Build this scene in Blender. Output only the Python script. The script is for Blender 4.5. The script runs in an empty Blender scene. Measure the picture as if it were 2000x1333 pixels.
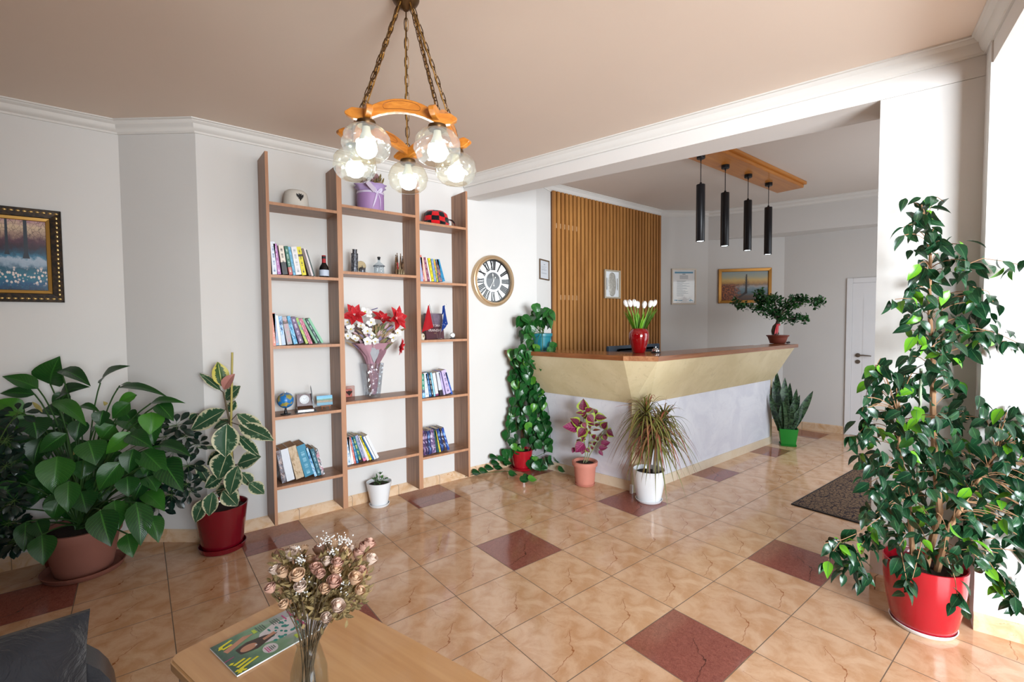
import bpy, bmesh, math, random
from mathutils import Vector, Matrix
D = bpy.data
SC = bpy.context.scene
COL = SC.collection
PI = math.pi
R = random.Random(7)

# ------------------------------------------------------------------ camera
FPX = 912.9                                   # focal length in pixels of the 2000 px wide frame
CAM = Vector((-1.688, -1.711, 1.4666))
ROT = Matrix.Rotation(-0.673892, 3, 'Z') @ Matrix.Rotation(1.531053, 3, 'X') @ Matrix.Rotation(-0.007616, 3, 'Z')
cd = D.cameras.new('camera')
cd.sensor_width = 36.0
cd.lens = FPX / 2000 * 36.0
cd.clip_start = 0.02
cam = D.objects.new('camera', cd)
COL.objects.link(cam)
cam.matrix_world = Matrix.Translation(CAM) @ ROT.to_4x4()
SC.camera = cam

# ------------------------------------------------------------------ light and exposure
SC.view_settings.view_transform = 'Standard'
SC.view_settings.look = 'None'
SC.view_settings.gamma = 1.0
SC.view_settings.exposure = -0.05
SC.view_settings.use_curve_mapping = False
wd = D.worlds.new('sky')
SC.world = wd
wd.use_nodes = True
_bg = wd.node_tree.nodes['Background']
_sky = wd.node_tree.nodes.new('ShaderNodeTexSky')
_sky.sky_type = 'NISHITA'
_sky.sun_disc = False
_sky.sun_elevation = math.radians(48)
_sky.sun_rotation = math.radians(200)
wd.node_tree.links.new(_sky.outputs[0], _bg.inputs[0])
_bg.inputs[1].default_value = 0.25


def area(name, loc, look, sx, sy, power, col, spread=180):
    l = D.lights.new(name, 'AREA')
    l.shape = 'RECTANGLE'
    l.size, l.size_y = sx, sy
    l.energy = power
    l.color = col
    l.spread = math.radians(spread)
    o = D.objects.new(name, l)
    COL.objects.link(o)
    o.location = loc
    o.rotation_euler = (Vector(look) - Vector(loc)).to_track_quat('-Z', 'Y').to_euler()
    return o


# daylight through the big south window and through the glazed entrance by the counter
area('window_daylight_south', (-0.80, -5.13, 1.45), (1.15, -2.0, 1.30), 2.7, 1.95, 275, (0.87, 0.94, 1.0), 104)
area('entrance_daylight', (3.6, -1.62, 1.25), (3.6, 1.0, 1.0), 2.0, 2.1, 46, (0.86, 0.93, 1.0))


def ray(u, v):
    return ROT @ Vector(((u - 1000) / FPX, -(v - 666.5) / FPX, -1.0))


def at(u, v, d):                                # the point d metres in front of the camera along its view axis
    return CAM + ray(u, v) * d


def on_z(u, v, z):
    r = ray(u, v)
    return CAM + r * ((z - CAM.z) / r.z)


def on_y(u, v, y):
    r = ray(u, v)
    return CAM + r * ((y - CAM.y) / r.y)


def on_wall(u, v, a, b):
    r = ray(u, v)
    n = Vector((b[1] - a[1], -(b[0] - a[0])))
    t = (n.x * (a[0] - CAM.x) + n.y * (a[1] - CAM.y)) / (n.x * r.x + n.y * r.y)
    return CAM + r * t


def depth(p):
    return -((Vector(p) - CAM) @ ROT).z


# ------------------------------------------------------------------ materials
def lin(h):
    if isinstance(h, (tuple, list)):
        return tuple(h) if len(h) == 4 else (*h, 1.0)
    h = h.lstrip('#')
    o = []
    for i in (0, 2, 4):
        c = int(h[i:i + 2], 16) / 255
        o.append(c / 12.92 if c <= 0.04045 else ((c + 0.055) / 1.055) ** 2.4)
    return (*o, 1.0)


class NT:
    def __init__(s, name):
        s.m = D.materials.new(name)
        s.m.use_nodes = True
        s.t = s.m.node_tree
        s.t.nodes.clear()
        s.out = s.t.nodes.new('ShaderNodeOutputMaterial')
        s.b = s.t.nodes.new('ShaderNodeBsdfPrincipled')
        s.t.links.new(s.b.outputs[0], s.out.inputs[0])
        s._tc = None

    def node(s, ty, **kw):
        n = s.t.nodes.new('ShaderNode' + ty)
        for k, v in kw.items():
            setattr(n, k, v)
        return n

    def put(s, sock, v):
        if hasattr(v, 'links'):
            s.t.links.new(v, sock)
        elif isinstance(v, str):
            sock.default_value = lin(v)
        elif isinstance(v, tuple) and sock.type == 'RGBA' and len(v) == 3:
            sock.default_value = (*v, 1)
        else:
            sock.default_value = v

    def tc(s, what='Object'):
        if s._tc is None:
            s._tc = s.node('TexCoord')
        return s._tc.outputs[what]

    def xyz(s, vec):
        n = s.node('SeparateXYZ')
        s.put(n.inputs[0], vec)
        return n.outputs[0], n.outputs[1], n.outputs[2]

    def comb(s, x, y, z):
        n = s.node('CombineXYZ')
        for i, v in enumerate((x, y, z)):
            s.put(n.inputs[i], v)
        return n.outputs[0]

    def math(s, op, a, b=0.0, c=0.0, clamp=False):
        n = s.node('Math', operation=op)
        n.use_clamp = clamp
        s.put(n.inputs[0], a)
        s.put(n.inputs[1], b)
        s.put(n.inputs[2], c)
        return n.outputs[0]

    def vmath(s, op, a, b=(0, 0, 0), scale=None):
        n = s.node('VectorMath', operation=op)
        s.put(n.inputs[0], a)
        s.put(n.inputs[1], b)
        if scale is not None:
            s.put(n.inputs[3], scale)
        return n.outputs['Value'] if op in ('DOT_PRODUCT', 'LENGTH', 'DISTANCE') else n.outputs[0]

    def mix(s, f, a, b):
        n = s.node('Mix', data_type='RGBA')
        s.put(n.inputs[0], f)
        s.put(n.inputs[6], a)
        s.put(n.inputs[7], b)
        return n.outputs[2]

    def noise(s, vec, scale=5.0, detail=3.0, rough=0.5, dist=0.0):
        n = s.node('TexNoise')
        s.put(n.inputs['Vector'], vec)
        n.inputs['Scale'].default_value = scale
        n.inputs['Detail'].default_value = detail
        n.inputs['Roughness'].default_value = rough
        n.inputs['Distortion'].default_value = dist
        return n.outputs[0]

    def vor(s, vec, scale, feature='F1', rnd=1.0, out='Distance'):
        n = s.node('TexVoronoi', feature=feature)
        s.put(n.inputs['Vector'], vec)
        n.inputs['Scale'].default_value = scale
        n.inputs['Randomness'].default_value = rnd
        return n.outputs[out]

    def step(s, v, lo, hi, a=0.0, b=1.0):
        n = s.node('MapRange', interpolation_type='SMOOTHSTEP')
        for i, q in enumerate((v, lo, hi, a, b)):
            s.put(n.inputs[i], q)
        return n.outputs[0]

    def ramp(s, f, stops, mode='LINEAR'):
        n = s.node('ValToRGB')
        n.color_ramp.interpolation = mode
        e = n.color_ramp.elements
        e[0].position, e[0].color = stops[0][0], lin(stops[0][1])
        e[1].position, e[1].color = stops[-1][0], lin(stops[-1][1])
        for p, c in stops[1:-1]:
            q = e.new(p)
            q.color = lin(c)
        s.put(n.inputs[0], f)
        return n.outputs[0]

    def scaled(s, vec, sc):
        n = s.node('Mapping')
        s.put(n.inputs[0], vec)
        n.inputs[3].default_value = sc
        return n.outputs[0]

    def island(s):
        return s.node('NewGeometry').outputs['Random Per Island']

    def bump(s, h, strength=0.2, dist=0.005):
        n = s.node('Bump')
        n.inputs['Strength'].default_value = strength
        n.inputs['Distance'].default_value = dist
        s.put(n.inputs['Height'], h)
        s.put(s.b.inputs['Normal'], n.outputs[0])
        return n.outputs[0]

    def set(s, **kw):
        al = {'col': 'Base Color', 'rough': 'Roughness', 'metal': 'Metallic', 'spec': 'Specular IOR Level', 'coat': 'Coat Weight',
              'trans': 'Transmission Weight', 'ior': 'IOR', 'alpha': 'Alpha', 'sheen': 'Sheen Weight', 'emit': 'Emission Color', 'estr': 'Emission Strength',
              'sss': 'Subsurface Weight'}
        for k, v in kw.items():
            s.put(s.b.inputs[al[k]], v)
        return s


def mat(name, col, rough=0.5, metal=0.0, var=0.08, vs=9.0, bump=0.0, bs=60.0, bd=0.002, **kw):
    n = NT(name)
    c = lin(col)
    if var:
        f = n.noise(n.tc(), vs, 3)
        n.set(col=n.mix(f, tuple(x * (1 - var) for x in c[:3]), tuple(min(1, x * (1 + var)) for x in c[:3])))
    else:
        n.set(col=c)
    n.set(rough=rough, metal=metal, **kw)
    if bump:
        n.bump(n.noise(n.tc(), bs, 3), bump, bd)
    return n.m


def wood(name, a, b, axis=2, freq=26.0, rough=0.4, stretch=0.06, per_island=0.0, knots=None, coat=0.0):
    n = NT(name)
    v = n.tc()
    sc = [1.0, 1.0, 1.0]
    sc[axis] = stretch
    if per_island:
        off = n.math('MULTIPLY', n.island(), 9.0)
        v = n.vmath('ADD', v, n.comb(off, off, off))
    g = n.noise(n.scaled(v, sc), freq, 4, 0.6, 0.6)
    g2 = n.noise(n.scaled(v, sc), freq * 5, 2)
    f = n.math('ADD', n.math('MULTIPLY', g, 0.75), n.math('MULTIPLY', g2, 0.25))
    c = n.ramp(f, [(0.33, a), (0.68, b)])
    if per_island:
        c = n.mix(n.math('MULTIPLY', n.island(), per_island), c, a)
    if knots:
        k = n.vor(n.scaled(v, knots), 1.0)
        c = n.mix(n.step(k, 0.10, 0.04), c, '5A2E12')
    n.set(col=c, rough=rough, coat=coat)
    n.bump(g, 0.08, 0.002)
    return n.m


def thin_glass(name, tint='FFFFFF', rough=0.02, refl=0.9, bump=None, bscale=20.0, blend=0.12, base=0.035):
    n = NT(name)
    n.t.nodes.remove(n.b)
    tr = n.node('BsdfTransparent')
    n.put(tr.inputs[0], lin(tint))
    gl = n.node('BsdfGlossy')
    gl.inputs['Roughness'].default_value = rough
    lw = n.node('LayerWeight')
    lw.inputs[0].default_value = blend
    if bump:
        bp = n.node('Bump')
        bp.inputs['Strength'].default_value = bump
        bp.inputs['Distance'].default_value = 0.01
        n.put(bp.inputs['Height'], n.vor(n.tc(), bscale, 'SMOOTH_F1'))
        n.put(gl.inputs['Normal'], bp.outputs[0])
        n.put(lw.inputs['Normal'], bp.outputs[0])
    mx = n.node('MixShader')
    n.put(mx.inputs[0], n.math('MULTIPLY', n.math('ADD', n.math('MULTIPLY', n.math('POWER', lw.outputs['Facing'], 3.0), 0.55), base), refl, clamp=True))
    n.put(mx.inputs[1], tr.outputs[0])
    n.put(mx.inputs[2], gl.outputs[0])
    n.put(n.out.inputs[0], mx.outputs[0])
    return n.m


def leafmat(name, dark, light, vein=None, rough=0.35, nv=9.0, slant=1.6, midw=0.035, trans=0.16, young=None, edge=None, heart=None, fleck=None, veinamt=0.5, bumpk=0.22):
    n = NT(name)
    u, v, _ = n.xyz(n.tc('UV'))
    a = n.math('MULTIPLY', n.math('ABSOLUTE', n.math('SUBTRACT', u, 0.5)), 2.0)       # 0 on the midrib, 1 at the margin
    isl = n.island()
    c = n.mix(isl, dark, light)
    if young:
        c = n.mix(n.step(isl, 0.86, 0.94), c, young)
    nz = n.noise(n.tc(), 34.0, 3, 0.6)
    if fleck:
        c = n.mix(n.step(n.noise(n.tc(), 22.0, 4, 0.7), 0.56, 0.66), c, fleck)
    if edge:
        nl = n.noise(n.comb(n.math('MULTIPLY', v, 13.0), n.math('MULTIPLY', u, 3.0), n.math('MULTIPLY', isl, 30.0)), 1.0, 4, 0.7)
        e = n.math('ADD', a, n.math('MULTIPLY', n.math('SUBTRACT', nl, 0.5), edge[1]))
        c = n.mix(n.step(e, edge[2], edge[2] + 0.07), c, edge[0])
    if heart:
        e = n.math('ADD', a, n.math('MULTIPLY', n.math('SUBTRACT', nz, 0.5), 0.9))
        c = n.mix(n.step(e, heart[1], heart[1] + 0.12), heart[0], c)
    w = n.math('SINE', n.math('MULTIPLY', n.math('SUBTRACT', v, n.math('MULTIPLY', a, slant / 10)), nv * 2 * PI))
    vm = n.math('MULTIPLY', n.step(w, 0.86, 1.0), veinamt)
    mid = n.step(a, midw * 2, midw)
    if vein:
        c = n.mix(n.math('MAXIMUM', mid, vm), c, vein)
    n.set(col=c, rough=rough, spec=0.45)
    n.bump(n.math('ADD', n.math('MULTIPLY', n.math('ABSOLUTE', w), 0.5), n.math('MULTIPLY', mid, -1.0)), bumpk, 0.004)
    tl = n.node('BsdfTranslucent')
    n.put(tl.inputs[0], n.mix(0.5, c, light))
    mx = n.node('MixShader')
    mx.inputs[0].default_value = trans
    n.put(mx.inputs[1], n.b.outputs[0])
    n.put(mx.inputs[2], tl.outputs[0])
    n.put(n.out.inputs[0], mx.outputs[0])
    return n.m


# ------------------------------------------------------------------ objects
def tag(o, label=None, cat=None, group=None, kind=None):
    if label:
        o['label'] = label
    if cat:
        o['category'] = cat
    if group:
        o['group'] = group
    if kind:
        o['kind'] = kind
    return o


def thing(name, label, cat, loc=(0, 0, 0), rz=0.0, group=None):
    o = D.objects.new(name, None)
    o.empty_display_size = 0.05
    COL.objects.link(o)
    o.location = loc
    o.rotation_euler = (0, 0, rz)
    return tag(o, label, cat, group)


def obj(name, bm, mats, parent=None, smooth=40, world=False, loc=None):
    """Link the bmesh as ONE mesh object. world=True: its vertices are in world space and the parent is not rotated."""
    if world and parent is not None:
        root, off = parent, Vector((0, 0, 0))
        while root:
            off += root.location
            root = root.parent
        bmesh.ops.translate(bm, verts=bm.verts, vec=-off)
    if loc is not None and world:
        bmesh.ops.translate(bm, verts=bm.verts, vec=-Vector(loc))
    me = D.meshes.new(name)
    bm.to_mesh(me)
    bm.free()
    if not isinstance(mats, (list, tuple)):
        mats = [mats]
    for m in mats:
        me.materials.append(m)
    if smooth:
        me.polygons.foreach_set('use_smooth', [True] * len(me.polygons))
        me.set_sharp_from_angle(angle=math.radians(smooth))
    o = D.objects.new(name, me)
    COL.objects.link(o)
    if parent is not None:
        o.parent = parent
    if loc is not None:
        o.location = loc
    return o


def dup(root, loc=None, label=None, parent=None):
    c = root.copy()
    COL.objects.link(c)
    if parent is not None:
        c.parent = parent
    if loc is not None:
        c.location = loc
    if label:
        c['label'] = label
    for ch in list(root.children):
        dup(ch, parent=c)
    return c


def BM():
    bm = bmesh.new()
    bm.loops.layers.uv.new('UVMap')
    return bm


def box(bm, a, b, mi=0, bev=0.0):
    a, b = Vector(a), Vector(b)
    vs = [bm.verts.new((x, y, z)) for z in (a.z, b.z) for y in (a.y, b.y) for x in (a.x, b.x)]
    fs = []
    for q in ((0, 2, 3, 1), (4, 5, 7, 6), (0, 1, 5, 4), (2, 6, 7, 3), (0, 4, 6, 2), (1, 3, 7, 5)):
        f = bm.faces.new([vs[i] for i in q])
        f.material_index = mi
        fs.append(f)
    if bev:
        es = list({e for f in fs for e in f.edges})
        bmesh.ops.bevel(bm, geom=es, offset=bev, segments=2, affect='EDGES', clamp_overlap=True)
    return vs


def prism(bm, poly, z0, z1, mi=0, top=None):
    """Upright prism over a plan polygon; top = another polygon for the upper outline."""
    top = top or poly
    lo = [bm.verts.new((p[0], p[1], z0)) for p in poly]
    hi = [bm.verts.new((p[0], p[1], z1)) for p in top]
    k = len(poly)
    fs = [bm.faces.new(lo[::-1]), bm.faces.new(hi)]
    for i in range(k):
        fs.append(bm.faces.new((lo[i], lo[(i + 1) % k], hi[(i + 1) % k], hi[i])))
    for f in fs:
        f.material_index = mi
    bmesh.ops.recalc_face_normals(bm, faces=fs)
    return fs


def lathe(bm, prof, seg=36, c=(0, 0, 0), mi=0, a0=0.0, fn=None):
    """Surface of revolution about z through c; prof = [(r, z)...]; fn(angle, r, z) may reshape the radius."""
    c = Vector(c)
    rings = []
    for r, z in prof:
        if r < 1e-6:
            rings.append([bm.verts.new(c + Vector((0, 0, z)))])
        else:
            ring = []
            for i in range(seg):
                a = a0 + 2 * PI * i / seg
                rr = fn(a, r, z) if fn else r
                ring.append(bm.verts.new(c + Vector((rr * math.cos(a), rr * math.sin(a), z))))
            rings.append(ring)
    fs = []
    for A, B in zip(rings, rings[1:]):
        for i in range(seg):
            j = (i + 1) % seg
            if len(A) == 1 and len(B) == 1:
                continue
            if len(A) == 1:
                fs.append(bm.faces.new((A[0], B[j], B[i])))
            elif len(B) == 1:
                fs.append(bm.faces.new((A[i], A[j], B[0])))
            else:
                fs.append(bm.faces.new((A[i], A[j], B[j], B[i])))
    for f in fs:
        f.material_index = mi
    return fs


def tube(bm, pts, rad, seg=8, mi=0, cap=True):
    pts = [Vector(p) for p in pts]
    n = len(pts)
    rs = rad if isinstance(rad, (list, tuple)) else [rad] * n
    rings = []
    ref = None
    for i, p in enumerate(pts):
        d = (pts[min(i + 1, n - 1)] - pts[max(i - 1, 0)])
        if d.length < 1e-9:
            d = Vector((0, 0, 1))
        d.normalize()
        if ref is None:
            ref = Vector((0, 0, 1)) if abs(d.z) < 0.9 else Vector((1, 0, 0))
        s = d.cross(ref)
        if s.length < 1e-5:
            s = d.cross(Vector((0.3, 1, 0.2)))
        s.normalize()
        t = s.cross(d)
        ref = t
        rings.append([bm.verts.new(p + (s * math.cos(2 * PI * k / seg) + t * math.sin(2 * PI * k / seg)) * rs[i]) for k in range(seg)])
    fs = []
    for A, B in zip(rings, rings[1:]):
        for k in range(seg):
            fs.append(bm.faces.new((A[k], B[k], B[(k + 1) % seg], A[(k + 1) % seg])))
    if cap:
        fs.append(bm.faces.new(rings[0]))
        fs.append(bm.faces.new(rings[-1][::-1]))
    for f in fs:
        f.material_index = mi
    return fs


def ball(bm, c, r, sc=(1, 1, 1), u=14, v=9, mi=0, m3=None):
    res = bmesh.ops.create_uvsphere(bm, u_segments=u, v_segments=v, radius=r)
    for vt in res['verts']:
        p = Vector((vt.co.x * sc[0], vt.co.y * sc[1], vt.co.z * sc[2]))
        if m3:
            p = m3 @ p
        vt.co = p + Vector(c)
    for f in {f for vt in res['verts'] for f in vt.link_faces}:
        f.material_index = mi


def xf(bm, m, verts=None):
    bmesh.ops.transform(bm, matrix=m, verts=verts if verts is not None else bm.verts)


def bez(a, b, c, n=8):
    a, b, c = Vector(a), Vector(b), Vector(c)
    return [a * (1 - t) ** 2 + b * 2 * t * (1 - t) + c * t * t for t in (i / n for i in range(n + 1))]


SHAPES = {
    'ellip': [0.06, .48, .78, .95, 1, .97, .86, .66, .36, .05],
    'ovate': [0.10, .72, .95, 1, .95, .84, .68, .48, .24, .02],
    'heart': [0.50, .92, 1, .97, .88, .75, .58, .38, .18, .02],
    'spoon': [0.06, .3, .55, .8, .96, 1, .95, .8, .5, .06],
    'strap': [0.55, .75, .9, 1, 1, .97, .88, .7, .42, .03],
    'blade': [0.8, 1, 1, .95, .85, .72, .56, .4, .22, .02],
}


def shp(kind, t):
    a = SHAPES[kind]
    x = t * (len(a) - 1)
    i = min(int(x), len(a) - 2)
    return a[i] + (a[i + 1] - a[i]) * (x - i)


def leaf(bm, base, tip, width, up, shape='ellip', n=7, fold=0.18, arch=0.12, mi=0, wave=0.0, across=4):
    """One leaf blade: a curved grid from base to tip; up = the direction its upper face looks to."""
    base, tip, up = Vector(base), Vector(tip), Vector(up)
    ax = tip - base
    L = ax.length
    if L < 1e-5:
        return
    ax /= L
    sd = ax.cross(up)
    if sd.length < 1e-4:
        sd = ax.cross(Vector((0.3, 0.5, 0.8)))
    sd.normalize()
    nm = sd.cross(ax).normalized()
    uvl = bm.loops.layers.uv.active
    rows = []
    ph = R.random() * 6
    for i in range(n + 1):
        t = i / n
        w = width * 0.5 * shp(shape, t)
        c = base + ax * (L * t) + nm * (arch * L * (4 * t * (1 - t)) * 0.6)
        row = []
        for j in range(across + 1):
            u = j / across * 2 - 1
            o = abs(u) * fold * w * 1.6 + wave * w * math.sin(ph + t * 14 + u) * abs(u)
            row.append(bm.verts.new(c + sd * (u * w) + nm * o))
        rows.append(row)
    for i in range(n):
        for j in range(across):
            f = bm.faces.new((rows[i][j], rows[i][j + 1], rows[i + 1][j + 1], rows[i + 1][j]))
            f.material_index = mi
            f.smooth = True
            for lp, (jj, ii) in zip(f.loops, ((j, i), (j + 1, i), (j + 1, i + 1), (j, i + 1))):
                lp[uvl].uv = (jj / across, ii / n)


def strip(bm, pts, width, up, shape='blade', mi=0, fold=0.25):
    """A long narrow leaf along a polyline."""
    pts = [Vector(p) for p in pts]
    uvl = bm.loops.layers.uv.active
    rows = []
    k = len(pts) - 1
    for i, p in enumerate(pts):
        d = (pts[min(i + 1, k)] - pts[max(i - 1, 0)]).normalized()
        s = d.cross(Vector(up))
        if s.length < 1e-4:
            s = d.cross(Vector((1, 0.2, 0)))
        s.normalize()
        nn = s.cross(d)
        w = width * 0.5 * shp(shape, i / k)
        rows.append([bm.verts.new(p - s * w + nn * fold * w), bm.verts.new(p), bm.verts.new(p + s * w + nn * fold * w)])
    for i in range(k):
        for j in range(2):
            f = bm.faces.new((rows[i][j], rows[i][j + 1], rows[i + 1][j + 1], rows[i + 1][j]))
            f.material_index = mi
            for lp, (jj, ii) in zip(f.loops, ((j, i), (j + 1, i), (j + 1, i + 1), (j, i + 1))):
                lp[uvl].uv = (jj / 2, ii / k)


def clamp_to(bm, planes, off=(0, 0, 0)):
    """Keep every vertex on the room side of the given walls: planes = [(point, normal)] in world space."""
    o = Vector(off)
    for v in bm.verts:
        w = v.co + o
        for pt, nr in planes:
            d = (w - Vector(pt)).dot(Vector(nr))
            if d < 0:
                w = w - Vector(nr) * d
        v.co = w - o


def text_mesh(name, s, size, m, parent, mtx, extrude=0.0004, sx=1.0, align='CENTER', shear=0.0):
    cu = D.curves.new(name, 'FONT')
    cu.body = s
    cu.size = size
    cu.extrude = extrude
    cu.align_x = align
    cu.align_y = 'CENTER'
    cu.shear = shear
    t = D.objects.new(name + '_tmp', cu)
    COL.objects.link(t)
    dg = bpy.context.evaluated_depsgraph_get()
    me = D.meshes.new_from_object(t.evaluated_get(dg))
    D.objects.remove(t)
    me.name = name
    me.materials.clear()
    me.materials.append(m)
    me.transform(Matrix.Diagonal((sx, 1, 1, 1)))
    me.transform(mtx)
    o = D.objects.new(name, me)
    COL.objects.link(o)
    if parent is not None:
        o.parent = parent
    return o

# ------------------------------------------------------------------ surface materials
def plaster(name, col, rough=0.85, bump=0.05):
    n = NT(name)
    f = n.noise(n.tc(), 1.7, 4, 0.6)
    c = lin(col)[:3]
    n.set(col=n.mix(f, tuple(x * 0.965 for x in c), tuple(min(1, x * 1.02) for x in c)), rough=rough, spec=0.25)
    n.bump(n.noise(n.tc(), 90, 3), bump, 0.002)
    return n.m


WALL = plaster('wall_paint', 'DBD9D6')
CEIL = plaster('ceiling_paint', 'E4D3C4')
TRIM = plaster('moulding_paint', 'DEDBD6', 0.6, 0.0)
BEAMP = plaster('beam_plaster', 'DEDAD6', 0.85, 0.25)


def tile_floor():
    n = NT('floor_tiles')
    x, y, _ = n.xyz(n.tc())
    gx, gy = n.math('DIVIDE', x, 0.4), n.math('DIVIDE', y, 0.4)
    ix, iy = n.math('FLOOR', gx), n.math('FLOOR', gy)
    s, t = n.math('SUBTRACT', gx, ix), n.math('SUBTRACT', 1.0, n.math('SUBTRACT', gy, iy))
    dark = n.math('MULTIPLY', n.math('LESS_THAN', n.math('FLOORED_MODULO', ix, 3.0), 0.5),
                  n.math('COMPARE', n.math('FLOORED_MODULO', iy, 3.0), 1.0, 0.5))
    p = n.comb(s, t, 0.0)
    w1 = n.node('TexNoise')
    n.put(w1.inputs['Vector'], p)
    w1.inputs['Scale'].default_value = 9.0
    w1.inputs['Detail'].default_value = 5.0
    wv = n.vmath('MULTIPLY', n.vmath('SUBTRACT', w1.outputs['Color'], (0.5, 0.5, 0.5)), (0.13, 0.13, 0.0))
    q = n.vmath('ADD', p, wv)

    def seg(a, b):
        a, b = Vector((*a, 0)), Vector((*b, 0))
        ab = b - a
        pa = n.vmath('SUBTRACT', q, tuple(a))
        h = n.math('DIVIDE', n.vmath('DOT_PRODUCT', pa, tuple(ab)), ab.length_squared, clamp=True)
        sc = n.node('VectorMath', operation='SCALE')
        sc.inputs[0].default_value = ab
        n.put(sc.inputs[3], h)
        return n.vmath('LENGTH', n.vmath('SUBTRACT', pa, sc.outputs[0]))
    main = n.math('MINIMUM', seg((.69, .45), (.40, .75)), seg((.40, .75), (.05, .83)))
    side = n.math('MINIMUM', seg((.62, .06), (.60, .2)), n.math('MINIMUM', seg((.60, .2), (.69, .45)), seg((.69, .45), (.52, .52))))
    crack = n.math('MAXIMUM', n.math('MULTIPLY', n.step(main, 0.009, 0.002), 0.85), n.math('MULTIPLY', n.step(side, 0.006, 0.001), 0.45))
    crack = n.math('MULTIPLY', crack, n.step(n.noise(p, 6.0, 2), 0.3, 0.55))
    m1 = n.noise(p, 3.2, 5, 0.62, 0.5)
    m2 = n.noise(p, 16.0, 4, 1.35, 0.8)
    lightc = n.mix(n.step(m1, 0.36, 0.66), 'D2AE8E', 'C0946E')
    lightc = n.mix(n.math('MULTIPLY', n.step(m2, 0.54, 0.75), 0.4), lightc, 'A06E46')
    darkc = n.mix(n.step(m2, 0.35, 0.68), '985C50', '723A32')
    c = n.mix(dark, lightc, darkc)
    c = n.mix(crack, c, n.mix(dark, '8E5028', '2E1412'))
    isl = n.node('TexWhiteNoise')
    n.put(isl.inputs[0], n.comb(ix, iy, 0.0))
    c = n.mix(n.math('MULTIPLY', isl.outputs[0], 0.10), c, '9C6C48')
    ex = n.math('ABSOLUTE', n.math('SUBTRACT', s, 0.5))
    ey = n.math('ABSOLUTE', n.math('SUBTRACT', t, 0.5))
    g = n.step(n.math('MAXIMUM', ex, ey), 0.4935, 0.4965)
    c = n.mix(g, c, '6E5C4C')
    n.set(col=c, rough=n.math('ADD', n.math('MULTIPLY', g, 0.5), n.math('ADD', 0.06, n.math('MULTIPLY', n.noise(n.tc(), 2.0, 2), 0.08))), spec=0.55)
    n.bump(n.math('MULTIPLY', g, -1.0), 0.35, 0.002)
    return n.m


FLOOR = tile_floor()


def skirt_mat():
    n = NT('skirting_tiles')
    x, y, z = n.xyz(n.tc())
    m = n.noise(n.tc(), 9.0, 4, 0.6, 0.8)
    c = n.mix(n.step(m, 0.4, 0.7), 'DFC3A4', 'CFA67C')
    v = n.step(n.noise(n.scaled(n.tc(), (1, 1, 2.5)), 13.0, 4, 0.7, 1.5), 0.62, 0.70)
    c = n.mix(n.math('MULTIPLY', v, 0.6), c, 'C07C3C')
    q = n.math('ABSOLUTE', n.math('SUBTRACT', n.math('FRACT', n.math('DIVIDE', n.math('ADD', x, y), 0.4)), 0.5))
    c = n.mix(n.step(q, 0.493, 0.497), c, '8F7B66')
    n.set(col=c, rough=0.25)
    return n.m


SKIRT = skirt_mat()

# ------------------------------------------------------------------ plan of the room (metres)
O_PIL = Vector((1.40, -0.968))                  # left edge of the pillar, front face
E1 = Vector((0.2255, -0.9742))                  # along the slanted pillar and beam
NRM = Vector((-0.9742, -0.2255))                # from the pillar into the lobby
COR = O_PIL + E1 * 0.392                        # inner corner pillar / step
STP = COR + NRM * 0.137                         # outer edge of the step
RW_END = STP + E1 * 3.92
KNK_L, KNK_R = Vector((-1.754, 2.34)), Vector((-1.36, 2.0))
RET_A, RET_B = Vector((1.616, 2.0)), Vector((1.93, 2.13))
WD_R = Vector((4.026, 2.13))
NK_B = Vector((4.622, 1.741))
NK_D = Vector((5.187, -0.053))
BK_END = NK_B + (NK_D - NK_B) * 1.98
AL = Vector((5.23, 0.978))
DW_END = Vector((5.70, -1.66))
H1, H2 = 2.80, 3.00


def wall(name, a, b, z0, z1, inside, t=0.12, m=None, ext=0.0):
    a, b = Vector(a), Vector(b)
    d = (b - a).normalized()
    a, b = a - d * ext, b + d * ext
    o = Vector((-d.y, d.x))
    if (Vector(inside) - a).dot(o) > 0:
        o = -o
    bm = BM()
    prism(bm, [a, b, b + o * t, a + o * t], z0, z1)
    ob = obj(name, bm, m or WALL, smooth=0)
    ob['kind'] = 'structure'
    return ob


def skirting(name, a, b, inside, h=0.085, t=0.012):
    a, b = Vector(a), Vector(b)
    d = (b - a).normalized()
    o = Vector((-d.y, d.x))
    if (Vector(inside) - a).dot(o) < 0:
        o = -o
    bm = BM()
    prism(bm, [a, b, b + o * t, a + o * t], 0.0, h - 0.012)
    prism(bm, [a, b, b + o * t, a + o * t], h - 0.012, h, top=[a, b, b + o * t * 0.3, a + o * t * 0.3])
    ob = obj(name, bm, SKIRT, smooth=0)
    ob['kind'] = 'structure'


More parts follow.
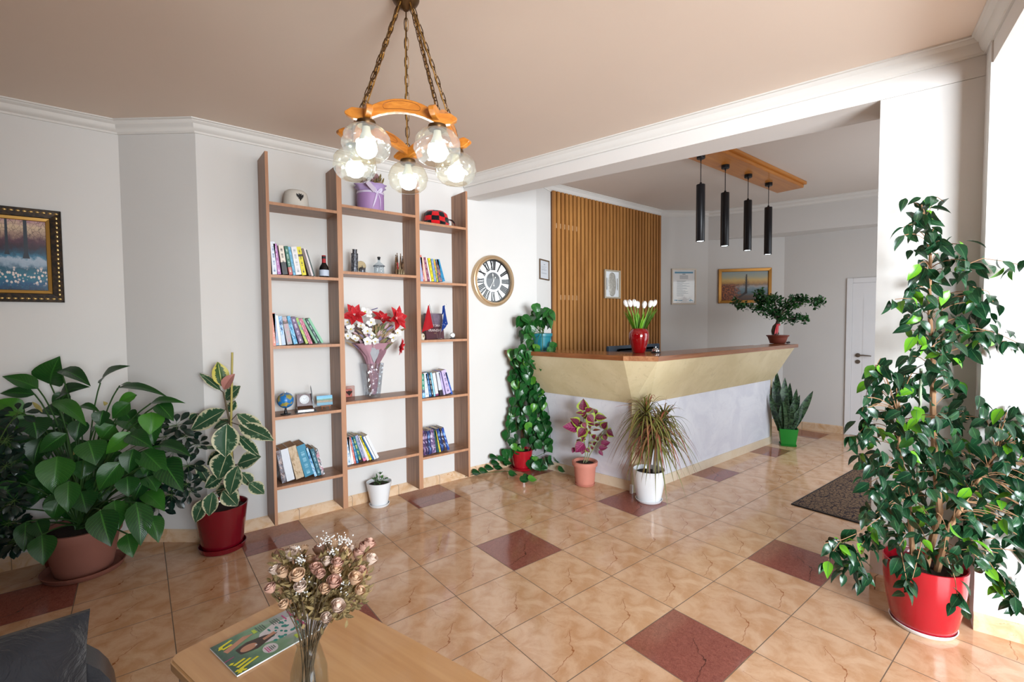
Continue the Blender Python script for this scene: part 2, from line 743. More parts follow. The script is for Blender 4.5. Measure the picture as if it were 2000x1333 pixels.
def moulding(name, pts, z, inside, s=1.0):
    """Ceiling moulding along a polyline of wall corners, mitred."""
    pts = [Vector(p) for p in pts]
    prof = [(0.0, -.082), (.010, -.082), (.012, -.070), (.024, -.060), (.030, -.045), (.034, -.028), (.048, -.018), (.052, -.010), (.062, -.008), (.062, 0.0), (0.0, 0.0)]
    k = len(pts)
    ns = []
    for a, b in zip(pts, pts[1:]):
        d = (b - a).normalized()
        o = Vector((-d.y, d.x))
        if (Vector(inside) - a).dot(o) < 0:
            o = -o
        ns.append(o)
    bm = BM()
    rows = []
    for i in range(k):
        if i == 0:
            m = ns[0]
        elif i == k - 1:
            m = ns[-1]
        else:
            m = (ns[i - 1] + ns[i]).normalized()
            m = m / m.dot(ns[i])
        rows.append([bm.verts.new((pts[i].x + m.x * o * s, pts[i].y + m.y * o * s, z + dz * s)) for o, dz in prof])
    for A, B in zip(rows, rows[1:]):
        for j in range(len(prof) - 1):
            bm.faces.new((A[j], A[j + 1], B[j + 1], B[j]))
    bm.faces.new(rows[0])
    bm.faces.new(rows[-1][::-1])
    bmesh.ops.recalc_face_normals(bm, faces=bm.faces)
    ob = obj(name, bm, TRIM, smooth=30)
    ob['kind'] = 'structure'


def slab(name, poly, z0, z1, m):
    bm = BM()
    prism(bm, poly, z0, z1)
    ob = obj(name, bm, m, smooth=0)
    ob['kind'] = 'structure'
    return ob


MID = (0.0, 0.5)
NMID = (3.0, 0.9)
slab('floor', [(-6.2, -5.4), (6.4, -5.4), (6.4, 2.7), (-6.2, 2.7)], -0.1, 0.0, FLOOR)
# lobby
wall('wall_left', (-6.1, 2.34), KNK_L, 0, H1, MID)
wall('wall_left_corner', KNK_L, KNK_R, 0, H1, (0, -3))
wall('wall_back', KNK_R, RET_A, 0, 3.05, MID)
wall('wall_west', (-6.0, -5.3), (-6.0, 2.46), 0, H1, MID, m=plaster('west_wall_bounce_cut', '7A6A5C'))  # unseen wall, coloured dark to cut bounce light on the left side
wall('wall_right', STP, RW_END, 0, 3.05, MID, t=0.137)
wall('wall_right_pillar', O_PIL, COR, 0, 2.62, MID, t=0.28)
# south wall with the window opening the daylight comes through
wall('wall_south_lower', (-6.1, -5.18), (2.6, -5.18), 0, 0.45, MID)
wall('wall_south_upper', (-6.1, -5.18), (2.6, -5.18), 2.45, H1, MID)
wall('wall_south_west', (-6.1, -5.18), (-2.2, -5.18), 0.45, 2.45, MID)
wall('wall_south_east', (0.60, -5.18), (2.6, -5.18), 0.45, 2.45, MID)
bm = BM()
for x in (-2.0, -1.21, -.43, .355):
    box(bm, (x, -5.26, 0.45), (x + 0.045, -5.2, 2.45))
box(bm, (-2.0, -5.26, 0.45), (0.40, -5.2, 0.5))
box(bm, (-2.0, -5.26, 2.40), (0.40, -5.2, 2.45))
obj('window_1', bm, mat('window_frame_white', 'F2F2F0', 0.4), smooth=0)['kind'] = 'structure'
# beams
BF0, BF1 = Vector((0.713, 2.005)), O_PIL
BB0, BB1 = Vector((0.873, 1.99)), Vector((1.687, -0.90))
slab('beam_front', [BF0, BF1, COR, COR - NRM * 0.28, BB1, BB0], 2.622, 3.06, BEAMP)
B2A, B2D = STP, Vector((-0.962, -0.273)).normalized()
slab('beam_right', [COR, COR + B2D * 7.6, COR + B2D * 7.6 + E1 * 0.42, STP + E1 * 0.42, STP + E1 * 0.42 - NRM * .137], 2.622, 2.95, BEAMP)
slab('ceiling', [(-6.15, -5.35), (2.6, -5.35), RW_END, STP, COR, O_PIL + Vector((.02, 0)), BF0 + Vector((.05, 0)), (0.74, 2.05), (-1.30, 2.05), (-1.72, 2.42), (-6.15, 2.42)], H1, H1 + 0.1, CEIL)
moulding('trim_1', [(-6.0, 2.34), KNK_L, KNK_R, (0.70, 2.0)], H1, (0, -1.0))
moulding('trim_2', [BF0 + Vector((0.0, -0.02)), COR, COR + B2D * 7.4], H1, (-0.5, 0.6))
# the reception nook beyond the beam
wall('wall_nook_left', RET_A, RET_B, 0, H2, (2.0, 0))
wall('wall_nook_back', RET_B, WD_R, 0, H2, NMID)
wall('wall_nook_corner', WD_R, NK_B, 0, H2, NMID)
wall('wall_nook_alcove', NK_B, AL, 0, 2.62, NMID)
wall('wall_nook_right', AL, DW_END, 0, 2.62, NMID)
slab('wall_nook_bulkhead', [NK_B, BK_END, BK_END + Vector((0.6, 0)), NK_B + Vector((0.9, -0.1))], 2.604, 3.04, WALL)
wall('wall_entrance_left', (1.75, -1.72), (2.45, -1.72), 0, H2, NMID)
wall('wall_entrance_right', (4.75, -1.72), (5.9, -1.72), 0, H2, NMID)
wall('wall_entrance_upper', (2.45, -1.72), (4.75, -1.72), 2.35, H2, NMID)
wall('wall_entrance_side', (1.75, -1.75), (1.80, -0.95), 0, H2, NMID)
slab('ceiling_nook', [BB0 + Vector((-.06, 0)), BB1 + Vector((-.06, 0)), (1.7, -1.85), (6.0, -1.85), (5.6, 2.3), (0.8, 2.3)], H2, H2 + 0.1, plaster('ceiling_nook_paint', 'DCD3CB'))
moulding('trim_3', [(1.30, 2.0), RET_A, RET_B, WD_R, NK_B, BK_END], H2, NMID)
# skirting
skirting('baseboard_left', (-6.0, 2.34), KNK_L, MID)
skirting('baseboard_left_corner', KNK_L, KNK_R, (0, -3))
skirting('baseboard_back', KNK_R, RET_A, MID)
skirting('baseboard_nook_right', AL, AL + (DW_END - AL) * 0.26, NMID, 0.10)
skirting('baseboard_nook_alcove', NK_B, AL, NMID, 0.10)
skirting('baseboard_pillar', O_PIL, COR, MID)
skirting('baseboard_right', STP, RW_END, MID)

# door in the far wall
dd = (DW_END - AL).normalized()
din = Vector((-dd.y, dd.x)) if Vector((-dd.y, dd.x)).dot(Vector(NMID) - AL) > 0 else Vector((dd.y, -dd.x))
DP = Vector((5.352, 0.285))
DP = AL + dd * (DP - AL).dot(dd)
DM = Matrix(((dd.x, din.x, 0, DP.x), (dd.y, din.y, 0, DP.y), (0, 0, 1, 0), (0, 0, 0, 1)))
DOORW = mat('door_white', 'EDEEF0', 0.35, var=0.02)
STEEL = mat('brushed_steel', '8F8880', 0.35, 1.0, var=0.05)
door = thing('door_1', None, None, (DP.x, DP.y, 0))
door.matrix_world = DM
door['kind'] = 'structure'
bm = BM()
box(bm, (0.0, 0.0, 0.0), (0.062, 0.022, 1.99), bev=0.004)
box(bm, (0.888, 0.0, 0.0), (0.95, 0.022, 1.99), bev=0.004)
box(bm, (0.062, 0.0, 1.928), (0.888, 0.022, 1.99), bev=0.004)
obj('door_frame', bm, DOORW, door)
bm = BM()
box(bm, (0.064, 0.0, 0.006), (0.886, 0.014, 1.926))
box(bm, (0.17, 0.010, 0.25), (0.78, 0.0165, 1.75), bev=0.003)
leafd = obj('door_leaf', bm, DOORW, door)
bm = BM()
hx, hz = 0.128, 1.022
tube(bm, [(hx, 0.012, hz), (hx, 0.024, hz)], 0.026, 20)
tube(bm, [(hx, 0.02, hz), (hx, 0.055, hz)], 0.010, 12)
tube(bm, bez((hx - .004, 0.055, hz), (hx + .06, 0.062, hz + .006), (hx + .135, 0.05, hz - .004), 8), [.011, .011, .010, .010, .009, .009, .008, .008, .007], 10)
obj('handle', bm, STEEL, door)
bm = BM()
tube(bm, [(hx, 0.012, hz - .082), (hx, 0.022, hz - .082)], 0.026, 20)
tube(bm, [(hx, 0.02, hz - .082), (hx, 0.027, hz - .082)], 0.008, 10)
obj('lock_plate', bm, STEEL, door)

# ------------------------------------------------------------------ bookshelf on the back wall
SHW = wood('shelf_walnut_laminate', '7A5640', 'AA8062', axis=2, freq=30, rough=0.42, stretch=0.05)
SHW_H = wood('shelf_board_laminate', '7A5640', 'AA8062', axis=0, freq=30, rough=0.38, stretch=0.05)
EDGE = wood('shelf_edge_band', 'A9795A', 'BE8E6C', axis=2, freq=40, rough=0.45, stretch=0.05)
YB, YF = 1.999, 1.760                            # wall side and front of the bookshelf
ZB, ZT = 0.087, 2.615
XS = [(-1.000, -0.981), (-0.535, -0.499), (0.092, 0.128), (0.577, 0.596)]
BAY = [(-0.981, -0.535), (-0.499, 0.092), (0.128, 0.577)]
SHELF_Z = {'L': [2.288, 1.802, 1.319, 0.833, 0.350], 'M': [2.341, 1.854, 0.883, 0.393], 'R': [2.299, 1.809, 1.326, 0.839, 0.348]}
bs = thing('bookshelf', 'tall open walnut bookshelf of three bays fixed to the back wall', 'bookshelf', (-0.2, 1.88, ZB))
for x0, x1 in XS:
    bm = BM()
    box(bm, (x0, YF + .002, ZB), (x1, YB, ZT), 0)
    box(bm, (x0, YF, ZB), (x1, YF + .002, ZT), 1)
    obj('upright', bm, [SHW, EDGE], bs, smooth=0, world=True)
for key, (x0, x1) in zip('LMR', BAY):
    for z in SHELF_Z[key]:
        bm = BM()
        box(bm, (x0, YF + .003, z - 0.020), (x1, YB, z), 0)
        box(bm, (x0, YF + .001, z - 0.020), (x1, YF + .003, z), 1)
        obj('shelf', bm, [SHW_H, EDGE], bs, smooth=0, world=True)

# ------------------------------------------------------------------ slatted wooden wall behind the reception
SLAT = wood('slat_pine', '94602C', 'C08848', axis=2, freq=22, rough=0.5, stretch=0.05, per_island=0.45)
GAP = mat('slat_backing', '4A2810', 0.8)
sl = thing('slatted_wall_panel', 'orange brown wall panel of upright wooden slats behind the reception counter', 'wall panel', (2.98, 2.12, 1.46))
bm = BM()
box(bm, (1.945, 2.112, 0.02), (4.022, 2.129, 2.925))
obj('backing', bm, GAP, sl, smooth=0, world=True)
bm = BM()
ns, x0, x1 = 32, 1.945, 4.022
pt = (x1 - x0) / ns
for i in range(ns):
    a = x0 + pt * i
    z1 = 2.925
    box(bm, (a, 2.086, 0.02), (a + pt * 0.66, 2.112, z1), bev=0.002)
obj('slats', bm, SLAT, sl, smooth=0, world=True)
bm = BM()
RS = random.Random(3)
for z, i0, i1 in ((2.52, 0, 6), (1.72, 1, 6)):
    for i in range(i0, i1):
        a = x0 + pt * i + pt * 0.66
        box(bm, (a, 2.098, z), (a + pt * 0.34, 2.110, z + 0.055))
obj('cross_batten', bm, mat('batten_pale', 'A88A6A', 0.6), sl, smooth=0, world=True)

# ------------------------------------------------------------------ reception counter
def marble_paint(name, a, b, c2, rough=0.35):
    n = NT(name)
    f = n.noise(n.tc(), 2.6, 6, 0.62, 1.2)
    g = n.noise(n.tc(), 9.0, 6, 0.7, 2.0)
    c = n.mix(n.step(f, 0.35, 0.65), a, b)
    c = n.mix(n.math('MULTIPLY', n.step(g, 0.55, 0.72), 0.5), c, c2)
    n.set(col=c, rough=rough, spec=0.5)
    n.bump(g, 0.04, 0.002)
    return n.m


CREAM = marble_paint('counter_cream_stucco', 'CFC09C', 'C4B48E', 'AC9C7A', 0.32)
WHITEM = marble_paint('counter_white_stucco', 'DADADF', 'CCCCD4', 'C0BEC6', 0.35)
TOPW = wood('counter_top_oak', '6E3F22', '96603A', axis=0, freq=20, rough=0.25, stretch=0.05, coat=0.3, knots=(2.2, 7.0, 1.0))
TOPL = wood('counter_top_oak_side', '6E3F22', '96603A', axis=1, freq=20, rough=0.25, stretch=0.05, coat=0.3, knots=(7.0, 2.2, 1.0))
B0, B1, B2, B3 = Vector((1.425, 1.985)), Vector((1.607, .760)), Vector((1.72, .688)), Vector((4.177, .688))
U0, U1, U2, U3 = Vector((1.420, 1.985)), Vector((1.585, .745)), Vector((1.72, .674)), Vector((4.18, .676))
T0, T1, T2, T3 = Vector((1.186, 1.985)), Vector((1.372, .674)), Vector((1.509, .452)), Vector((4.234, .467))
I0, I1, I3 = Vector((1.60, 1.985)), Vector((1.80, .88)), Vector((4.177, .80))
rc = thing('reception_counter', 'L shaped reception counter with flared cream upper band over white marbled base', 'reception counter', (2.6, 1.0, 0))
ZM, ZU = 0.768, 1.150
bm = BM()
prism(bm, [B0, B1, B2, B3, I3, I1, I0], 0.0, ZM)
obj('base_panel', bm, WHITEM, rc, smooth=0, world=True)
bm = BM()
prism(bm, [U0, U1, U2, U3, I3, I1, I0], ZM, ZU, top=[T0, T1, T2, T3, I3, I1, I0])
obj('upper_panel', bm, CREAM, rc, smooth=0, world=True)
bm = BM()
prism(bm, [Vector((1.562, .736)), Vector((1.705, .668)), Vector((1.735, .692)), Vector((1.622, .80))], 0.0, ZM + .01)
obj('corner_post', bm, CREAM, rc, smooth=0, world=True)
bm = BM()
for a, b in ((B0, B1), (B2, B3)):
    d = (b - a).normalized()
    o = Vector((d.y, -d.x)) * 0.011
    prism(bm, [a, b, b + o, a + o], 0.0, 0.085)
obj('skirting', bm, marble_paint('counter_skirting_tile', 'D8C9B2', 'D2BFA4', 'C4A888', 0.3), rc, smooth=0, world=True)
bm = BM()
box(bm, (B3.x - .035, B3.y - .006, 0), (B3.x + .005, B3.y + .10, ZM + .002))
obj('end_post', bm, CREAM, rc, smooth=0, world=True)
bm = BM()
p = Vector((1.556, .736))
box(bm, (p.x - .012, p.y - .014, 0.0), (p.x + .012, p.y + .008, 0.075), bev=.002)
obj('corner_guard', bm, mat('guard_plastic', 'E4E0DA', 0.3), rc, smooth=0, world=True)

W1, W2, W3 = Vector((1.357, .667)), Vector((1.500, .436)), Vector((4.30, .452))
W0 = Vector((1.170, 1.985))
wt = thing('countertop', 'knotty brown wooden top running along the L shaped reception counter', 'countertop', (2.6, 1.0, ZU))
J = Vector((1.78, .98))
K = Vector((1.70, .56))
bm = BM()
prism(bm, [W0, W1, K, J, Vector((1.53, 1.985))], ZU, 1.19)
obj('side_board', bm, TOPL, wt, smooth=0, world=True)
bm = BM()
prism(bm, [W1, W2, K], ZU, 1.19)
obj('corner_board', bm, wood('counter_top_corner', '8E5A3C', 'B98862', axis=0, freq=20, rough=0.25, stretch=0.1, coat=0.3), wt, smooth=0, world=True)
bm = BM()
prism(bm, [W2, W3, Vector((4.32, .70)), Vector((2.05, .80)), J, K], ZU, 1.19)
bmesh.ops.bevel(bm, geom=[e for e in bm.edges if abs(e.verts[0].co.z - e.verts[1].co.z) < 1e-4], offset=0.004, segments=2, affect='EDGES')
obj('front_board', bm, TOPW, wt, smooth=0, world=True)

# ------------------------------------------------------------------ pendant lamps on their ceiling board
PINE = wood('pine_orange', 'B06A24', 'D08A3A', axis=0, freq=16, rough=0.35, stretch=0.06, coat=0.2)
BLACK = mat('black_metal', '15151A', 0.38, 0.3, var=0.05)
def lamp_emit(name, col, st):
    n = NT(name)
    n.set(col='FFFFFF', emit=lin(col), estr=st)
    return n.m
LED = lamp_emit('led_glow', 'E8FBFF', 9.0)
pb = thing('pendant_board', 'long orange pine board on the ceiling above the reception counter', 'ceiling board', (3.1, .49, 2.93))
bm = BM()
box(bm, (2.02, .352, 2.93), (4.10, .63, 2.965), bev=0.004)
obj('lower_board', bm, PINE, pb, smooth=0, world=True)
bm = BM()
box(bm, (2.0, .33, 2.965), (4.125, .652, 2.999), bev=0.004)
obj('upper_board', bm, wood('pine_orange_upper', 'B06A24', 'D08A3A', axis=0, freq=16, rough=0.35, stretch=0.06), pb, smooth=0, world=True)
PEND = [((1364, 305), 364, 471), ((1417, 323), 381, 482), ((1463, 341), 394, 490), ((1505, 357), 407, 496)]
labels = ['black tube pendant lamp nearest the beam', 'second black tube pendant lamp from the beam', 'third black tube pendant lamp from the beam', 'black tube pendant lamp nearest the far wall']
pend0 = None
for i, ((cx, cy), yt, yb) in enumerate(PEND):
    p = on_z(cx, cy, 2.93)
    p = Vector((p.x, 0.513, 2.93))
    d = depth(p)
    zt, zb = at(cx, yt, d).z, at(cx, yb, d).z
    if pend0 is None:
        t = thing('pendant_lamp', labels[0], 'pendant lamp', p, group='pendant lamps over the reception counter')
        L0, tl0 = 2.93 - zb, zt - zb
        tl0 = 0.50
        bm = BM(); lathe(bm, [(0, -.0305), (.034, -.0305), (.036, -.027), (.036, 0), (0, 0)], 24)
        obj('canopy', bm, BLACK, t)
        bm = BM(); tube(bm, [(0, 0, -.03), (0, 0, -L0 + tl0 + .02)], .0035, 8); tube(bm, [(0, 0, -.055), (0, 0, -.03)], [.004, .009], 10)
        obj('cord', bm, BLACK, t)
        bm = BM(); lathe(bm, [(0, -L0 + tl0 + .022), (.008, -L0 + tl0 + .02), (.012, -L0 + tl0 + .002), (.036, -L0 + tl0), (.0375, -L0 + tl0 - .003), (.0375, -L0 + .002), (.036, -L0), (.031, -L0 + .001), (.030, -L0 + .016), (0, -L0 + .016)], 28)
        obj('tube', bm, BLACK, t)
        bm = BM(); lathe(bm, [(0, -L0 + .004), (.029, -L0 + .004), (.029, -L0 + .014), (0, -L0 + .014)], 24)
        obj('light_disc', bm, LED, t)
        pend0 = t
    else:
        t = dup(pend0, p, labels[i])
    l = D.lights.new('pendant_spot', 'SPOT')
    l.energy = 6; l.spot_size = 1.3; l.spot_blend = 0.6; l.color = (.85, .96, 1); l.shadow_soft_size = .028
    lo = D.objects.new('pendant_spot', l); COL.objects.link(lo); lo.location = (p.x, p.y, p.z - L0 - .004)

# ------------------------------------------------------------------ chandelier
CH = Vector((-0.792, 0.092, 2.80))
FWD = Vector((math.sin(.673892), math.cos(.673892), 0))
RGT = Vector((FWD.y, -FWD.x, 0))
ch = thing('chandelier', 'rustic wooden ring chandelier with five amber glass shades hung on brass chains', 'chandelier', CH)
AMB = NT('varnished_honey_wood')
g = AMB.noise(AMB.scaled(AMB.tc(), (3, 3, 9)), 6.0, 4, 0.6, 0.8)
AMB.set(col=AMB.ramp(g, [(0.3, 'B8691F'), (0.7, 'D88D38')]), rough=0.3, coat=0.3)
AMB = AMB.m
BRASS = mat('aged_brass', '5E4428', 0.38, 0.8, var=0.25, vs=40)
CORD = mat('gold_flex', 'A87A38', 0.4, 0.5)
def hammered():
    n = NT('amber_hammered_glass')
    n.t.nodes.remove(n.b)
    lw = n.node('LayerWeight')
    lw.inputs[0].default_value = .35
    fc = n.math('POWER', lw.outputs['Facing'], 2.2)
    tint = n.mix(fc, 'F8F3E2', 'C49E58')
    tr = n.node('BsdfTransparent')
    n.put(tr.inputs[0], tint)
    gl = n.node('BsdfGlossy')
    gl.inputs['Roughness'].default_value = .06
    m1 = n.node('MixShader')
    n.put(m1.inputs[0], n.math('ADD', .13, n.math('MULTIPLY', fc, .40)))
    n.put(m1.inputs[1], tr.outputs[0])
    n.put(m1.inputs[2], gl.outputs[0])
    df = n.node('BsdfTranslucent')
    n.put(df.inputs[0], lin('F4F4EE'))
    m2 = n.node('MixShader')
    m2.inputs[0].default_value = .07
    n.put(m2.inputs[1], m1.outputs[0])
    n.put(m2.inputs[2], df.outputs[0])
    n.put(n.out.inputs[0], m2.outputs[0])
    return n.m
GLASS = hammered()
FROST = lamp_emit('bulb_glow', 'DCF0FF', 26.0)
SOCK = mat('bulb_base_white', 'D8DCDC', 0.4)
RR = 0.222
ctr = CH - RGT * 0.012
ctr = Vector((ctr.x, ctr.y, 0))
ang0 = math.radians(-90 - 36 + 9.5)               # the pair of shades nearest the seats
def pent(i, r=RR):
    a = ang0 + i * 2 * PI / 5
    v = RGT * math.cos(a) * r + FWD * math.sin(a) * r
    return Vector((ctr.x + v.x, ctr.y + v.y, 0))
ZR = 2.222                                        # underside of the joints
bm = BM()
lathe(bm, [(0, 0), (.052, 0), (.056, -.008), (.050, -.02), (.034, -.034), (.016, -.046), (.010, -.052), (0, -.052)], 28)
obj('ceiling_cup', bm, BRASS, ch)
P5 = [pent(i) for i in range(5)]
def beam_arc(a, b, i):
    bm = BM()
    d = (b - a)
    L = d.length
    d.normalize()
    s = Vector((-d.y, d.x, 0))
    ext = 0.075
    prof = []
    n = 16
    for k in range(n + 1):
        t = -ext + (L + 2 * ext) * k / n
        m = (t + 0) / L
        arch = max(0.0, 4 * m * (1 - m)) * 0.036 if 0 <= m <= 1 else 0.0
        h = 0.040 + (0.008 * max(0, 4 * m * (1 - m)) if 0 <= m <= 1 else 0)
        if k == 0 or k == n:
            h *= 0.25
            off = .016
        elif k == 1 or k == n - 1:
            off, h = .002, .040
        else:
            off = 0.0
        prof.append((t, arch + off, arch + off + h))
    lo, hi = [], []
    w = 0.012
    rows = []
    zz = ZR + (0.012 if i % 2 else 0.0)
    for t, z0, z1 in prof:
        c = a + d * t
        rows.append([bm.verts.new((c.x + s.x * q * w, c.y + s.y * q * w, zz + z)) for q, z in ((-1, z0), (1, z0), (1, z1), (-1, z1))])
    for A, B in zip(rows, rows[1:]):
        for k in range(4):
            bm.faces.new((A[k], A[(k + 1) % 4], B[(k + 1) % 4], B[k]))
    bm.faces.new(rows[0]); bm.faces.new(rows[-1][::-1])
    bmesh.ops.recalc_face_normals(bm, faces=bm.faces)
    bmesh.ops.bevel(bm, geom=[e for e in bm.edges], offset=.0025, segments=1, affect='EDGES')
    # carved oval line on both sides
    mid = (a + b) / 2
    for sg in (-1, 1):
        loop = []
        for k in range(24):
            q = 2 * PI * k / 24
            tt = 0.5 + 0.26 * math.copysign(abs(math.cos(q)) ** .6, math.cos(q))
            c = a + d * (L * tt)
            z = zz + 4 * tt * (1 - tt) * 0.036 + .024 + .015 * math.copysign(abs(math.sin(q)) ** .7, math.sin(q))
            loop.append(Vector((c.x + s.x * sg * (w - .0008), c.y + s.y * sg * (w - .0008), z)))
        tube(bm, loop + loop[:1], .0016, 5, mi=1, cap=False)
    return bm
CARVE = mat('carved_line', '8A4C14', 0.5)
for i in range(5):
    obj('ring_beam', beam_arc(P5[i], P5[(i + 1) % 5], i), [AMB, CARVE], ch, smooth=30, world=True)
def chain(bm, a, b, sag=0.0, link=0.042):
    a, b = Vector(a), Vector(b)
    L = (b - a).length
    n = max(4, int(L / (link * 0.78)))
    d = (b - a).normalized()
    s = d.cross(Vector((0, 0, 1))) if abs(d.z) < .98 else Vector((1, 0, 0))
    s.normalize()
    t = s.cross(d)
    for k in range(n):
        c = a + (b - a) * ((k + .5) / n)
        q = s if k % 2 else t
        lp = []
        for j in range(12):
            w = 2 * PI * j / 12
            lp.append(c + d * (link * .5 * math.cos(w) + (.004 if math.cos(w) > 0 else -.004)) + q * (.0085 * math.sin(w)))
        tube(bm, lp + lp[:1], .0021, 5, cap=False)
for i in range(5):
    p = P5[i]
    top = CH + (p - ctr).normalized() * .03 + Vector((0, 0, -.03))
    end = Vector((p.x, p.y, ZR + .068))
    bm = BM()
    chain(bm, top, end)
    obj('chain', bm, BRASS, ch, world=True)
    bm = BM()
    midp = (top + end) / 2 + Vector((R.uniform(-.012, .012), R.uniform(-.012, .012), -.02))
    tube(bm, bez(top, midp, end - Vector((0, 0, .02)), 10), .0028, 6)
    obj('flex', bm, CORD, ch, world=True)
    bm = BM()
    tube(bm, [Vector((p.x, p.y, ZR + .05)) + Vector((.011 * math.cos(q), 0, .011 + .011 * math.sin(q))) for q in [2 * PI * j / 12 for j in range(13)]], .0022, 6, cap=False)
    lathe(bm, [(0, ZR + .056), (.010, ZR + .054), (.011, ZR + .02), (.011, ZR - .002), (.034, ZR - .004), (.036, ZR - .013), (.032, ZR - .022), (0, ZR - .022)], 24, (p.x, p.y, 0))
    hook = obj('lamp_holder', bm, BRASS, ch, world=True)
    bm = BM()
    zt = ZR - .022
    prof = [(.030, .002), (.046, -.001), (.060, -.007), (.073, -.018), (.083, -.036), (.088, -.056), (.0885, -.072), (.084, -.091), (.074, -.108), (.062, -.119), (.052, -.124), (.048, -.123)]
    fine = []
    for (r0_, z0_), (r1_, z1_) in zip(prof, prof[1:]):
        st = max(1, int(math.hypot(r1_ - r0_, z1_ - z0_) / .0045))
        fine += [(r0_ + (r1_ - r0_) * j / st, z0_ + (z1_ - z0_) * j / st) for j in range(st)]
    fine.append(prof[-1])
    def honey(a, r, z, zt=zt, i=i):
        v = (z - zt) / .033
        best = 9.0
        for rw in (math.floor(v), math.floor(v) + 1):
            u = a * 9 / (2 * PI) + (.5 if rw % 2 else 0) + i * .3
            du = abs(u - round(u)) * 2 * PI * max(r, .03) / 9 / .033
            best = min(best, math.hypot(du, v - rw))
        k = max(0.0, 1 - (best / .58) ** 2.5)
        return r + .0042 * k - .002
    lathe(bm, [(r, zt + z) for r, z in fine], 108, (p.x, p.y, 0), fn=honey)
    obj('glass_shade', bm, GLASS, ch, smooth=60, world=True)
    bm = BM()
    lathe(bm, [(0, zt), (.014, zt - .002), (.016, zt - .02), (.024, zt - .040), (.030, zt - .056), (0, zt - .056)], 20, (p.x, p.y, 0))
    bulb = obj('bulb', bm, SOCK, ch, world=True)
    bm = BM()
    lathe(bm, [(.030, zt - .056), (.037, zt - .070), (.038, zt - .086), (.031, zt - .104), (.016, zt - .114), (0, zt - .117)], 24, (p.x, p.y, 0))
    gl = obj('bulb_glow', bm, FROST, bulb, world=True)

# ------------------------------------------------------------------ coffee table with what stands on it
TBW = wood('table_pine', 'BC8A58', 'DAAE7A', axis=1, freq=9, rough=0.3, stretch=0.07, coat=0.25)
TZ = 0.48
tl = on_z(325, 1285, TZ)
tf = on_z(610, 1141, TZ)
te = (tf - tl); te.z = 0
TWID = te.length
te.normalize()
tang = math.atan2(te.y, te.x)
tb = thing('coffee_table', 'low pine coffee table with rounded corners in front of the bookshelf', 'coffee table', (tl.x, tl.y, 0), tang)
bm = BM()
rad = 0.035
pts = []
TL = 0.98
for cx, cy, a0 in ((TWID - rad, -rad, 0), (rad, -rad, 90), (rad, -TL + rad, 180), (TWID - rad, -TL + rad, 270)):
    for k in range(7):
        a = math.radians(a0 + 15 * k)
        pts.append(Vector((cx + rad * math.cos(a), cy + rad * math.sin(a))))
prism(bm, pts, TZ - .034, TZ)
bmesh.ops.bevel(bm, geom=[e for e in bm.edges if abs(e.verts[0].co.z - e.verts[1].co.z) < 1e-5], offset=.006, segments=3, affect='EDGES')
obj('table_top', bm, TBW, tb, smooth=35)
TLEG = wood('table_leg_pine', 'A06A38', 'C08A50', axis=2, freq=12, rough=0.35, stretch=0.07)
for x, y in ((.06, -.06), (TWID - .06, -.06), (.06, -TL + .06), (TWID - .06, -TL + .06)):
    bm = BM(); box(bm, (x - .025, y - .025, 0), (x + .025, y + .025, TZ - .034), bev=.004)
    obj('leg', bm, TLEG, tb, smooth=0)
bm = BM()
for a, b in (((.08, -.075, TZ - .10), (TWID - .08, -.055, TZ - .034)), ((.08, -TL + .055, TZ - .10), (TWID - .08, -TL + .075, TZ - .034)), ((.05, -TL + .08, TZ - .10), (.07, -.08, TZ - .034)), ((TWID - .07, -TL + .08, TZ - .10), (TWID - .05, -.08, TZ - .034))):
    box(bm, a, b)
obj('apron', bm, TLEG, tb, smooth=0)

# ------------------------------------------------------------------ armchair in the near left corner
VEL = NT('grey_velvet')
f = VEL.noise(VEL.tc(), 5.0, 4, 0.6, 1.0)
VEL.set(col=VEL.ramp(f, [(0.35, '11131A'), (0.7, '201F25')]), rough=0.8, sheen=0.15)
VEL.bump(VEL.noise(VEL.tc(), 9, 5, .6, 1.2), 0.8, 0.03)
VEL = VEL.m
LEA = mat('black_leather', '17171C', 0.32, var=0.2, vs=30, bump=0.1, bs=160)
def soft_box(a, b, bev, seg=5, puff=0.0):
    bm = BM()
    box(bm, a, b)
    bmesh.ops.bevel(bm, geom=list(bm.edges), offset=bev, segments=seg, affect='EDGES', clamp_overlap=True)
    return bm
ac = thing('armchair', 'dark grey velvet cushioned armchair with black leather sides beside the coffee table', 'armchair', (-2.135, -.375, 0), math.radians(4))
def rounded_slab(x0, x1, z0, z1, y0, y1, r, bev):
    bm = BM()
    pts = [(x0, z0), (x1, z0)]
    for cx, a0 in ((x1 - r, 0), (x0 + r, 90)):
        for k in range(9):
            a = math.radians(a0 + 90 * k / 8)
            pts.append((cx + r * math.cos(a), z1 - r + r * math.sin(a)))
    A = [bm.verts.new((x, y0, z)) for x, z in pts]
    B = [bm.verts.new((x, y1, z)) for x, z in pts]
    bm.faces.new(A)
    bm.faces.new(B[::-1])
    for i in range(len(pts)):
        j = (i + 1) % len(pts)
        bm.faces.new((A[j], A[i], B[i], B[j]))
    bmesh.ops.recalc_face_normals(bm, faces=bm.faces)
    bmesh.ops.bevel(bm, geom=[e for e in bm.edges if abs(e.verts[0].co.y - e.verts[1].co.y) < 1e-5], offset=bev, segments=4, affect='EDGES', clamp_overlap=True)
    return bm
obj('backrest', rounded_slab(-.43, .392, .08, .672, .17, .36, .20, .045), LEA, ac, smooth=50)
for nm_x in ((.26, .372), (-.43, -.30)):
    bm = soft_box((nm_x[0], -.46, .08), (nm_x[1], .24, .46), .05)
    obj('armrest', bm, LEA, ac, smooth=60)
bm = soft_box((-.30, -.48, .12), (.30, .22, .40), .05)
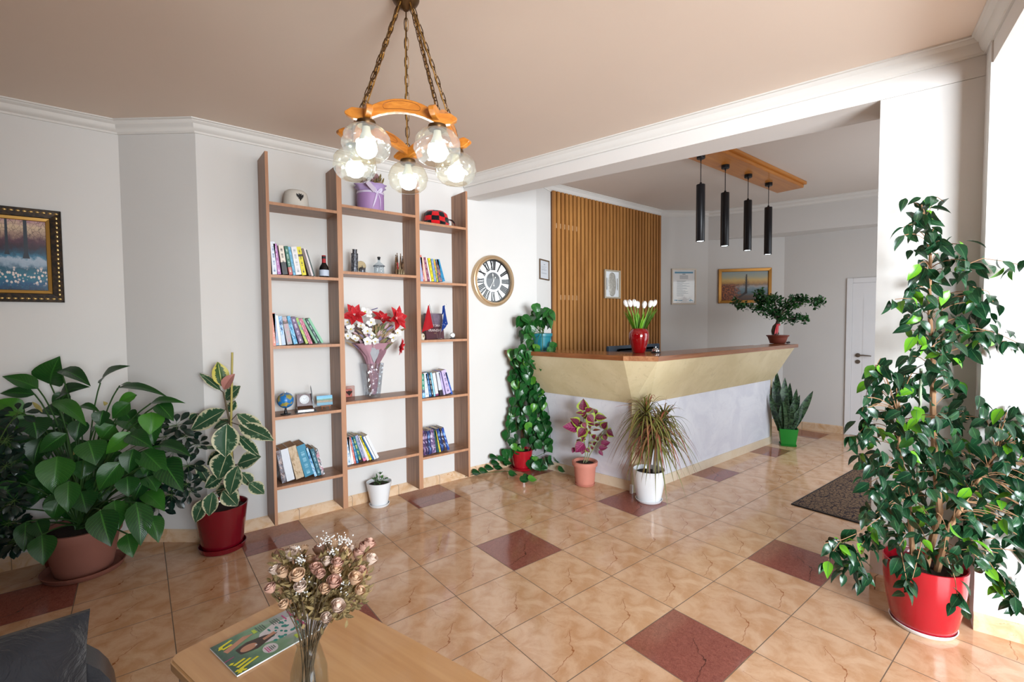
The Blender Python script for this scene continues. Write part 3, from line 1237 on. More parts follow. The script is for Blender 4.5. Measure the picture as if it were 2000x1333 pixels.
obj('seat', bm, VEL, ac, smooth=60)
bm = BM()
box(bm, (-.345, -.07, 0), (.345, .07, .33))
bmesh.ops.subdivide_edges(bm, edges=list(bm.edges), cuts=11, use_grid_fill=True)
for v in bm.verts:
    u, w = v.co.x / .345, (v.co.z - .165) / .165
    k = (max(0, 1 - abs(u) ** 4) * max(0, 1 - abs(w) ** 4)) ** .5
    v.co.y = v.co.y * (.22 + .95 * k) + .008 * math.sin(u * 5 + w * 3) * k
    v.co.x += -.012 * u * (1 - w * w)
    v.co.z += .008 * math.sin(u * 4) * k
xf(bm, Matrix.Translation((.0, .155, .418)) @ Matrix.Rotation(math.radians(-14), 4, 'X'))
obj('back_cushion', bm, VEL, ac, smooth=60)
for x, y in ((-.28, -.36), (.28, -.36), (-.28, .28), (.28, .28)):
    bm = BM(); lathe(bm, [(0, 0), (.018, 0), (.026, .09), (0, .09)], 14, (x, y, 0)); obj('leg', bm, BLACK, ac)

# ------------------------------------------------------------------ door mat
def mat_rug():
    n = NT('doormat_weave')
    v = n.tc()
    w = n.vmath('ADD', v, n.vmath('MULTIPLY', n.vmath('SUBTRACT', n.comb(n.noise(v, 9, 3), n.noise(n.vmath('ADD', v, (5, 3, 1)), 9, 3), 0.0), (.5, .5, 0)), (.05, .05, 0)))
    l1 = n.vor(n.scaled(w, (1, 1.6, 1)), 22.0, 'DISTANCE_TO_EDGE')
    l2 = n.vor(n.scaled(w, (1.7, 1, 1)), 34.0, 'DISTANCE_TO_EDGE')
    d = n.math('MAXIMUM', n.step(l1, 0.09, 0.02), n.math('MULTIPLY', n.step(l2, 0.09, 0.02), .8))
    c = n.mix(n.noise(v, 60, 2), '6E5844', '806852')
    c = n.mix(d, c, '25222A')
    n.set(col=c, rough=0.95, spec=0.1)
    n.bump(n.noise(v, 300, 2), 0.4, 0.003)
    return n.m
m0, m1 = on_z(1545, 984, 0.01), on_z(1704, 896, 0.01)
m2 = on_z(1704, 1023, 0.01)
mx = (m1 - m0).normalized()
RUGE = mat('doormat_edge', '2A2422', 0.9)
dm = thing('doormat', 'dark brown doormat with black scribble pattern on the tiled floor', 'doormat', (m0.x, m0.y, 0.0), math.atan2(mx.y, mx.x))
bm = BM(); box(bm, (.012, -.80, .0012), (2.2, -.012, .010), bev=.002)
obj('pile', bm, mat_rug(), dm, smooth=0)
bm = BM()
for a, b in (((0, -.812, .001), (2.212, -.80, .009)), ((0, -.012, .001), (2.212, 0, .009)), ((0, -.80, .001), (.012, -.012, .009)), ((2.2, -.80, .001), (2.212, -.012, .009))):
    box(bm, a, b)
obj('border', bm, RUGE, dm, smooth=0)

# ------------------------------------------------------------------ wall clock
GOLDF = mat('champagne_frame', 'C9AE8C', 0.35, 0.55, var=0.06)
DIAL = mat('clock_dial_white', 'E8EAEC', 0.5, var=0.02)
INK = mat('clock_black', '16181C', 0.35, var=0.02)
GREYM = mat('clock_grey', '6A6E72', 0.4, 0.3, var=0.04)
PANE = thin_glass('picture_glass', 'FFFFFF', 0.01, 0.9, blend=0.10)
ck = thing('wall_clock', 'large round wall clock with roman numerals and champagne frame right of the bookshelf', 'clock', (1.032, 1.998, 1.872))
def ydisc(bm):                                   # built about z, turned to face -y
    xf(bm, Matrix.Rotation(PI / 2, 4, 'X'))
    return bm
bm = BM()
lathe(bm, [(.212, .020), (.208, .045), (.213, .052), (.222, .050), (.226, .040), (.232, .046), (.242, .042), (.250, .026), (.250, 0), (.0, 0), (0, .004), (.21, .004), (.212, .02)], 64)
obj('frame', ydisc(bm), GOLDF, ck)
bm = BM(); lathe(bm, [(0, .012), (.212, .012)], 64); obj('dial', ydisc(bm), DIAL, ck)
def bar(bm, pts4, z=.0135):
    vs = [bm.verts.new((x, y, z)) for x, y in pts4]
    ws = [bm.verts.new((x, y, z - .001)) for x, y in pts4]
    bm.faces.new(vs)
    for i in range(4):
        bm.faces.new((vs[i], ws[i], ws[(i + 1) % 4], vs[(i + 1) % 4]))
def numeral(bm, s, ang):
    """Roman numeral: strokes run from radius .105 to .195, letters laid side by side along the circle."""
    wid = {'I': .0165, 'V': .036, 'X': .038}
    tot = sum(wid[c] for c in s)
    x = -tot / 2
    r0, r1 = .110, .196
    def P(xx, rr):
        k = rr / r1
        xx *= .50 + .55 * k
        return (xx * math.cos(-ang) + -rr * math.sin(-ang), xx * math.sin(-ang) + rr * math.cos(-ang))
    for c in s:
        w = wid[c]
        if c == 'I':
            bar(bm, [P(x + .0012, r0), P(x + w - .0012, r0), P(x + w - .0012, r1), P(x + .0012, r1)])
        elif c == 'V':
            bar(bm, [P(x + w * .32, r0), P(x + w * .66, r0), P(x + w * .46, r1), P(x + .001, r1)])
            bar(bm, [P(x + w * .45, r0), P(x + w * .60, r0), P(x + w - .001, r1), P(x + w * .78, r1)])
        else:
            bar(bm, [P(x + w * .58, r0), P(x + w - .001, r0), P(x + w * .44, r1), P(x + .001, r1)])
            bar(bm, [P(x + .001, r0), P(x + w * .20, r0), P(x + w - .001, r1), P(x + w * .80, r1)])
        x += w
    bar(bm, [P(-tot / 2, r0 - .003), P(tot / 2, r0 - .003), P(tot / 2, r0 + .003), P(-tot / 2, r0 + .003)], .0137)
    bar(bm, [P(-tot / 2, r1 - .004), P(tot / 2, r1 - .004), P(tot / 2, r1 + .003), P(-tot / 2, r1 + .003)], .0137)
for i, s in enumerate(['XII', 'I', 'II', 'III', 'IIII', 'V', 'VI', 'VII', 'VIII', 'IX', 'X', 'XI']):
    bm = BM(); numeral(bm, s, i * PI / 6)
    bmesh.ops.recalc_face_normals(bm, faces=bm.faces)
    obj('numeral', ydisc(bm), INK, ck, smooth=0)
bm = BM(); lathe(bm, [(.197, .0125), (.197, .0145), (.211, .0145), (.212, .0125)], 64); obj('minute_track', ydisc(bm), INK, ck)
bm = BM(); lathe(bm, [(0, .0150), (.085, .0150), (.085, .012)], 48); obj('centre_disc', ydisc(bm), GREYM, ck)
bm = BM(); lathe(bm, [(.084, .0145), (.085, .0185), (.092, .0185), (.093, .0125)], 48); obj('centre_ring', ydisc(bm), DIAL, ck)
HANDM = mat('clock_hand_white', 'F2F2EE', 0.4, var=0.02)
for nm, ang, ln, tail, z in (('hour_hand', math.radians(-6), .078, .045, .0195), ('minute_hand', math.radians(211), .100, .040, .0220)):
    bm = BM()
    pts = [(-.0016, -tail), (.0016, -tail), (.0022, ln * .62), (.0075, ln * .72), (0, ln), (-.0075, ln * .72), (-.0022, ln * .62)]
    prism(bm, pts, z, z + .0012)
    lathe(bm, [(0, z), (.007, z), (.007, z + .0014), (0, z + .0014)], 14, (0, -tail, 0))
    lathe(bm, [(0, z), (.006, z), (.006, z + .002), (0, z + .002)], 14)
    xf(bm, Matrix.Rotation(-ang, 4, 'Z'))
    obj(nm, ydisc(bm), HANDM, ck, smooth=0)
bm = BM(); lathe(bm, [(0, .034), (.211, .034)], 64); obj('glass', ydisc(bm), PANE, ck)


# ------------------------------------------------------------------ frames on the walls
def frame_axes(pl, pr, inside):
    """Frame of axes for something hanging on a wall: x to the right along it, y into the room, z up."""
    d = Vector((pr.x - pl.x, pr.y - pl.y, 0)).normalized()
    n = Vector((-d.y, d.x, 0))
    if n.dot(Vector((*inside, 0)) - pl) < 0:
        n = -n
    return d, n


def hang(name, label, cat, tlp, trp, blp, brp, a, b, inside, out=0.002):
    P = [on_wall(*q, a, b) for q in (tlp, trp, blp, brp)]
    d, n = frame_axes(P[2], P[3], inside)
    w = ((P[1] - P[0]).to_2d().length + (P[3] - P[2]).to_2d().length) / 2
    h = ((P[0].z - P[2].z) + (P[1].z - P[3].z)) / 2
    c = sum(P, Vector()) / 4 + n * out
    t = thing(name, label, cat, c)
    t.matrix_world = Matrix(((d.x, n.x, 0, c.x), (d.y, n.y, 0, c.y), (0, 0, 1, c.z), (0, 0, 0, 1)))
    return t, w, h


def ring_frame(bm, w, h, fw, y0, y1, mi=0, bev=0.003):
    """Mitred picture frame of outer size w x h, bar width fw, from the wall y0 to the front y1."""
    prof = [(0, y0), (0, y1 - bev), (bev, y1), (fw - bev, y1 - bev), (fw, y1 - 3 * bev), (fw, y0)]
    cs = [(-1, -1), (1, -1), (1, 1), (-1, 1)]
    rows = []
    for sx, sz in cs:
        rows.append([bm.verts.new((sx * (w / 2 - o), y, sz * (h / 2 - o))) for o, y in prof])
    fs = []
    for i in range(4):
        A, B = rows[i], rows[(i + 1) % 4]
        for j in range(len(prof)):
            k = (j + 1) % len(prof)
            fs.append(bm.faces.new((A[j], A[k], B[k], B[j])))
    for f in fs:
        f.material_index = mi
    bmesh.ops.recalc_face_normals(bm, faces=fs)


def rect(bm, x0, x1, z0, z1, y, mi=0):
    vs = [bm.verts.new(q) for q in ((x0, y, z0), (x1, y, z0), (x1, y, z1), (x0, y, z1))]
    f = bm.faces.new(vs)
    f.material_index = mi
    uvl = bm.loops.layers.uv.active
    for lp, uv in zip(f.loops, ((0, 0), (1, 0), (1, 1), (0, 1))):
        lp[uvl].uv = uv
    f.normal_update()
    return f


def sheet(bm, w, h, y, mi=0):
    f = rect(bm, -w / 2, w / 2, -h / 2, h / 2, y, mi)
    if f.normal.y < 0:
        f.normal_flip()


def poly(bm, pts, y, mi):
    vs = [bm.verts.new((p[0], y, p[1])) for p in pts]
    f = bm.faces.new(vs)
    f.material_index = mi
    f.normal_update()
    if f.normal.y < 0:
        f.normal_flip()


# painting of a wood with flowers on the left wall
def woodland_canvas():
    n = NT('woodland_canvas')
    u, v, _ = n.xyz(n.tc('UV'))
    p = n.comb(n.math('MULTIPLY', u, 1.3), v, 0.0)
    nz = n.noise(p, 9.0, 5, 0.65)
    vv = n.math('ADD', v, n.math('MULTIPLY', n.math('SUBTRACT', nz, .5), .22))
    c = n.ramp(vv, [(0.0, '0C2C4C'), (.10, '124E78'), (.20, '1E6E84'), (.30, '2A5A70'), (.37, '8EA4B8'), (.44, 'A8B8C8'), (.48, '3A7898'), (.54, '24485E'), (.62, '382A38'), (.72, '5A3A48'), (.80, 'A88C7C'), (.90, 'D4BC9E'), (1.0, 'B08490')])
    br = n.vor(n.scaled(p, (1, 1, 1)), 16.0, 'DISTANCE_TO_EDGE')
    up = n.step(v, .52, .62)
    c = n.mix(n.math('MULTIPLY', n.math('MULTIPLY', n.step(br, .05, .012), up), .65), c, '3C2832')
    fl = n.vor(p, 21.0)
    band = n.math('MULTIPLY', n.step(v, .06, .13), n.step(v, .36, .30))
    patch = n.step(n.noise(p, 4.5, 3), .42, .50)
    c = n.mix(n.math('MULTIPLY', n.math('MULTIPLY', n.step(fl, .48, .30), band), patch), c, 'E4D4CC')
    sp = n.vor(p, 48.0)
    c = n.mix(n.math('MULTIPLY', n.step(sp, .35, .15), n.math('MULTIPLY', n.step(v, .2, .05), .4)), c, '2E9A94')
    n.set(col=c, rough=0.3)
    return n.m
DGOLD = NT('ornate_gold_frame')
f = DGOLD.noise(DGOLD.tc(), 60, 3)
DGOLD.set(col=DGOLD.ramp(f, [(.40, '140B05'), (.7, '3E2A10')]), rough=0.35, metal=0.5)
DGOLD = DGOLD.m
LGOLD = mat('gold_inner_edge', 'B58A45', 0.35, 0.6)
TRUNK = mat('painted_trunk', '1E2A38', 0.4, var=0.35, vs=30)
a, b = (-3, 2.339), (-1, 2.339)
pt_, pw, ph = hang('framed_painting', 'woodland painting with pale flowers in ornate dark gold frame on the left wall', 'painting', (-125, 389), (118, 416), (-118, 586), (128.5, 593), a, b, (-2, 0))
bm = BM(); ring_frame(bm, pw, ph, .052, 0, .030)
obj('frame', bm, DGOLD, pt_, smooth=0)
bm = BM()
nx, nz2 = int(pw / .028), int(ph / .028)
for i in range(nx):
    for s in (-1, 1):
        ball(bm, (-pw / 2 + .02 + (pw - .04) * i / (nx - 1), .030, s * (ph / 2 - .020)), .008, (1.2, .6, .8), 8, 5)
for i in range(1, nz2 - 1):
    for s in (-1, 1):
        ball(bm, (s * (pw / 2 - .020), .030, -ph / 2 + .02 + (ph - .04) * i / (nz2 - 1)), .008, (.8, .6, 1.2), 8, 5)
obj('carved_beading', bm, mat('beading_gold', 'D8B878', 0.2, 0.7), pt_)
bm = BM(); ring_frame(bm, pw - .10, ph - .10, .022, 0, .022)
obj('inner_frame', bm, LGOLD, pt_, smooth=0)
bm = BM()
cw, chh = pw - .134, ph - .134
sheet(bm, cw, chh, .008)
for x0, x1, z0, z1 in ((.02, .055, .0, .5), (.225, .275, -.045, .5), (-.28, -.25, .0, .5), (-.43, -.40, .05, .5)):
    w0 = (x1 - x0)
    poly(bm, [((x0 - w0 * .35) * cw, z0 * chh), ((x1 + w0 * .35) * cw, z0 * chh), (x1 * cw, (z0 + .08) * chh), ((x1 - w0 * .1) * cw, z1 * chh), ((x0 + w0 * .1) * cw, z1 * chh), (x0 * cw, (z0 + .08) * chh)], .0085, 1)
obj('canvas', bm, [woodland_canvas(), TRUNK], pt_, smooth=0)

# landscape painting in the nook
def lake_canvas():
    n = NT('lake_canvas')
    u, v, _ = n.xyz(n.tc('UV'))
    p = n.comb(n.math('MULTIPLY', u, 1.6), v, 0.0)
    nz = n.noise(p, 7.0, 5, 0.65)
    vv = n.math('ADD', v, n.math('MULTIPLY', n.math('SUBTRACT', nz, .5), .16))
    c = n.ramp(vv, [(0.0, '3A2414'), (.14, '5A3A1C'), (.24, '48606A'), (.40, '6E8690'), (.48, 'A09A98'), (.54, '8A6A4A'), (.60, 'B88A48'), (.70, 'CDAE68'), (.82, 'A8A890'), (1.0, '8C9CA4')])
    lft = n.math('MULTIPLY', n.step(n.math('ADD', u, n.math('MULTIPLY', n.math('SUBTRACT', nz, .5), .5)), .46, .26), n.step(v, .62, .50))
    c = n.mix(lft, c, n.mix(n.step(n.noise(p, 18.0, 4), .42, .62), '5A2E16', 'A85A26'))
    n.set(col=c, rough=0.35)
    return n.m
GILT = mat('gilt_frame', 'A87430', 0.3, 0.6, var=0.12)
a, b = tuple(NK_B), tuple(AL)
lk, pw, ph = hang('framed_painting', 'lake sunset painting with a bare tree in gilt frame behind the counter', 'painting', (1403, 529), (1506.5, 521), (1402.5, 594.5), (1505.5, 590), a, b, NMID)
bm = BM(); ring_frame(bm, pw, ph, .040, 0, .028); obj('frame', bm, GILT, lk, smooth=0)
bm = BM(); ring_frame(bm, pw - .056, ph - .056, .014, 0, .024); obj('inner_frame', bm, LGOLD, lk, smooth=0)
bm = BM()
cw, chh = pw - .08, ph - .08
sheet(bm, cw, chh, .008)
poly(bm, [(.0, -.30 * chh), (.06 * cw, -.26 * chh), (.048 * cw, .40 * chh), (.032 * cw, .40 * chh), (.012 * cw, -.1 * chh)], .0086, 1)
poly(bm, [(-.16 * cw, -.42 * chh), (-.10 * cw, -.42 * chh), (.05 * cw, -.26 * chh), (.045 * cw, -.12 * chh), (.02 * cw, -.20 * chh)], .0086, 1)
RS = random.Random(5)
for k in range(26):
    z = (-.05 + .43 * k / 26) * chh
    s = -1 if k % 2 else 1
    ln = (.075 * (1 - k / 34)) * cw * RS.uniform(.6, 1.1)
    poly(bm, [(.038 * cw, z), (.038 * cw + s * ln, z + .05 * chh), (.038 * cw + s * ln, z + .058 * chh), (.038 * cw, z + .018 * chh)], .0087, 1)
obj('canvas', bm, [lake_canvas(), mat('painted_tree', '2C2018', 0.4)], lk, smooth=0)

# certificate in a pale frame on the nook corner wall
WFR = mat('pale_wood_frame', 'DCD0C0', 0.4)
PAPER = mat('paper_white', 'EEF0F2', 0.6, var=0.02)
CBLUE = mat('print_blue', '5E9CBC', 0.6, var=0.05)
CGREY = mat('print_grey', '8E949C', 0.6, var=0.05)
a, b = tuple(WD_R), tuple(NK_B)
ce, pw, ph = hang('framed_certificate', 'pale framed certificate with a blue band on the wall behind the counter', 'certificate', (1311, 524.5), (1359.5, 526), (1311, 595), (1358.5, 595.5), a, b, NMID)
bm = BM(); ring_frame(bm, pw, ph, .022, 0, .020); obj('frame', bm, WFR, ce, smooth=0)
bm = BM()
cw, chh = pw - .04, ph - .04
sheet(bm, cw, chh, .006, 0)
q = lambda x0, x1, z0, z1, m: poly(bm, [(x0 * cw, z0 * chh), (x1 * cw, z0 * chh), (x1 * cw, z1 * chh), (x0 * cw, z1 * chh)], .0066, m)
q(-.42, .42, .40, .45, 1)
q(-.07, .07, .365, .385, 2)
for k in range(4):
    q(-.19, .19, .325 - .03 * k, .337 - .03 * k, 2)
RS = random.Random(9)
for k in range(18):
    z = .17 - .027 * k
    q(-.32, -.32 + RS.uniform(.25, .62), z, z + .009, 2)
q(-.43, -.30, -.43, -.40, 1); q(-.26, -.06, -.43, -.41, 1); q(.24, .42, -.44, -.41, 1); q(.29, .35, -.41, -.38, 1)
obj('document', bm, [PAPER, CBLUE, CGREY], ce, smooth=0)
bm = BM(); sheet(bm, pw - .036, ph - .036, .012); obj('glass', bm, PANE, ce, smooth=0)

# small notice on the slanted return wall
a, b = tuple(RET_A), tuple(RET_B)
DWF = mat('dark_wood_frame', '5A4632', 0.45)
no, pw, ph = hang('framed_notice', 'small dark framed notice on the narrow wall left of the wooden slats', 'notice', (1053, 504.5), (1071.5, 511.5), (1052.3, 544.5), (1070, 549.3), a, b, (1.5, 0.5))
bm = BM(); ring_frame(bm, pw, ph, .014, 0, .016); obj('frame', bm, DWF, no, smooth=0)
bm = BM()
cw, chh = pw - .024, ph - .024
sheet(bm, cw, chh, .006, 0)
q(-.08, .10, .27, .31, 1)
for z, x1 in ((.16, .25), (.08, .12), (.0, .32), (-.03, .18), (-.10, -.2), (-.19, .25), (-.22, .3)):
    q(-.36, x1, z, z + .014, 1)
obj('document', bm, [mat('paper_grey', 'CDD0D6', 0.6, var=0.02), CGREY], no, smooth=0)
bm = BM(); sheet(bm, cw, chh, .010); obj('glass', bm, PANE, no, smooth=0)

# silver relief in a small frame hanging on the slats
a, b = (2, 2.082), (4, 2.082)
si, pw, ph = hang('framed_relief', 'small framed silver oval relief hanging on the wooden slats', 'picture', (1179.5, 527), (1210, 529), (1179, 583), (1209, 584), a, b, (3, 0))
bm = BM(); ring_frame(bm, pw, ph, .020, 0, .024); obj('frame', bm, mat('silver_wood_frame', 'B5A893', 0.4, 0.2), si, smooth=0)
bm = BM(); sheet(bm, pw - .03, ph - .03, .006); obj('backing', bm, mat('relief_paper', 'E2E6EA', 0.5, var=0.03), si, smooth=0)
SILV = NT('silver_relief')
f = SILV.noise(SILV.tc(), 45, 4, 0.6, 1.5)
SILV.set(col=SILV.ramp(f, [(.35, 'A8A69E'), (.65, 'D8D6CE')]), rough=0.35, metal=0.6)
SILV.bump(f, 0.8, 0.01)
SILV = SILV.m
bm = BM()
for (cx, cz, rx, rz) in ((0, 0, .26, .40), (0, .26, .20, .16), (0, -.26, .20, .16)):
    lathe(bm, [(0, .014), (.7, .013), (.92, .012), (1.0, .006)], 36, fn=None)
    vs = bm.verts[-(36 * 3 + 1):]
    for vt in vs:
        x, y, z = vt.co
        vt.co = (x * rx * pw + cx * pw, z, y * rz * ph + cz * ph)
for s in (-1, 1):
    box(bm, (s * .34 * pw - .008, .006, -.2 * ph), (s * .34 * pw + .008, .010, .22 * ph), bev=.002)
bmesh.ops.recalc_face_normals(bm, faces=bm.faces)
obj('relief', bm, SILV, si, smooth=50)
bm = BM(); sheet(bm, pw - .03, ph - .03, .017); obj('glass', bm, PANE, si, smooth=0)

# ------------------------------------------------------------------ books
def bookmat(name, col, t, h, ink=None, bands=(), busy=None, band_txt=None, dashes=16.0):
    n = NT(name)
    x, y, z = n.xyz(n.tc())
    c = lin(col)
    zf = n.math('DIVIDE', z, h)
    if busy:
        k = n.noise(n.scaled(n.tc(), (60, 20, 40)), 1.0, 3, 0.7)
        k2 = n.vor(n.scaled(n.tc(), (90, 40, 45)), 1.0, out='Color')
        c = n.mix(n.step(k, .42, .58), c, busy[0])
        c = n.mix(n.step(n.xyz(k2)[0], busy[2] if len(busy) > 2 else .62, .9), c, busy[1])
    for b0, b1, bc in bands:
        m = n.math('MULTIPLY', n.math('GREATER_THAN', zf, b0), n.math('LESS_THAN', zf, b1))
        c = n.mix(m, c, bc)
    if ink:
        xf_ = n.math('ABSOLUTE', n.math('SUBTRACT', n.math('DIVIDE', x, t), 0.5))
        dz = n.noise(n.comb(0.0, 0.0, n.math('MULTIPLY', z, dashes * 10)), 1.0, 1, 0.5)
        word = n.noise(n.comb(3.0, 0.0, n.math('MULTIPLY', z, 22.0)), 1.0, 0)
        m = n.math('MULTIPLY', n.step(dz, .47, .52), n.math('LESS_THAN', xf_, 0.19))
        m = n.math('MULTIPLY', m, n.step(word, .44, .46))
        m = n.math('MULTIPLY', m, n.math('MULTIPLY', n.math('GREATER_THAN', zf, .08), n.math('LESS_THAN', zf, .92)))
        m = n.math('MULTIPLY', m, n.math('LESS_THAN', y, 0.0012))
        c = n.mix(m, c, ink)
    n.set(col=c, rough=0.38, spec=0.45)
    return n.m


PAGES = NT('book_pages')
_f = PAGES.noise(PAGES.scaled(PAGES.tc(), (260, 2, 2)), 1.0, 2)
PAGES.set(col=PAGES.mix(_f, 'E6DCC6', 'C2B294'), rough=0.9)
PAGES = PAGES.m
PAGES_OLD = NT('book_pages_browned')
_f = PAGES_OLD.noise(PAGES_OLD.scaled(PAGES_OLD.tc(), (260, 2, 2)), 1.0, 2)
PAGES_OLD.set(col=PAGES_OLD.mix(_f, '8E6A4A', 'A68464'), rough=0.9)
PAGES_OLD = PAGES_OLD.m


def book(label, group, spine_y, zs, bl, br, tl, col, depth_=0.13, lean=True, hmax=None, old=False, idx=0, **kw):
    """A book standing on a shelf (top of shelf zs) with its spine to the room, leaning to the left."""
    pb0 = on_y(*bl, spine_y)
    pb1 = on_y(*br, spine_y)
    pt0 = on_y(*tl, spine_y)
    x_in = max(q[0] for q in BAY if q[0] < pb1.x) + .002
    pt0.x, pb0.x = max(pt0.x, x_in), max(pb0.x, x_in)
    ang = math.atan2(pt0.x - pb0.x, pt0.z - zs)         # negative: the top leans left
    wid = max(0.006, (pb1.x - pb0.x) * math.cos(ang))
    h = math.hypot(pt0.x - pb0.x, pt0.z - zs)
    # the lowest corner of a book leaning left is its right-hand one
    t = thing('book', label, 'book', (pb0.x, spine_y, zs), group=group)
    lift = max(0.0, -math.sin(-ang) * 0) + (wid * math.sin(-ang) if ang < 0 else 0.0)
    t.location.z = zs + 0.0005 + (wid * math.sin(-ang) if ang < 0 else 0.0)
    t.rotation_euler = (0, ang, 0)
    m = bookmat('book_cover_%02d' % idx, col, wid, h, **kw)
    bd = 0.0016
    bm = BM()
    box(bm, (0, 0, 0), (bd, depth_, h))
    box(bm, (wid - bd, 0, 0), (wid, depth_, h))
    box(bm, (bd, 0, 0), (wid - bd, bd, h))
    obj('cover', bm, m, t, smooth=0)
    bm = BM()
    box(bm, (bd, bd, .002), (wid - bd, depth_ - .004, h - .003))
    obj('page_block', bm, PAGES_OLD if old else PAGES, t, smooth=0)
    return t


def row(sc, off, pts):
    return [(off[0] + a / sc, off[1] + b / sc) for a, b in pts]


BIDX = [0]


def shelf_books(where, group, sc, off, spine_y, zs, items, dep=0.13):
    for it in items:
        lab, b0, b1, by, t0, ty, col = it[:7]
        kw = it[7] if len(it) > 7 else {}
        bl, br, tl = row(sc, off, [(b0, by), (b1, by), (t0, ty)])
        BIDX[0] += 1
        book(lab + ' ' + where, group, spine_y, zs, bl, br, tl, col, depth_=kw.pop('dep', dep), idx=BIDX[0], **kw)


LZ, MZ, RZ = SHELF_Z['L'], SHELF_Z['M'], SHELF_Z['R']
shelf_books('in the left bay beside the wine bottle', 'books beside the wine bottle', 11.106, (500, 450), 1.772, LZ[1], [
    ('tall white book with blue spine lettering', 360, 458, 952, 282, 245, 'D4DCE8', dict(ink='5A7AA8')),
    ('orchid pink book', 472, 546, 955, 372, 300, 'A868A8', dict(ink='E8C8E4')),
    ('thick cream and black two-tone book', 582, 692, 962, 482, 340, 'DCD2C4', dict(ink='2A2420', bands=[(0, .42, '34363C')])),
    ('dark green book with red foot', 724, 800, 968, 612, 355, '1E6450', dict(ink='B8D0C4', bands=[(0, .27, 'C0605C')])),
    ('sky blue paperback', 812, 863, 970, 694, 370, '6AAED0', dict(ink='2E5E80')),
    ('thick plain white paperback', 870, 992, 976, 758, 378, 'DCDADC', dict(ink='9A9EA8')),
    ('yellow book with round black emblem', 1003, 1096, 980, 878, 378, 'D8CC20', dict(ink='3A3820', bands=[(.66, .74, '4A3A20')])),
    ('grey brown hardback', 1150, 1202, 982, 974, 412, '6A5C58'),
    ('slim pale pink book', 1208, 1250, 984, 1034, 412, 'D8CCCE', dict(dep=.12)),
    ('slim dark green notebook', 1256, 1284, 986, 1078, 436, '2E4A48', dict(dep=.12)),
])
shelf_books('on the left bay middle shelf', 'books on the middle shelf of the left bay', 11.106, (510, 590), 1.775, LZ[2], [
    ('slim coral red booklet', 262, 324, 955, 212, 240, 'D88470', dict(ink='F0D0C4')),
    ('pale blue booklet with pink lettering', 328, 392, 955, 242, 262, '86AACA', dict(ink='C89AB0')),
    ('plain cream white booklet', 396, 452, 955, 308, 300, 'E0E2DC'),
    ('blue and white sea photo book', 458, 538, 950, 368, 322, '5E9ED0', dict(busy=('C8DCEE', '1E4A80'), bands=[(0, .35, 'B8CCE8')])),
    ('grey pink book with small portrait', 572, 682, 942, 452, 345, 'A8A0A4', dict(ink='C48C98', bands=[(.74, .86, '5A4A44')])),
    ('bright turquoise photo book', 714, 798, 936, 546, 338, '2E98C8', dict(busy=('8CC4E4', '1A6A9A'))),
    ('purple hardback with white lettering', 828, 932, 930, 640, 372, '5E4470', dict(ink='CFC4DA')),
    ('green and yellow patterned book', 974, 1032, 928, 746, 376, '8EB45A', dict(busy=('C8C860', '5E9E84'))),
    ('slim rose pink book', 1044, 1082, 922, 816, 386, 'B8607E', dict(ink='E8C0D0', dep=.12)),
    ('second slim pink book', 1086, 1124, 920, 856, 382, 'CC7890', dict(ink='6E2A44', dep=.12)),
    ('mint green book', 1190, 1240, 916, 890, 392, '70A684', dict(dep=.12)),
    ('dark teal book with white lettering', 1250, 1300, 914, 962, 405, '24464A', dict(ink='D8E4E4', dep=.12)),
    ('outermost pale green book', 1312, 1370, 912, 1010, 396, '7EBA98', dict(dep=.12)),
])
shelf_books('on the lowest left shelf', 'old books on the lowest left shelf', 7.015, (510, 850), 1.812, LZ[4], [
    ('slim grey book with collage spine', 290, 350, 650, 205, 232, '8A8E9A', dict(busy=('5A4A4E', 'B8A8A4'), dep=.16, old=True)),
    ('thick blank white book', 356, 466, 640, 258, 232, 'D4DAE2', dict(dep=.17, old=True)),
    ('thick tan book with cracked paper spine', 482, 596, 618, 366, 200, 'BCA488', dict(busy=('C8B498', 'A08868'), dep=.17, old=True)),
    ('thick teal blue cloth hardback', 604, 728, 592, 478, 192, '3E88A6', dict(ink='8EC0D2', bands=[(0, .62, '3E88A6')], dep=.16, old=True)),
    ('sky blue and white book', 736, 772, 566, 606, 200, '6AB0DC', dict(busy=('C4E0F0', '3A7AB0'), dep=.16, old=True)),
    ('deep teal hardback', 778, 828, 550, 672, 212, '2C6478', dict(ink='A0C8D4', dep=.16, old=True)),
    ('black white and pink book', 832, 876, 528, 732, 220, '26323E', dict(busy=('E0E0E4', 'C08A9A', .5), dep=.16)),
])
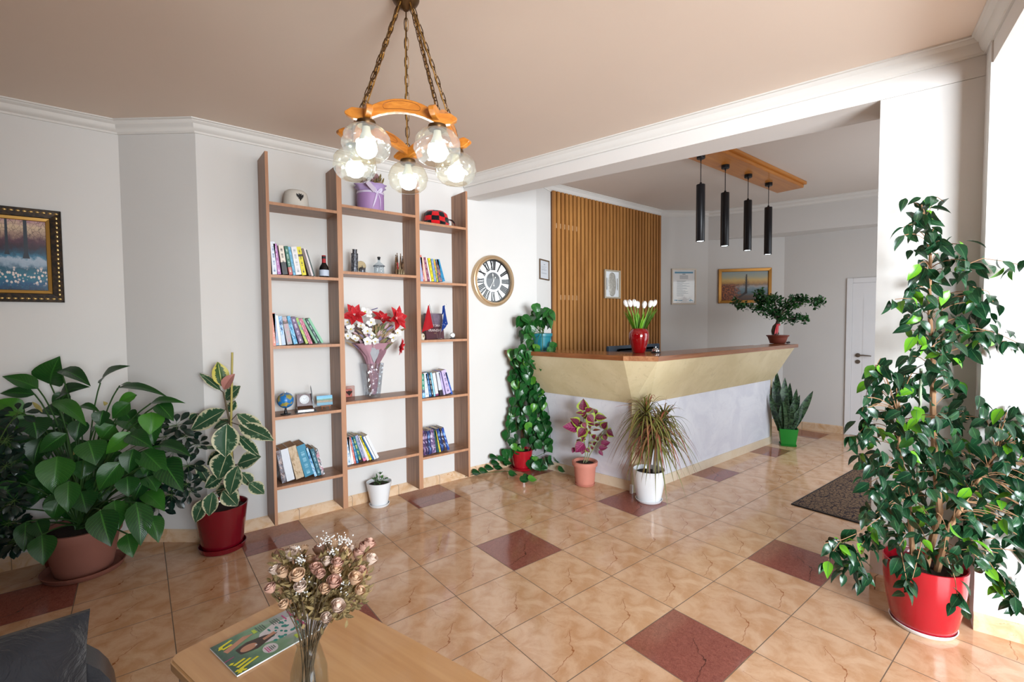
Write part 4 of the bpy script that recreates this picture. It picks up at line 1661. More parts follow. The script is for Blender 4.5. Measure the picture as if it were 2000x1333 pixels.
shelf_books('on the lowest middle shelf', 'books on the lowest middle shelf', 7.143, (650, 830), 1.800, MZ[3], [
    ('white book with blue lettering', 208, 257, 530, 152, 190, 'D2DEE8', dict(ink='5A90B8', dep=.14)),
    ('glossy white book', 262, 299, 526, 196, 186, 'E2E4EA', dict(dep=.14)),
    ('coral red book', 302, 327, 520, 224, 182, 'D06A60', dict(ink='F0C8C0', dep=.14)),
    ('narrow blue book', 334, 362, 512, 252, 190, '2A78A8', dict(ink='BCDCEC', dep=.14)),
    ('teal book with yellow lettering', 370, 416, 502, 266, 188, '1E6E70', dict(ink='D8D46A', bands=[(0, .12, '26282E')], dep=.14)),
    ('lavender book with pink foot', 430, 476, 488, 304, 178, '9AA4C4', dict(ink='5A6488', bands=[(0, .13, 'D87AA0')], dep=.14)),
    ('narrow white book beside the yellow book', 480, 512, 484, 346, 182, 'DCD8DA', dict(dep=.14)),
    ('bright yellow book', 518, 550, 474, 368, 182, 'DCCE2A', dict(ink='5A5420', dep=.14)),
    ('royal blue book', 553, 580, 470, 394, 186, '1E5E92', dict(dep=.14)),
    ('plain white book right of the blue book', 583, 608, 464, 424, 186, 'E4E6EA', dict(dep=.14)),
    ('rightmost plain white book', 612, 652, 460, 452, 178, 'DEE0E4', dict(dep=.14)),
])
shelf_books('in the right bay upper shelf', 'thin books in the right bay', 7.692, (660, 460), 1.772, RZ[1], [
    ('pale blue booklet', 1246, 1282, 684, 1208, 330, '9AB4DC', dict(ink='D890A0', dep=.12)),
    ('red striped booklet', 1286, 1308, 685, 1232, 300, 'D0746C', dict(ink='F0D8D0', dep=.12)),
    ('peach booklet', 1312, 1344, 687, 1254, 340, 'E0BCA8', dict(dep=.12)),
    ('maroon booklet', 1348, 1382, 688, 1284, 340, '7A3A58', dict(ink='D8A8C0', dep=.12)),
    ('white booklet', 1386, 1406, 690, 1318, 342, 'E4E0D8', dict(dep=.12)),
    ('bright yellow booklet', 1412, 1446, 692, 1352, 350, 'E0D228', dict(ink='5A5028', dep=.12)),
    ('grey blue booklet', 1450, 1482, 693, 1398, 360, '6E94BC', dict(ink='D0B0C0', dep=.12)),
    ('yellow and green booklet', 1486, 1512, 695, 1432, 366, 'D4C436', dict(busy=('3E8058', 'D88A3A'), dep=.12)),
    ('multicoloured comic booklet', 1520, 1566, 697, 1462, 372, '3E6A8A', dict(busy=('B86A5A', '2E3A44'), dep=.12)),
    ('turquoise blue booklet', 1574, 1614, 698, 1486, 380, '2A8AB8', dict(ink='1A5A80', dep=.12)),
])
shelf_books('on the right bay fourth shelf', 'books on the fourth shelf of the right bay', 14.81, (810, 710), 1.795, RZ[3], [
    ('green book with blue and white foot', 225, 304, 985, 192, 320, '2A8A72', dict(ink='D0E4E0', bands=[(0, .2, '7AB8E4'), (.2, .35, '3E5A78')])),
    ('white book with speckled foot', 312, 412, 972, 254, 302, 'DCE4EE', dict(ink='9AB0C4')),
    ('navy blue book', 424, 492, 946, 318, 320, '1E5C94', dict(ink='A8CCE8')),
    ('black book with white lettering', 500, 552, 940, 394, 316, '20242C', dict(ink='E0E0DC')),
    ('light blue book', 560, 602, 945, 446, 292, '7CC0E0', dict(ink='D0E8F4')),
    ('cream white book with purple mark', 612, 694, 932, 508, 312, 'E4DEDC', dict(bands=[(0, .08, '7A3A6A')])),
    ('grey white book with dark edge', 722, 816, 918, 624, 282, 'C8CCD4', dict(bands=[(0, .22, '2E2A34')])),
    ('slim lavender book', 842, 892, 905, 696, 292, 'B8ACD8', dict(dep=.12)),
    ('thick lavender book with black lettering', 918, 1050, 895, 770, 256, 'C4B4E0', dict(ink='5A5270')),
    ('royal blue book leaning outermost', 1060, 1104, 880, 882, 292, '1E50B0', dict(ink='8AB0E8')),
])
shelf_books('on the lowest right shelf', 'glossy books on the lowest right shelf', 7.143, (650, 830), 1.800, RZ[4], [
    ('leftmost purple black patterned book', 1268, 1302, 410, 1244, 92, '2A1E3E', dict(busy=('6A4A78', 'B09AB8'))),
    ('dark violet patterned book', 1306, 1338, 402, 1276, 92, '3A2444', dict(busy=('1E2A50', 'A890B0'))),
    ('dark blue patterned book', 1344, 1382, 394, 1316, 95, '1E3E78', dict(busy=('3A2A50', '7AA0D0'))),
    ('thick purple and white patterned book', 1388, 1446, 386, 1346, 88, '4A2E5A', dict(busy=('8A7AA0', 'D0C4D8'))),
    ('dark green book beside the yellow spine', 1454, 1486, 376, 1404, 92, '1E4A4A', dict()),
    ('slim yellow book', 1490, 1511, 370, 1421, 92, 'D8C848', dict(ink='6A5A20')),
    ('deep blue patterned book', 1516, 1562, 364, 1444, 78, '1A3C80', dict(busy=('14203E', '6A90D0'))),
    ('dark patterned book with white flecks', 1566, 1598, 356, 1480, 72, '2A2632', dict(busy=('5A3E30', 'A8B0C8'))),
    ('outermost royal blue patterned book', 1602, 1632, 350, 1516, 60, '1E50B0', dict(busy=('2A3A70', '8AB4F0'))),
])


# ------------------------------------------------------------------ things on the upper shelves
def pos(px, y, zs):
    p = on_y(*px, y)
    return Vector((p.x, y, zs + 0.0004))


FELT = mat('white_felt', 'D8D4CC', 0.95, var=0.04, bump=0.2, bs=200)
BLK = mat('print_black', '141416', 0.6, var=0.02)
p = pos((578, 398), 1.885, LZ[0])
cap = thing('felt_cap', 'white felt cap with black double headed eagle emblem on the top left shelf', 'cap', p)
bm = BM()
lathe(bm, [(.088, 0), (.090, .004), (.088, .03), (.082, .085), (.074, .112), (.056, .125), (.02, .130), (0, .130)], 40, fn=lambda a, r, z: r * (1 + .03 * math.sin(2 * a)))
obj('crown', bm, FELT, cap, smooth=60)
bm = BM()
def eagle(bm, P):
    half = [(0, .30), (.06, .42), (.14, .44), (.20, .36), (.12, .33), (.10, .24), (.20, .26), (.42, .42), (.40, .30), (.47, .26), (.38, .20), (.45, .13), (.34, .11), (.40, .02), (.28, .03), (.30, -.10), (.18, -.06), (.24, -.24), (.12, -.20), (.08, -.34), (0, -.46)]
    uvl = bm.loops.layers.uv.active
    for s in (-1, 1):
        pts = [P(x * s, z) for x, z in half]
        mid = [P(0, z) for x, z in half]
        vs = [bm.verts.new(q) for q in pts]
        c = bm.verts.new(P(0, 0.0))
        for i in range(len(vs) - 1):
            try:
                bm.faces.new((c, vs[i], vs[i + 1]))
            except ValueError:
                pass
def cap_pt(x, z):
    a = math.radians(-84) + x * .72
    zz = .068 + z * .060
    r = .0875 - (zz - .03) * .11
    r = r * (1 + .03 * math.sin(2 * a)) + .0025
    return Vector((r * math.cos(a), r * math.sin(a), zz))
eagle(bm, cap_pt)
obj('eagle_emblem', bm, BLK, cap, smooth=0)

# lilac flower box
LIL = mat('lilac_card', 'A884B8', 0.55, var=0.03)
LILP = mat('lilac_paper', 'B8A0D0', 0.6, var=0.08, vs=20)
RIB = mat('lilac_ribbon', 'D4CAE4', 0.4, var=0.03)
p = pos((724, 404), 1.87, MZ[0])
fb = thing('flower_box', 'lilac round flower box with ribbon bow on the top middle shelf', 'flower box', p)
bm = BM()
lathe(bm, [(0, 0), (.100, 0), (.102, .004), (.102, .148), (.098, .150), (.098, .02), (0, .02)], 40)
obj('box', bm, LIL, fb)
bm = BM()
lathe(bm, [(.1032, .128), (.1045, .130), (.1045, .142), (.1032, .144)], 40)
obj('ribbon', bm, RIB, fb)
bm = BM()
lathe(bm, [(.088, .13), (.094, .165), (.112, .190), (.122, .196)], 48, fn=lambda a, r, z: r * (1 + (z - .13) * 1.9 * math.sin(6 * a + .6)))
lathe(bm, [(.080, .13), (.084, .17), (.094, .200), (.100, .208)], 48, a0=.4, fn=lambda a, r, z: r * (1 + (z - .13) * 1.9 * math.sin(5 * a)))
obj('wrapping_paper', bm, LILP, fb, smooth=70)
bm = BM()
for s in (-1, 1):
    for k, (dx, dz, w) in enumerate(((.030, .022, .010), (.026, -.030, .009))):
        a, c = Vector((.012, -.103, .132)), Vector((.012 + s * dx, -.116, .132 + dz))
        if k == 0:
            strip(bm, bez(a, c + Vector((0, -.01, .012)), c, 8) + bez(c, a + Vector((s * .02, -.008, -.014)), a, 8)[1:], .015, (0, -1, .2), 'strap')
strip(bm, bez((.012, -.104, .132), (.0, -.110, .08), (-.030, -.106, .006), 8), .013, (0, -1, 0), 'strap')
strip(bm, bez((.012, -.104, .132), (.05, -.100, .09), (.030, -.108, .004), 8), .006, (0, -1, 0), 'strap')
obj('bow', bm, RIB, fb, smooth=60)
bm = BM()
box(bm, (-.018, -.001, -.042), (.018, .001, .042))
xf(bm, Matrix.Translation((-.044, -.122, .165)) @ Matrix.Rotation(math.radians(-50), 4, 'Y') @ Matrix.Rotation(math.radians(8), 4, 'X'))
obj('gift_tag', bm, mat('tag_card', 'C4B8CC', 0.6), fb, smooth=0)
DRY1 = [mat('dried_petal_rose', 'A07A78', 0.8, var=.25, vs=60), mat('dried_petal_plum', '5A3044', 0.8, var=.25, vs=60), mat('dried_petal_tan', 'A88A66', 0.85, var=.25, vs=60)]
DRYL = leafmat('dried_leaf', '6A5A34', '8E7C4C', None, 0.8)
def rose(bm, c, r, axis=(0, 0, 1), mi=0, petals=11, rs=R):
    """A small rose head: spiralling cupped petals round a core."""
    q = Vector(axis).normalized().to_track_quat('Z', 'Y').to_matrix()
    ball(bm, Vector(c) + q @ Vector((0, 0, r * .15)), r * .55, (1, 1, 1.15), 8, 6, mi)
    for k in range(petals):
        a = k * 2.4 + rs.random() * .4
        lv = k / petals
        rr = r * (.40 + .5 * lv)
        hh = r * (1.25 - .55 * lv)
        rows = []
        for i in range(4):
            t = i / 3
            row_ = []
            for j in range(5):
                u = (j / 4 - .5) * (1.5 + .3 * lv)
                rad = rr * (.55 + .55 * math.sin(t * 1.9)) * (1 + .12 * abs(u) * t) + (.18 * r * t * t * lv)
                z = -r * .7 + (hh + r * .5) * t * (1 - .12 * u * u)
                row_.append(bm.verts.new(Vector(c) + q @ Vector((rad * math.cos(a + u), rad * math.sin(a + u), z))))
            rows.append(row_)
        for i in range(3):
            for j in range(4):
                f = bm.faces.new((rows[i][j], rows[i][j + 1], rows[i + 1][j + 1], rows[i + 1][j]))
                f.material_index = mi
RS = random.Random(21)
bm = BM()
for k in range(34):
    a, rr = RS.random() * 6.3, .085 * RS.random() ** .5
    tip = Vector((rr * 1.15 * math.cos(a), rr * 1.15 * math.sin(a), .19 + RS.random() * .09))
    tube(bm, bez((rr * .5 * math.cos(a), rr * .5 * math.sin(a), .08), (rr * .7 * math.cos(a), rr * .7 * math.sin(a), .15), tip, 4), .0012, 4, mi=2)
    leaf(bm, tip - Vector((0, 0, .03)), tip + Vector((RS.uniform(-.03, .03), RS.uniform(-.03, .02), RS.uniform(0, .03))), .016, (0, -.5, 1), 'ellip', 4, across=2, mi=1)
obj('dried_foliage', bm, [DRYL, DRYL, mat('dried_stem', '5A4A2C', 0.9)], fb)
for k, (x, y, z, r, m) in enumerate([(.0, -.05, .225, .022, 0), (.03, -.03, .270, .026, 0), (-.035, -.05, .218, .020, 1), (-.02, -.02, .235, .020, 1), (.055, -.05, .215, .018, 2), (.07, .0, .235, .018, 2), (.03, -.065, .205, .016, 2), (-.06, .0, .21, .018, 1), (.01, .03, .26, .02, 0), (.045, .01, .245, .018, 1)]):
    bm = BM(); rose(bm, (x, y, z), r, (x * 3, y * 3 - .3, 1), rs=RS)
    obj('dried_flower', bm, DRY1[m], fb)

# red and black checked knit hat
def check_mat():
    n = NT('red_black_knit')
    x, y, z = n.xyz(n.tc())
    an = n.math('ARCTAN2', y, x)
    cell = n.math('ADD', n.math('FLOOR', n.math('MULTIPLY', n.math('ADD', an, .35), 1.45)), n.math('FLOOR', n.math('MULTIPLY', n.math('ADD', z, n.math('MULTIPLY', n.noise(n.tc(), 14, 2), .02)), 24)))
    m = n.math('LESS_THAN', n.math('FLOORED_MODULO', cell, 2.0), .5)
    n.set(col=n.mix(m, 'D01820', '121216'), rough=0.95, spec=0.1, sheen=0.3)
    n.bump(n.noise(n.scaled(n.tc(), (1, 1, 3)), 120, 2), 0.5, 0.004)
    return n.m
p = pos((851, 436), 1.87, RZ[0])
kh = thing('knit_hat', 'red and black checked knit hat on the top right shelf', 'hat', p)
KN = check_mat()
bm = BM()
lathe(bm, [(0, .002), (.085, .002), (.098, .012), (.098, .030), (.090, .040), (.092, .060), (.080, .095), (.055, .118), (.02, .124), (0, .122)], 44,
      fn=lambda a, r, z: r * (1 + .06 * math.sin(3 * a + z * 40) + .03 * math.sin(7 * a - z * 60)))
for vt in bm.verts:
    vt.co.x *= 1.24
    vt.co.y *= .98
    vt.co.z *= 1.08
obj('crown', bm, KN, kh, smooth=70)
bm = BM()
strip(bm, bez((.10, -.03, .06), (.150, -.05, .06), (.160, -.055, .003), 8), .055, (1, -.4, .5), 'strap')
strip(bm, bez((-.10, -.03, .03), (-.122, -.05, .02), (-.118, -.075, .003), 6), .04, (-1, -.4, .5), 'strap')
bmesh.ops.solidify(bm, geom=list(bm.faces), thickness=.006)
obj('ear_flap', bm, KN, kh, smooth=70)

# wine bottle
DGL = mat('dark_bottle_glass', '0E0C10', 0.06, var=0.0, spec=0.6)
p = pos((633.2, 540), 1.80, LZ[1])
wb = thing('wine_bottle', 'small dark wine bottle with red neck foil and pale label on the left bay', 'bottle', p)
bm = BM()
lathe(bm, [(0, 0), (.030, 0), (.033, .004), (.033, .062), (.030, .076), (.018, .098), (.0135, .108), (.0125, .126), (0, .126)], 28)
obj('body', bm, DGL, wb)
bm = BM(); lathe(bm, [(.0334, .010), (.0337, .012), (.0337, .052), (.0334, .054)], 28); obj('label', bm, mat('bottle_label', 'B9C4D6', 0.5, var=.1, vs=60), wb)
bm = BM(); lathe(bm, [(0, .160), (.0125, .160), (.014, .157), (.0138, .112), (.0150, .104)], 24); obj('neck_foil', bm, mat('red_foil', 'B03038', 0.3, 0.3, var=.2, vs=40), wb)
bm = BM(); lathe(bm, [(.0141, .135), (.0143, .137), (.0143, .150), (.0141, .152)], 24); obj('seal_band', bm, BLK, wb)

# souvenir tower with a dish-shaped disc and small dome
PEW = NT('antique_pewter')
_f = PEW.noise(PEW.tc(), 60, 4)
PEW.set(col=PEW.ramp(_f, [(.35, '2A2C34'), (.7, '8A8C92')]), rough=0.4, metal=0.7)
PEW = PEW.m
p = pos((692.5, 529), 1.83, MZ[1])
st = thing('tower_souvenir', 'grey metal souvenir of a round tiered tower with a dome and disc', 'souvenir', p)
bm = BM(); box(bm, (-.030, -.028, 0), (.094, .03, .006), bev=.002); obj('base', bm, PEW, st, smooth=0)
bm = BM()
prof = [(0, .006), (.023, .006), (.023, .036), (.026, .037), (.026, .040)]
for k in range(6):
    z = .040 + .0175 * k
    prof += [(.0205, z + .001), (.0205, z + .0145), (.0250, z + .0150), (.0250, z + .0175)]
prof += [(.0165, .147), (.0165, .172), (.019, .173), (.019, .176), (0, .176)]
lathe(bm, prof, 30)
xf(bm, Matrix.Rotation(math.radians(1.5), 4, 'Y'))
obj('tower', bm, PEW, st, smooth=25)
bm = BM()
for k in range(6):
    z = .0405 + .0175 * k
    for j in range(16):
        a = 2 * PI * j / 16
        tube(bm, [(.0238 * math.cos(a), .0238 * math.sin(a), z), (.0238 * math.cos(a), .0238 * math.sin(a), z + .015)], .0012, 5)
for j in range(12):
    a = 2 * PI * j / 12
    tube(bm, [(.0245 * math.cos(a), .0245 * math.sin(a), .006), (.0245 * math.cos(a), .0245 * math.sin(a), .036)], .0016, 5)
xf(bm, Matrix.Rotation(math.radians(1.5), 4, 'Y'))
obj('colonnade', bm, PEW, st)
bm = BM(); lathe(bm, [(0, -.002), (.038, -.002), (.040, 0), (.038, .002), (0, .002)], 36)
xf(bm, Matrix.Translation((.056, .014, .055)) @ Matrix.Rotation(PI / 2, 4, 'X'))
obj('disc', bm, mat('disc_bronze', 'A89878', 0.35, 0.5), st)
bm = BM()
lathe(bm, [(0, .006), (.020, .006), (.020, .024), (.022, .025), (.018, .036), (.008, .043), (.003, .046), (.002, .058), (0, .060)], 20, (.058, -.008, 0))
for dx in (-.018, .018):
    lathe(bm, [(0, .006), (.005, .006), (.005, .034), (0, .048)], 10, (.058 + dx, -.016, 0))
obj('dome', bm, PEW, st)

# glass decanter
CLR = thin_glass('clear_crystal', 'E8EEF2', 0.02, 1.0, bump=0.35, bscale=60.0, blend=0.3)
p = pos((740.5, 532), 1.83, MZ[1])
dc = thing('glass_decanter', 'clear fluted glass decanter with black stopper on the middle bay shelf', 'decanter', p)
bm = BM()
lathe(bm, [(0, 0), (.036, 0), (.037, .006), (.036, .054), (.039, .058), (.042, .064), (.040, .070), (.028, .080), (.014, .092), (.010, .098), (.010, .120), (.012, .122)], 40,
      fn=lambda a, r, z: r * (1 + (.05 if .004 < z < .056 else 0.0) * (1 if math.sin(12 * a) > 0 else -1)))
obj('bottle', bm, CLR, dc, smooth=30)
bm = BM()
lathe(bm, [(.0425, .063), (.044, .065), (.0425, .067)], 40)
for k in range(10):
    a = 2 * PI * k / 10
    tube(bm, bez((.043 * math.cos(a), .043 * math.sin(a), .066), (.05 * math.cos(a + .3), .05 * math.sin(a + .3), .054), (.043 * math.cos(a + .63), .043 * math.sin(a + .63), .066), 5), .0014, 5)
obj('garland_rim', bm, mat('glass_edge_grey', '6A747E', 0.15, 0.2), dc)
bm = BM(); lathe(bm, [(0, .112), (.009, .112), (.009, .123), (.0125, .124), (.0125, .133), (.009, .136), (0, .136)], 20); obj('stopper', bm, BLK, dc)

# spired church souvenir
BRZ = NT('antique_bronze')
_f = BRZ.noise(BRZ.tc(), 70, 4)
BRZ.set(col=BRZ.ramp(_f, [(.35, '2E2018'), (.55, '6A4C34'), (.75, 'A08868')]), rough=0.4, metal=0.6)
BRZ = BRZ.m
p = pos((781.5, 534), 1.84, MZ[1])
sc_ = thing('church_souvenir', 'bronze souvenir church with four tall spires on the middle bay shelf', 'souvenir', p)
bm = BM(); box(bm, (-.044, -.032, 0), (.046, .032, .008), bev=.003); obj('base', bm, BRZ, sc_, smooth=0)
bm = BM()
for x, h, y in ((-.034, .165, .004), (-.018, .182, .012), (.012, .180, .012), (.026, .160, .004)):
    lathe(bm, [(0, .008), (.0115, .008), (.0105, .055), (.0085, .10), (.0045, h - .02), (.002, h - .008), (.004, h - .006), (.004, h), (0, h + .002)], 12, (x, y, 0), fn=lambda a, r, z: r * (1 + .1 * math.sin(6 * a + z * 500)))
obj('spires', bm, BRZ, sc_, smooth=50)
bm = BM()
prism(bm, [(-.030, -.026), (.034, -.026), (.034, .014), (-.030, .014)], .008, .05, top=[(-.022, -.008), (.026, -.008), (.026, .014), (-.022, .014)])
lathe(bm, [(0, .008), (.02, .008), (.014, .05), (.006, .075), (.003, .10), (0, .105)], 14, (-.002, .002, 0))
for x in (-.020, -.002, .018):
    lathe(bm, [(0, .008), (.009, .008), (.008, .026), (.002, .044), (0, .048)], 8, (x, -.026, 0))
obj('nave', bm, mat('bronze_light', '8A7A5E', 0.45, 0.4, var=.4, vs=60), sc_, smooth=40)
bm = BM()
box(bm, (-.030, -.006, .05), (-.014, .002, .105), bev=.003)
obj('red_facade', bm, mat('red_enamel', '8A1E1A', 0.35, var=.3, vs=60), sc_, smooth=0)


# ------------------------------------------------------------------ things on the lower shelves
# bouquet vase of cut glass
p = pos((728, 772), 1.872, MZ[2])
gv = thing('glass_vase', 'tall square cut glass vase holding the paper wrapped bouquet on the middle bay', 'vase', p)
bm = BM()
def sq(a, r, z):
    c, s = abs(math.cos(a)), abs(math.sin(a))
    return r / max(c, s) ** .8 * .92
lathe(bm, [(0, 0), (.048, 0), (.052, .004), (.060, .08), (.072, .20), (.080, .268), (.077, .270), (.069, .20), (.056, .06), (.05, .018), (0, .016)], 48, a0=PI / 8, fn=sq)
obj('vase_body', bm, thin_glass('cut_glass', 'F1F4F7', 0.05, 1.0, bump=0.9, bscale=30.0, blend=0.35, base=.11), gv, smooth=30)
wb_ = pos((728, 772), 1.872, MZ[2])
bq = thing('bouquet', 'red and white artificial bouquet wrapped in dusty pink paper in the square glass vase', 'bouquet', wb_ + Vector((0, 0, .02)))
PINKP = mat('dusty_pink_paper', 'B48A98', 0.6, var=.10, vs=20)
WHP = mat('white_paper', 'D4D8DE', 0.6, var=.05)
bm = BM()
lathe(bm, [(.018, .0), (.030, .06), (.040, .16), (.046, .22), (.066, .30), (.120, .37), (.158, .41)], 40, fn=lambda a, r, z: r * (1 + (.10 + .25 * max(0, z - .25)) * math.sin(5 * a + z * 20) + .05 * math.sin(11 * a)))
for vt in bm.verts:
    vt.co.y *= .66
    vt.co.x += .01
obj('pink_paper', bm, PINKP, bq, smooth=70)
bm = BM()
uvl = bm.loops.layers.uv.active
for pts in ([(-.004, -.05, .25), (-.075, -.062, .43), (.015, -.080, .395), (.034, -.072, .33)], [(.005, -.056, .25), (.03, -.075, .34), (.06, -.085, .40), (.115, -.070, .42), (.09, -.060, .33), (.05, -.050, .26)]):
    vs = [bm.verts.new(q) for q in pts]
    f = bm.faces.new(vs)
    f.material_index = 0 if len(pts) == 4 else 1
bmesh.ops.solidify(bm, geom=list(bm.faces), thickness=.002)
obj('paper_folds', bm, [WHP, PINKP], bq, smooth=0)
yb = wb_.y
dv = depth(wb_)
def bqp(zx, zy, dy=0.0):                        # from a point of the bouquet seen from the lobby to its own depth
    q = on_y(650 + zx / 6.35, 580 + zy / 6.35, yb + dy)
    return q - bq.location
STEM = mat('wire_stem_green', '4A5A30', 0.7)
REDP = leafmat('poinsettia_red', 'B8141E', 'D42430', '8A0A14', rough=0.6, edge=('E8C8C4', .3, .95))
WHF = mat('blossom_white', 'E6E6E4', 0.6, var=.04)
YEL = mat('blossom_yellow', 'C8B040', 0.6)
bm = BM()
heads = []
for (x, y, dy, sz) in ((270, 230, -.06, .062), (780, 270, -.07, .070), (610, 290, -.02, .058), (820, 620, -.05, .052)):
    heads.append((bqp(x, y, dy), sz))
def poinsettia(c, sz, facing, rs):
    bm = BM()
    q = Vector(facing).normalized().to_track_quat('Z', 'Y').to_matrix()
    for ring_, (n_, ln, el) in enumerate(((6, 1.0, .25), (5, .7, .6))):
        for k in range(n_):
            a = 2 * PI * k / n_ + ring_ * .5 + rs.random() * .3
            d = q @ Vector((math.cos(a) * math.cos(el), math.sin(a) * math.cos(el), math.sin(el)))
            L = sz * 1.65 * ln * rs.uniform(.85, 1.15)
            leaf(bm, c + d * .004, c + d * L, L * .58, q @ Vector((0, 0, 1)), 'ovate', 6, .2, .12, across=4)
    return bm
RS = random.Random(4)
for (c, sz), fc in zip(heads, ((-.3, -1, .35), (.4, -1, .2), (.1, -.6, .8), (.9, -.7, -.2))):
    bm = poinsettia(c, sz, fc, RS)
    fl_ = obj('red_flower', bm, REDP, bq, smooth=60)
    bm = BM()
    for k in range(6):
        ball(bm, c + Vector(fc).normalized() * .010 + Vector((RS.uniform(-.009, .009), RS.uniform(-.004, .004), RS.uniform(-.009, .009))), .0035, u=6, v=4)
    obj('pearl_stamens', bm, mat('pearl', 'E8D8D4', .3) if 'pearl' not in D.materials else D.materials['pearl'], fl_)
def blossom(c, sz, facing, rs):
    bm = BM()
    q = Vector(facing).normalized().to_track_quat('Z', 'Y').to_matrix()
    for k in range(5):
        a = 2 * PI * k / 5 + rs.random()
        el = rs.uniform(.15, .5)
        d = q @ Vector((math.cos(a) * math.cos(el), math.sin(a) * math.cos(el), math.sin(el)))
        leaf(bm, c, c + d * sz, sz * .85, q @ Vector((0, 0, 1)), 'spoon', 5, .15, .1, across=2)
    ball(bm, c + q @ Vector((0, 0, .004)), sz * .17, u=8, v=5, mi=1)
    return bm
for (x, y, dy) in ((225, 405, -.085), (345, 365, -.09), (430, 430, -.10), (475, 320, -.09), (275, 525, -.08), (525, 560, -.09), (750, 510, -.085), (800, 450, -.06), (425, 560, -.085), (680, 480, -.05), (400, 190, .0), (180, 320, -.03), (185, 490, -.06), (650, 420, .0), (450, 215, -.01), (480, 480, -.06)):
    c = bqp(x, y, dy)
    bm = blossom(c, .040 * RS.uniform(.8, 1.1), (RS.uniform(-.5, .5), -1, RS.uniform(.0, .7)), RS)
    obj('white_flower', bm, [WHF, YEL], bq, smooth=60)
bm = BM()
for k in range(330):
    z = RS.uniform(.40, .57)
    x = RS.gauss(0, .045 + .25 * (z - .38))
    y = RS.uniform(-.07, .05)
    b0 = Vector((x * .7, y, z - .05))
    t0 = Vector((x * 1.25 + RS.uniform(-.02, .02), y + RS.uniform(-.03, .02), z))
    mi = RS.choice((0, 0, 1, 1, 2, 3))
    leaf(bm, b0, t0, .020, (0, -1, .4), 'ellip', 4, across=2, mi=mi)
for k in range(26):
    x, y = RS.uniform(-.1, .1), RS.uniform(-.05, .03)
    tube(bm, bez((x * .25, y * .4, .12), (x * .6, y, .3), (x, y, RS.uniform(.40, .52)), 5), .0012, 4, mi=1)
obj('foliage', bm, [leafmat('bouquet_sage', '5A6240', '8A8658', None, .7), leafmat('bouquet_dry', '7A6240', 'A89070', None, .8), mat('bouquet_lilac', '8A7A98', .7), mat('bouquet_blush', 'B89AA0', .7)], bq)
bm = BM()
for (x, y) in ((515, 165),):
    c = bqp(x, y, -.02)
    for k in range(14):
        ball(bm, c + Vector((-.022 + .0036 * k, 0, .0012 * k)), .0042, u=6, v=4)
obj('lavender_spike', bm, mat('lavender', '6A6488', .8), bq)

# square glass candle frame
p = pos((680, 775), 1.84, MZ[2])
cf = thing('glass_candle_block', 'square clear glass block with a pink candle and eagle motif beside the cut vase', 'candle holder', p)
bm = BM()
for a, b in (((-.047, -.014, 0), (.047, .014, .108)),):
    box(bm, a, b, bev=.002)
obj('glass_block', bm, thin_glass('block_glass', 'F0DEDA', 0.02, 0.9, blend=.3), cf, smooth=0)
bm = BM()
lathe(bm, [(0, .026), (.030, .026), (.031, .028), (.031, .078), (.026, .086), (0, .086)], 28)
for vt in bm.verts:
    vt.co.y *= .34
obj('candle', bm, mat('candle_pink', 'C88078', .5, sss=0.1), cf)
bm = BM(); eagle(bm, lambda x, z: Vector((.004 + x * .055, -.0118 - .002, .055 + z * .045))); obj('eagle_motif', bm, BLK, cf, smooth=0)
bm = BM()
strip(bm, bez((-.034, 0, .024), (0, 0, .006), (.034, 0, .026), 8), .018, (0, 0, 1), 'strap')
bmesh.ops.solidify(bm, geom=list(bm.faces), thickness=.006)
obj('cradle', bm, mat('cradle_wood', '8A4A2E', .45), cf)
bm = BM(); tube(bm, [(0, 0, .085), (0, 0, .100)], .0012, 6); obj('wick', bm, PAPER, cf)

# globe
def globe_mat():
    n = NT('globe_map')
    f = n.noise(n.tc(), 26.0, 5, 0.6)
    c = n.mix(n.step(f, .53, .55), '1E72B8', '9A9448')
    c = n.mix(n.step(n.noise(n.tc(), 60.0, 3), .55, .62), c, n.mix(n.step(f, .53, .55), '2E8AD0', 'C09A50'))
    n.set(col=c, rough=0.3)
    return n.m
p = pos((558, 806), 1.835, LZ[3])
gb = thing('globe', 'small blue desk globe on the left bay fourth shelf', 'globe', p)
bm = BM(); lathe(bm, [(0, 0), (.034, 0), (.034, .004), (.012, .008), (.010, .020), (.007, .034), (0, .034)], 24); obj('stand', bm, BLACK, gb)
bm = BM(); lathe(bm, [(0, .03), (.005, .03), (.008, .042), (0, .046)], 14); lathe(bm, [(0, .153), (.003, .153), (.002, .160), (0, .161)], 10); obj('axis_pin', bm, mat('chrome', 'D0D0D4', .12, 1.0, var=0), gb)
bm = BM(); ball(bm, (0, 0, .099), .055, u=32, v=20); obj('sphere', bm, globe_mat(), gb, smooth=70)

# desk clock with a pen
p = pos((597, 803), 1.855, LZ[3])
dk = thing('desk_clock', 'hinged desk clock set with a silver pen beside the globe', 'desk clock', p, math.radians(-8))
CHR = D.materials['chrome']
bm = BM(); box(bm, (-.070, -.058, 0), (.070, .05, .006), bev=.002); obj('base', bm, BLACK, dk, smooth=0)
bm = BM()
prism(bm, [(-.055, -.045), (.05, -.045), (.05, .04), (-.055, .04)], .006, .018)
xf(bm, Matrix.Identity(4))
prism(bm, [(-.055, -.01), (.05, -.01), (.05, .04), (-.055, .04)], .018, .036, top=[(-.055, .01), (.05, .01), (.05, .04), (-.055, .04)])
obj('tray', bm, CHR, dk, smooth=0)
bm = BM(); box(bm, (-.045, -.040, .018), (.04, -.012, .022)); obj('paper_slot', bm, mat('slot_dark', '1A1E26', .2), dk, smooth=0)
lid = bm = BM()
box(bm, (-.052, -.003, 0), (.048, .003, .086), bev=.002)
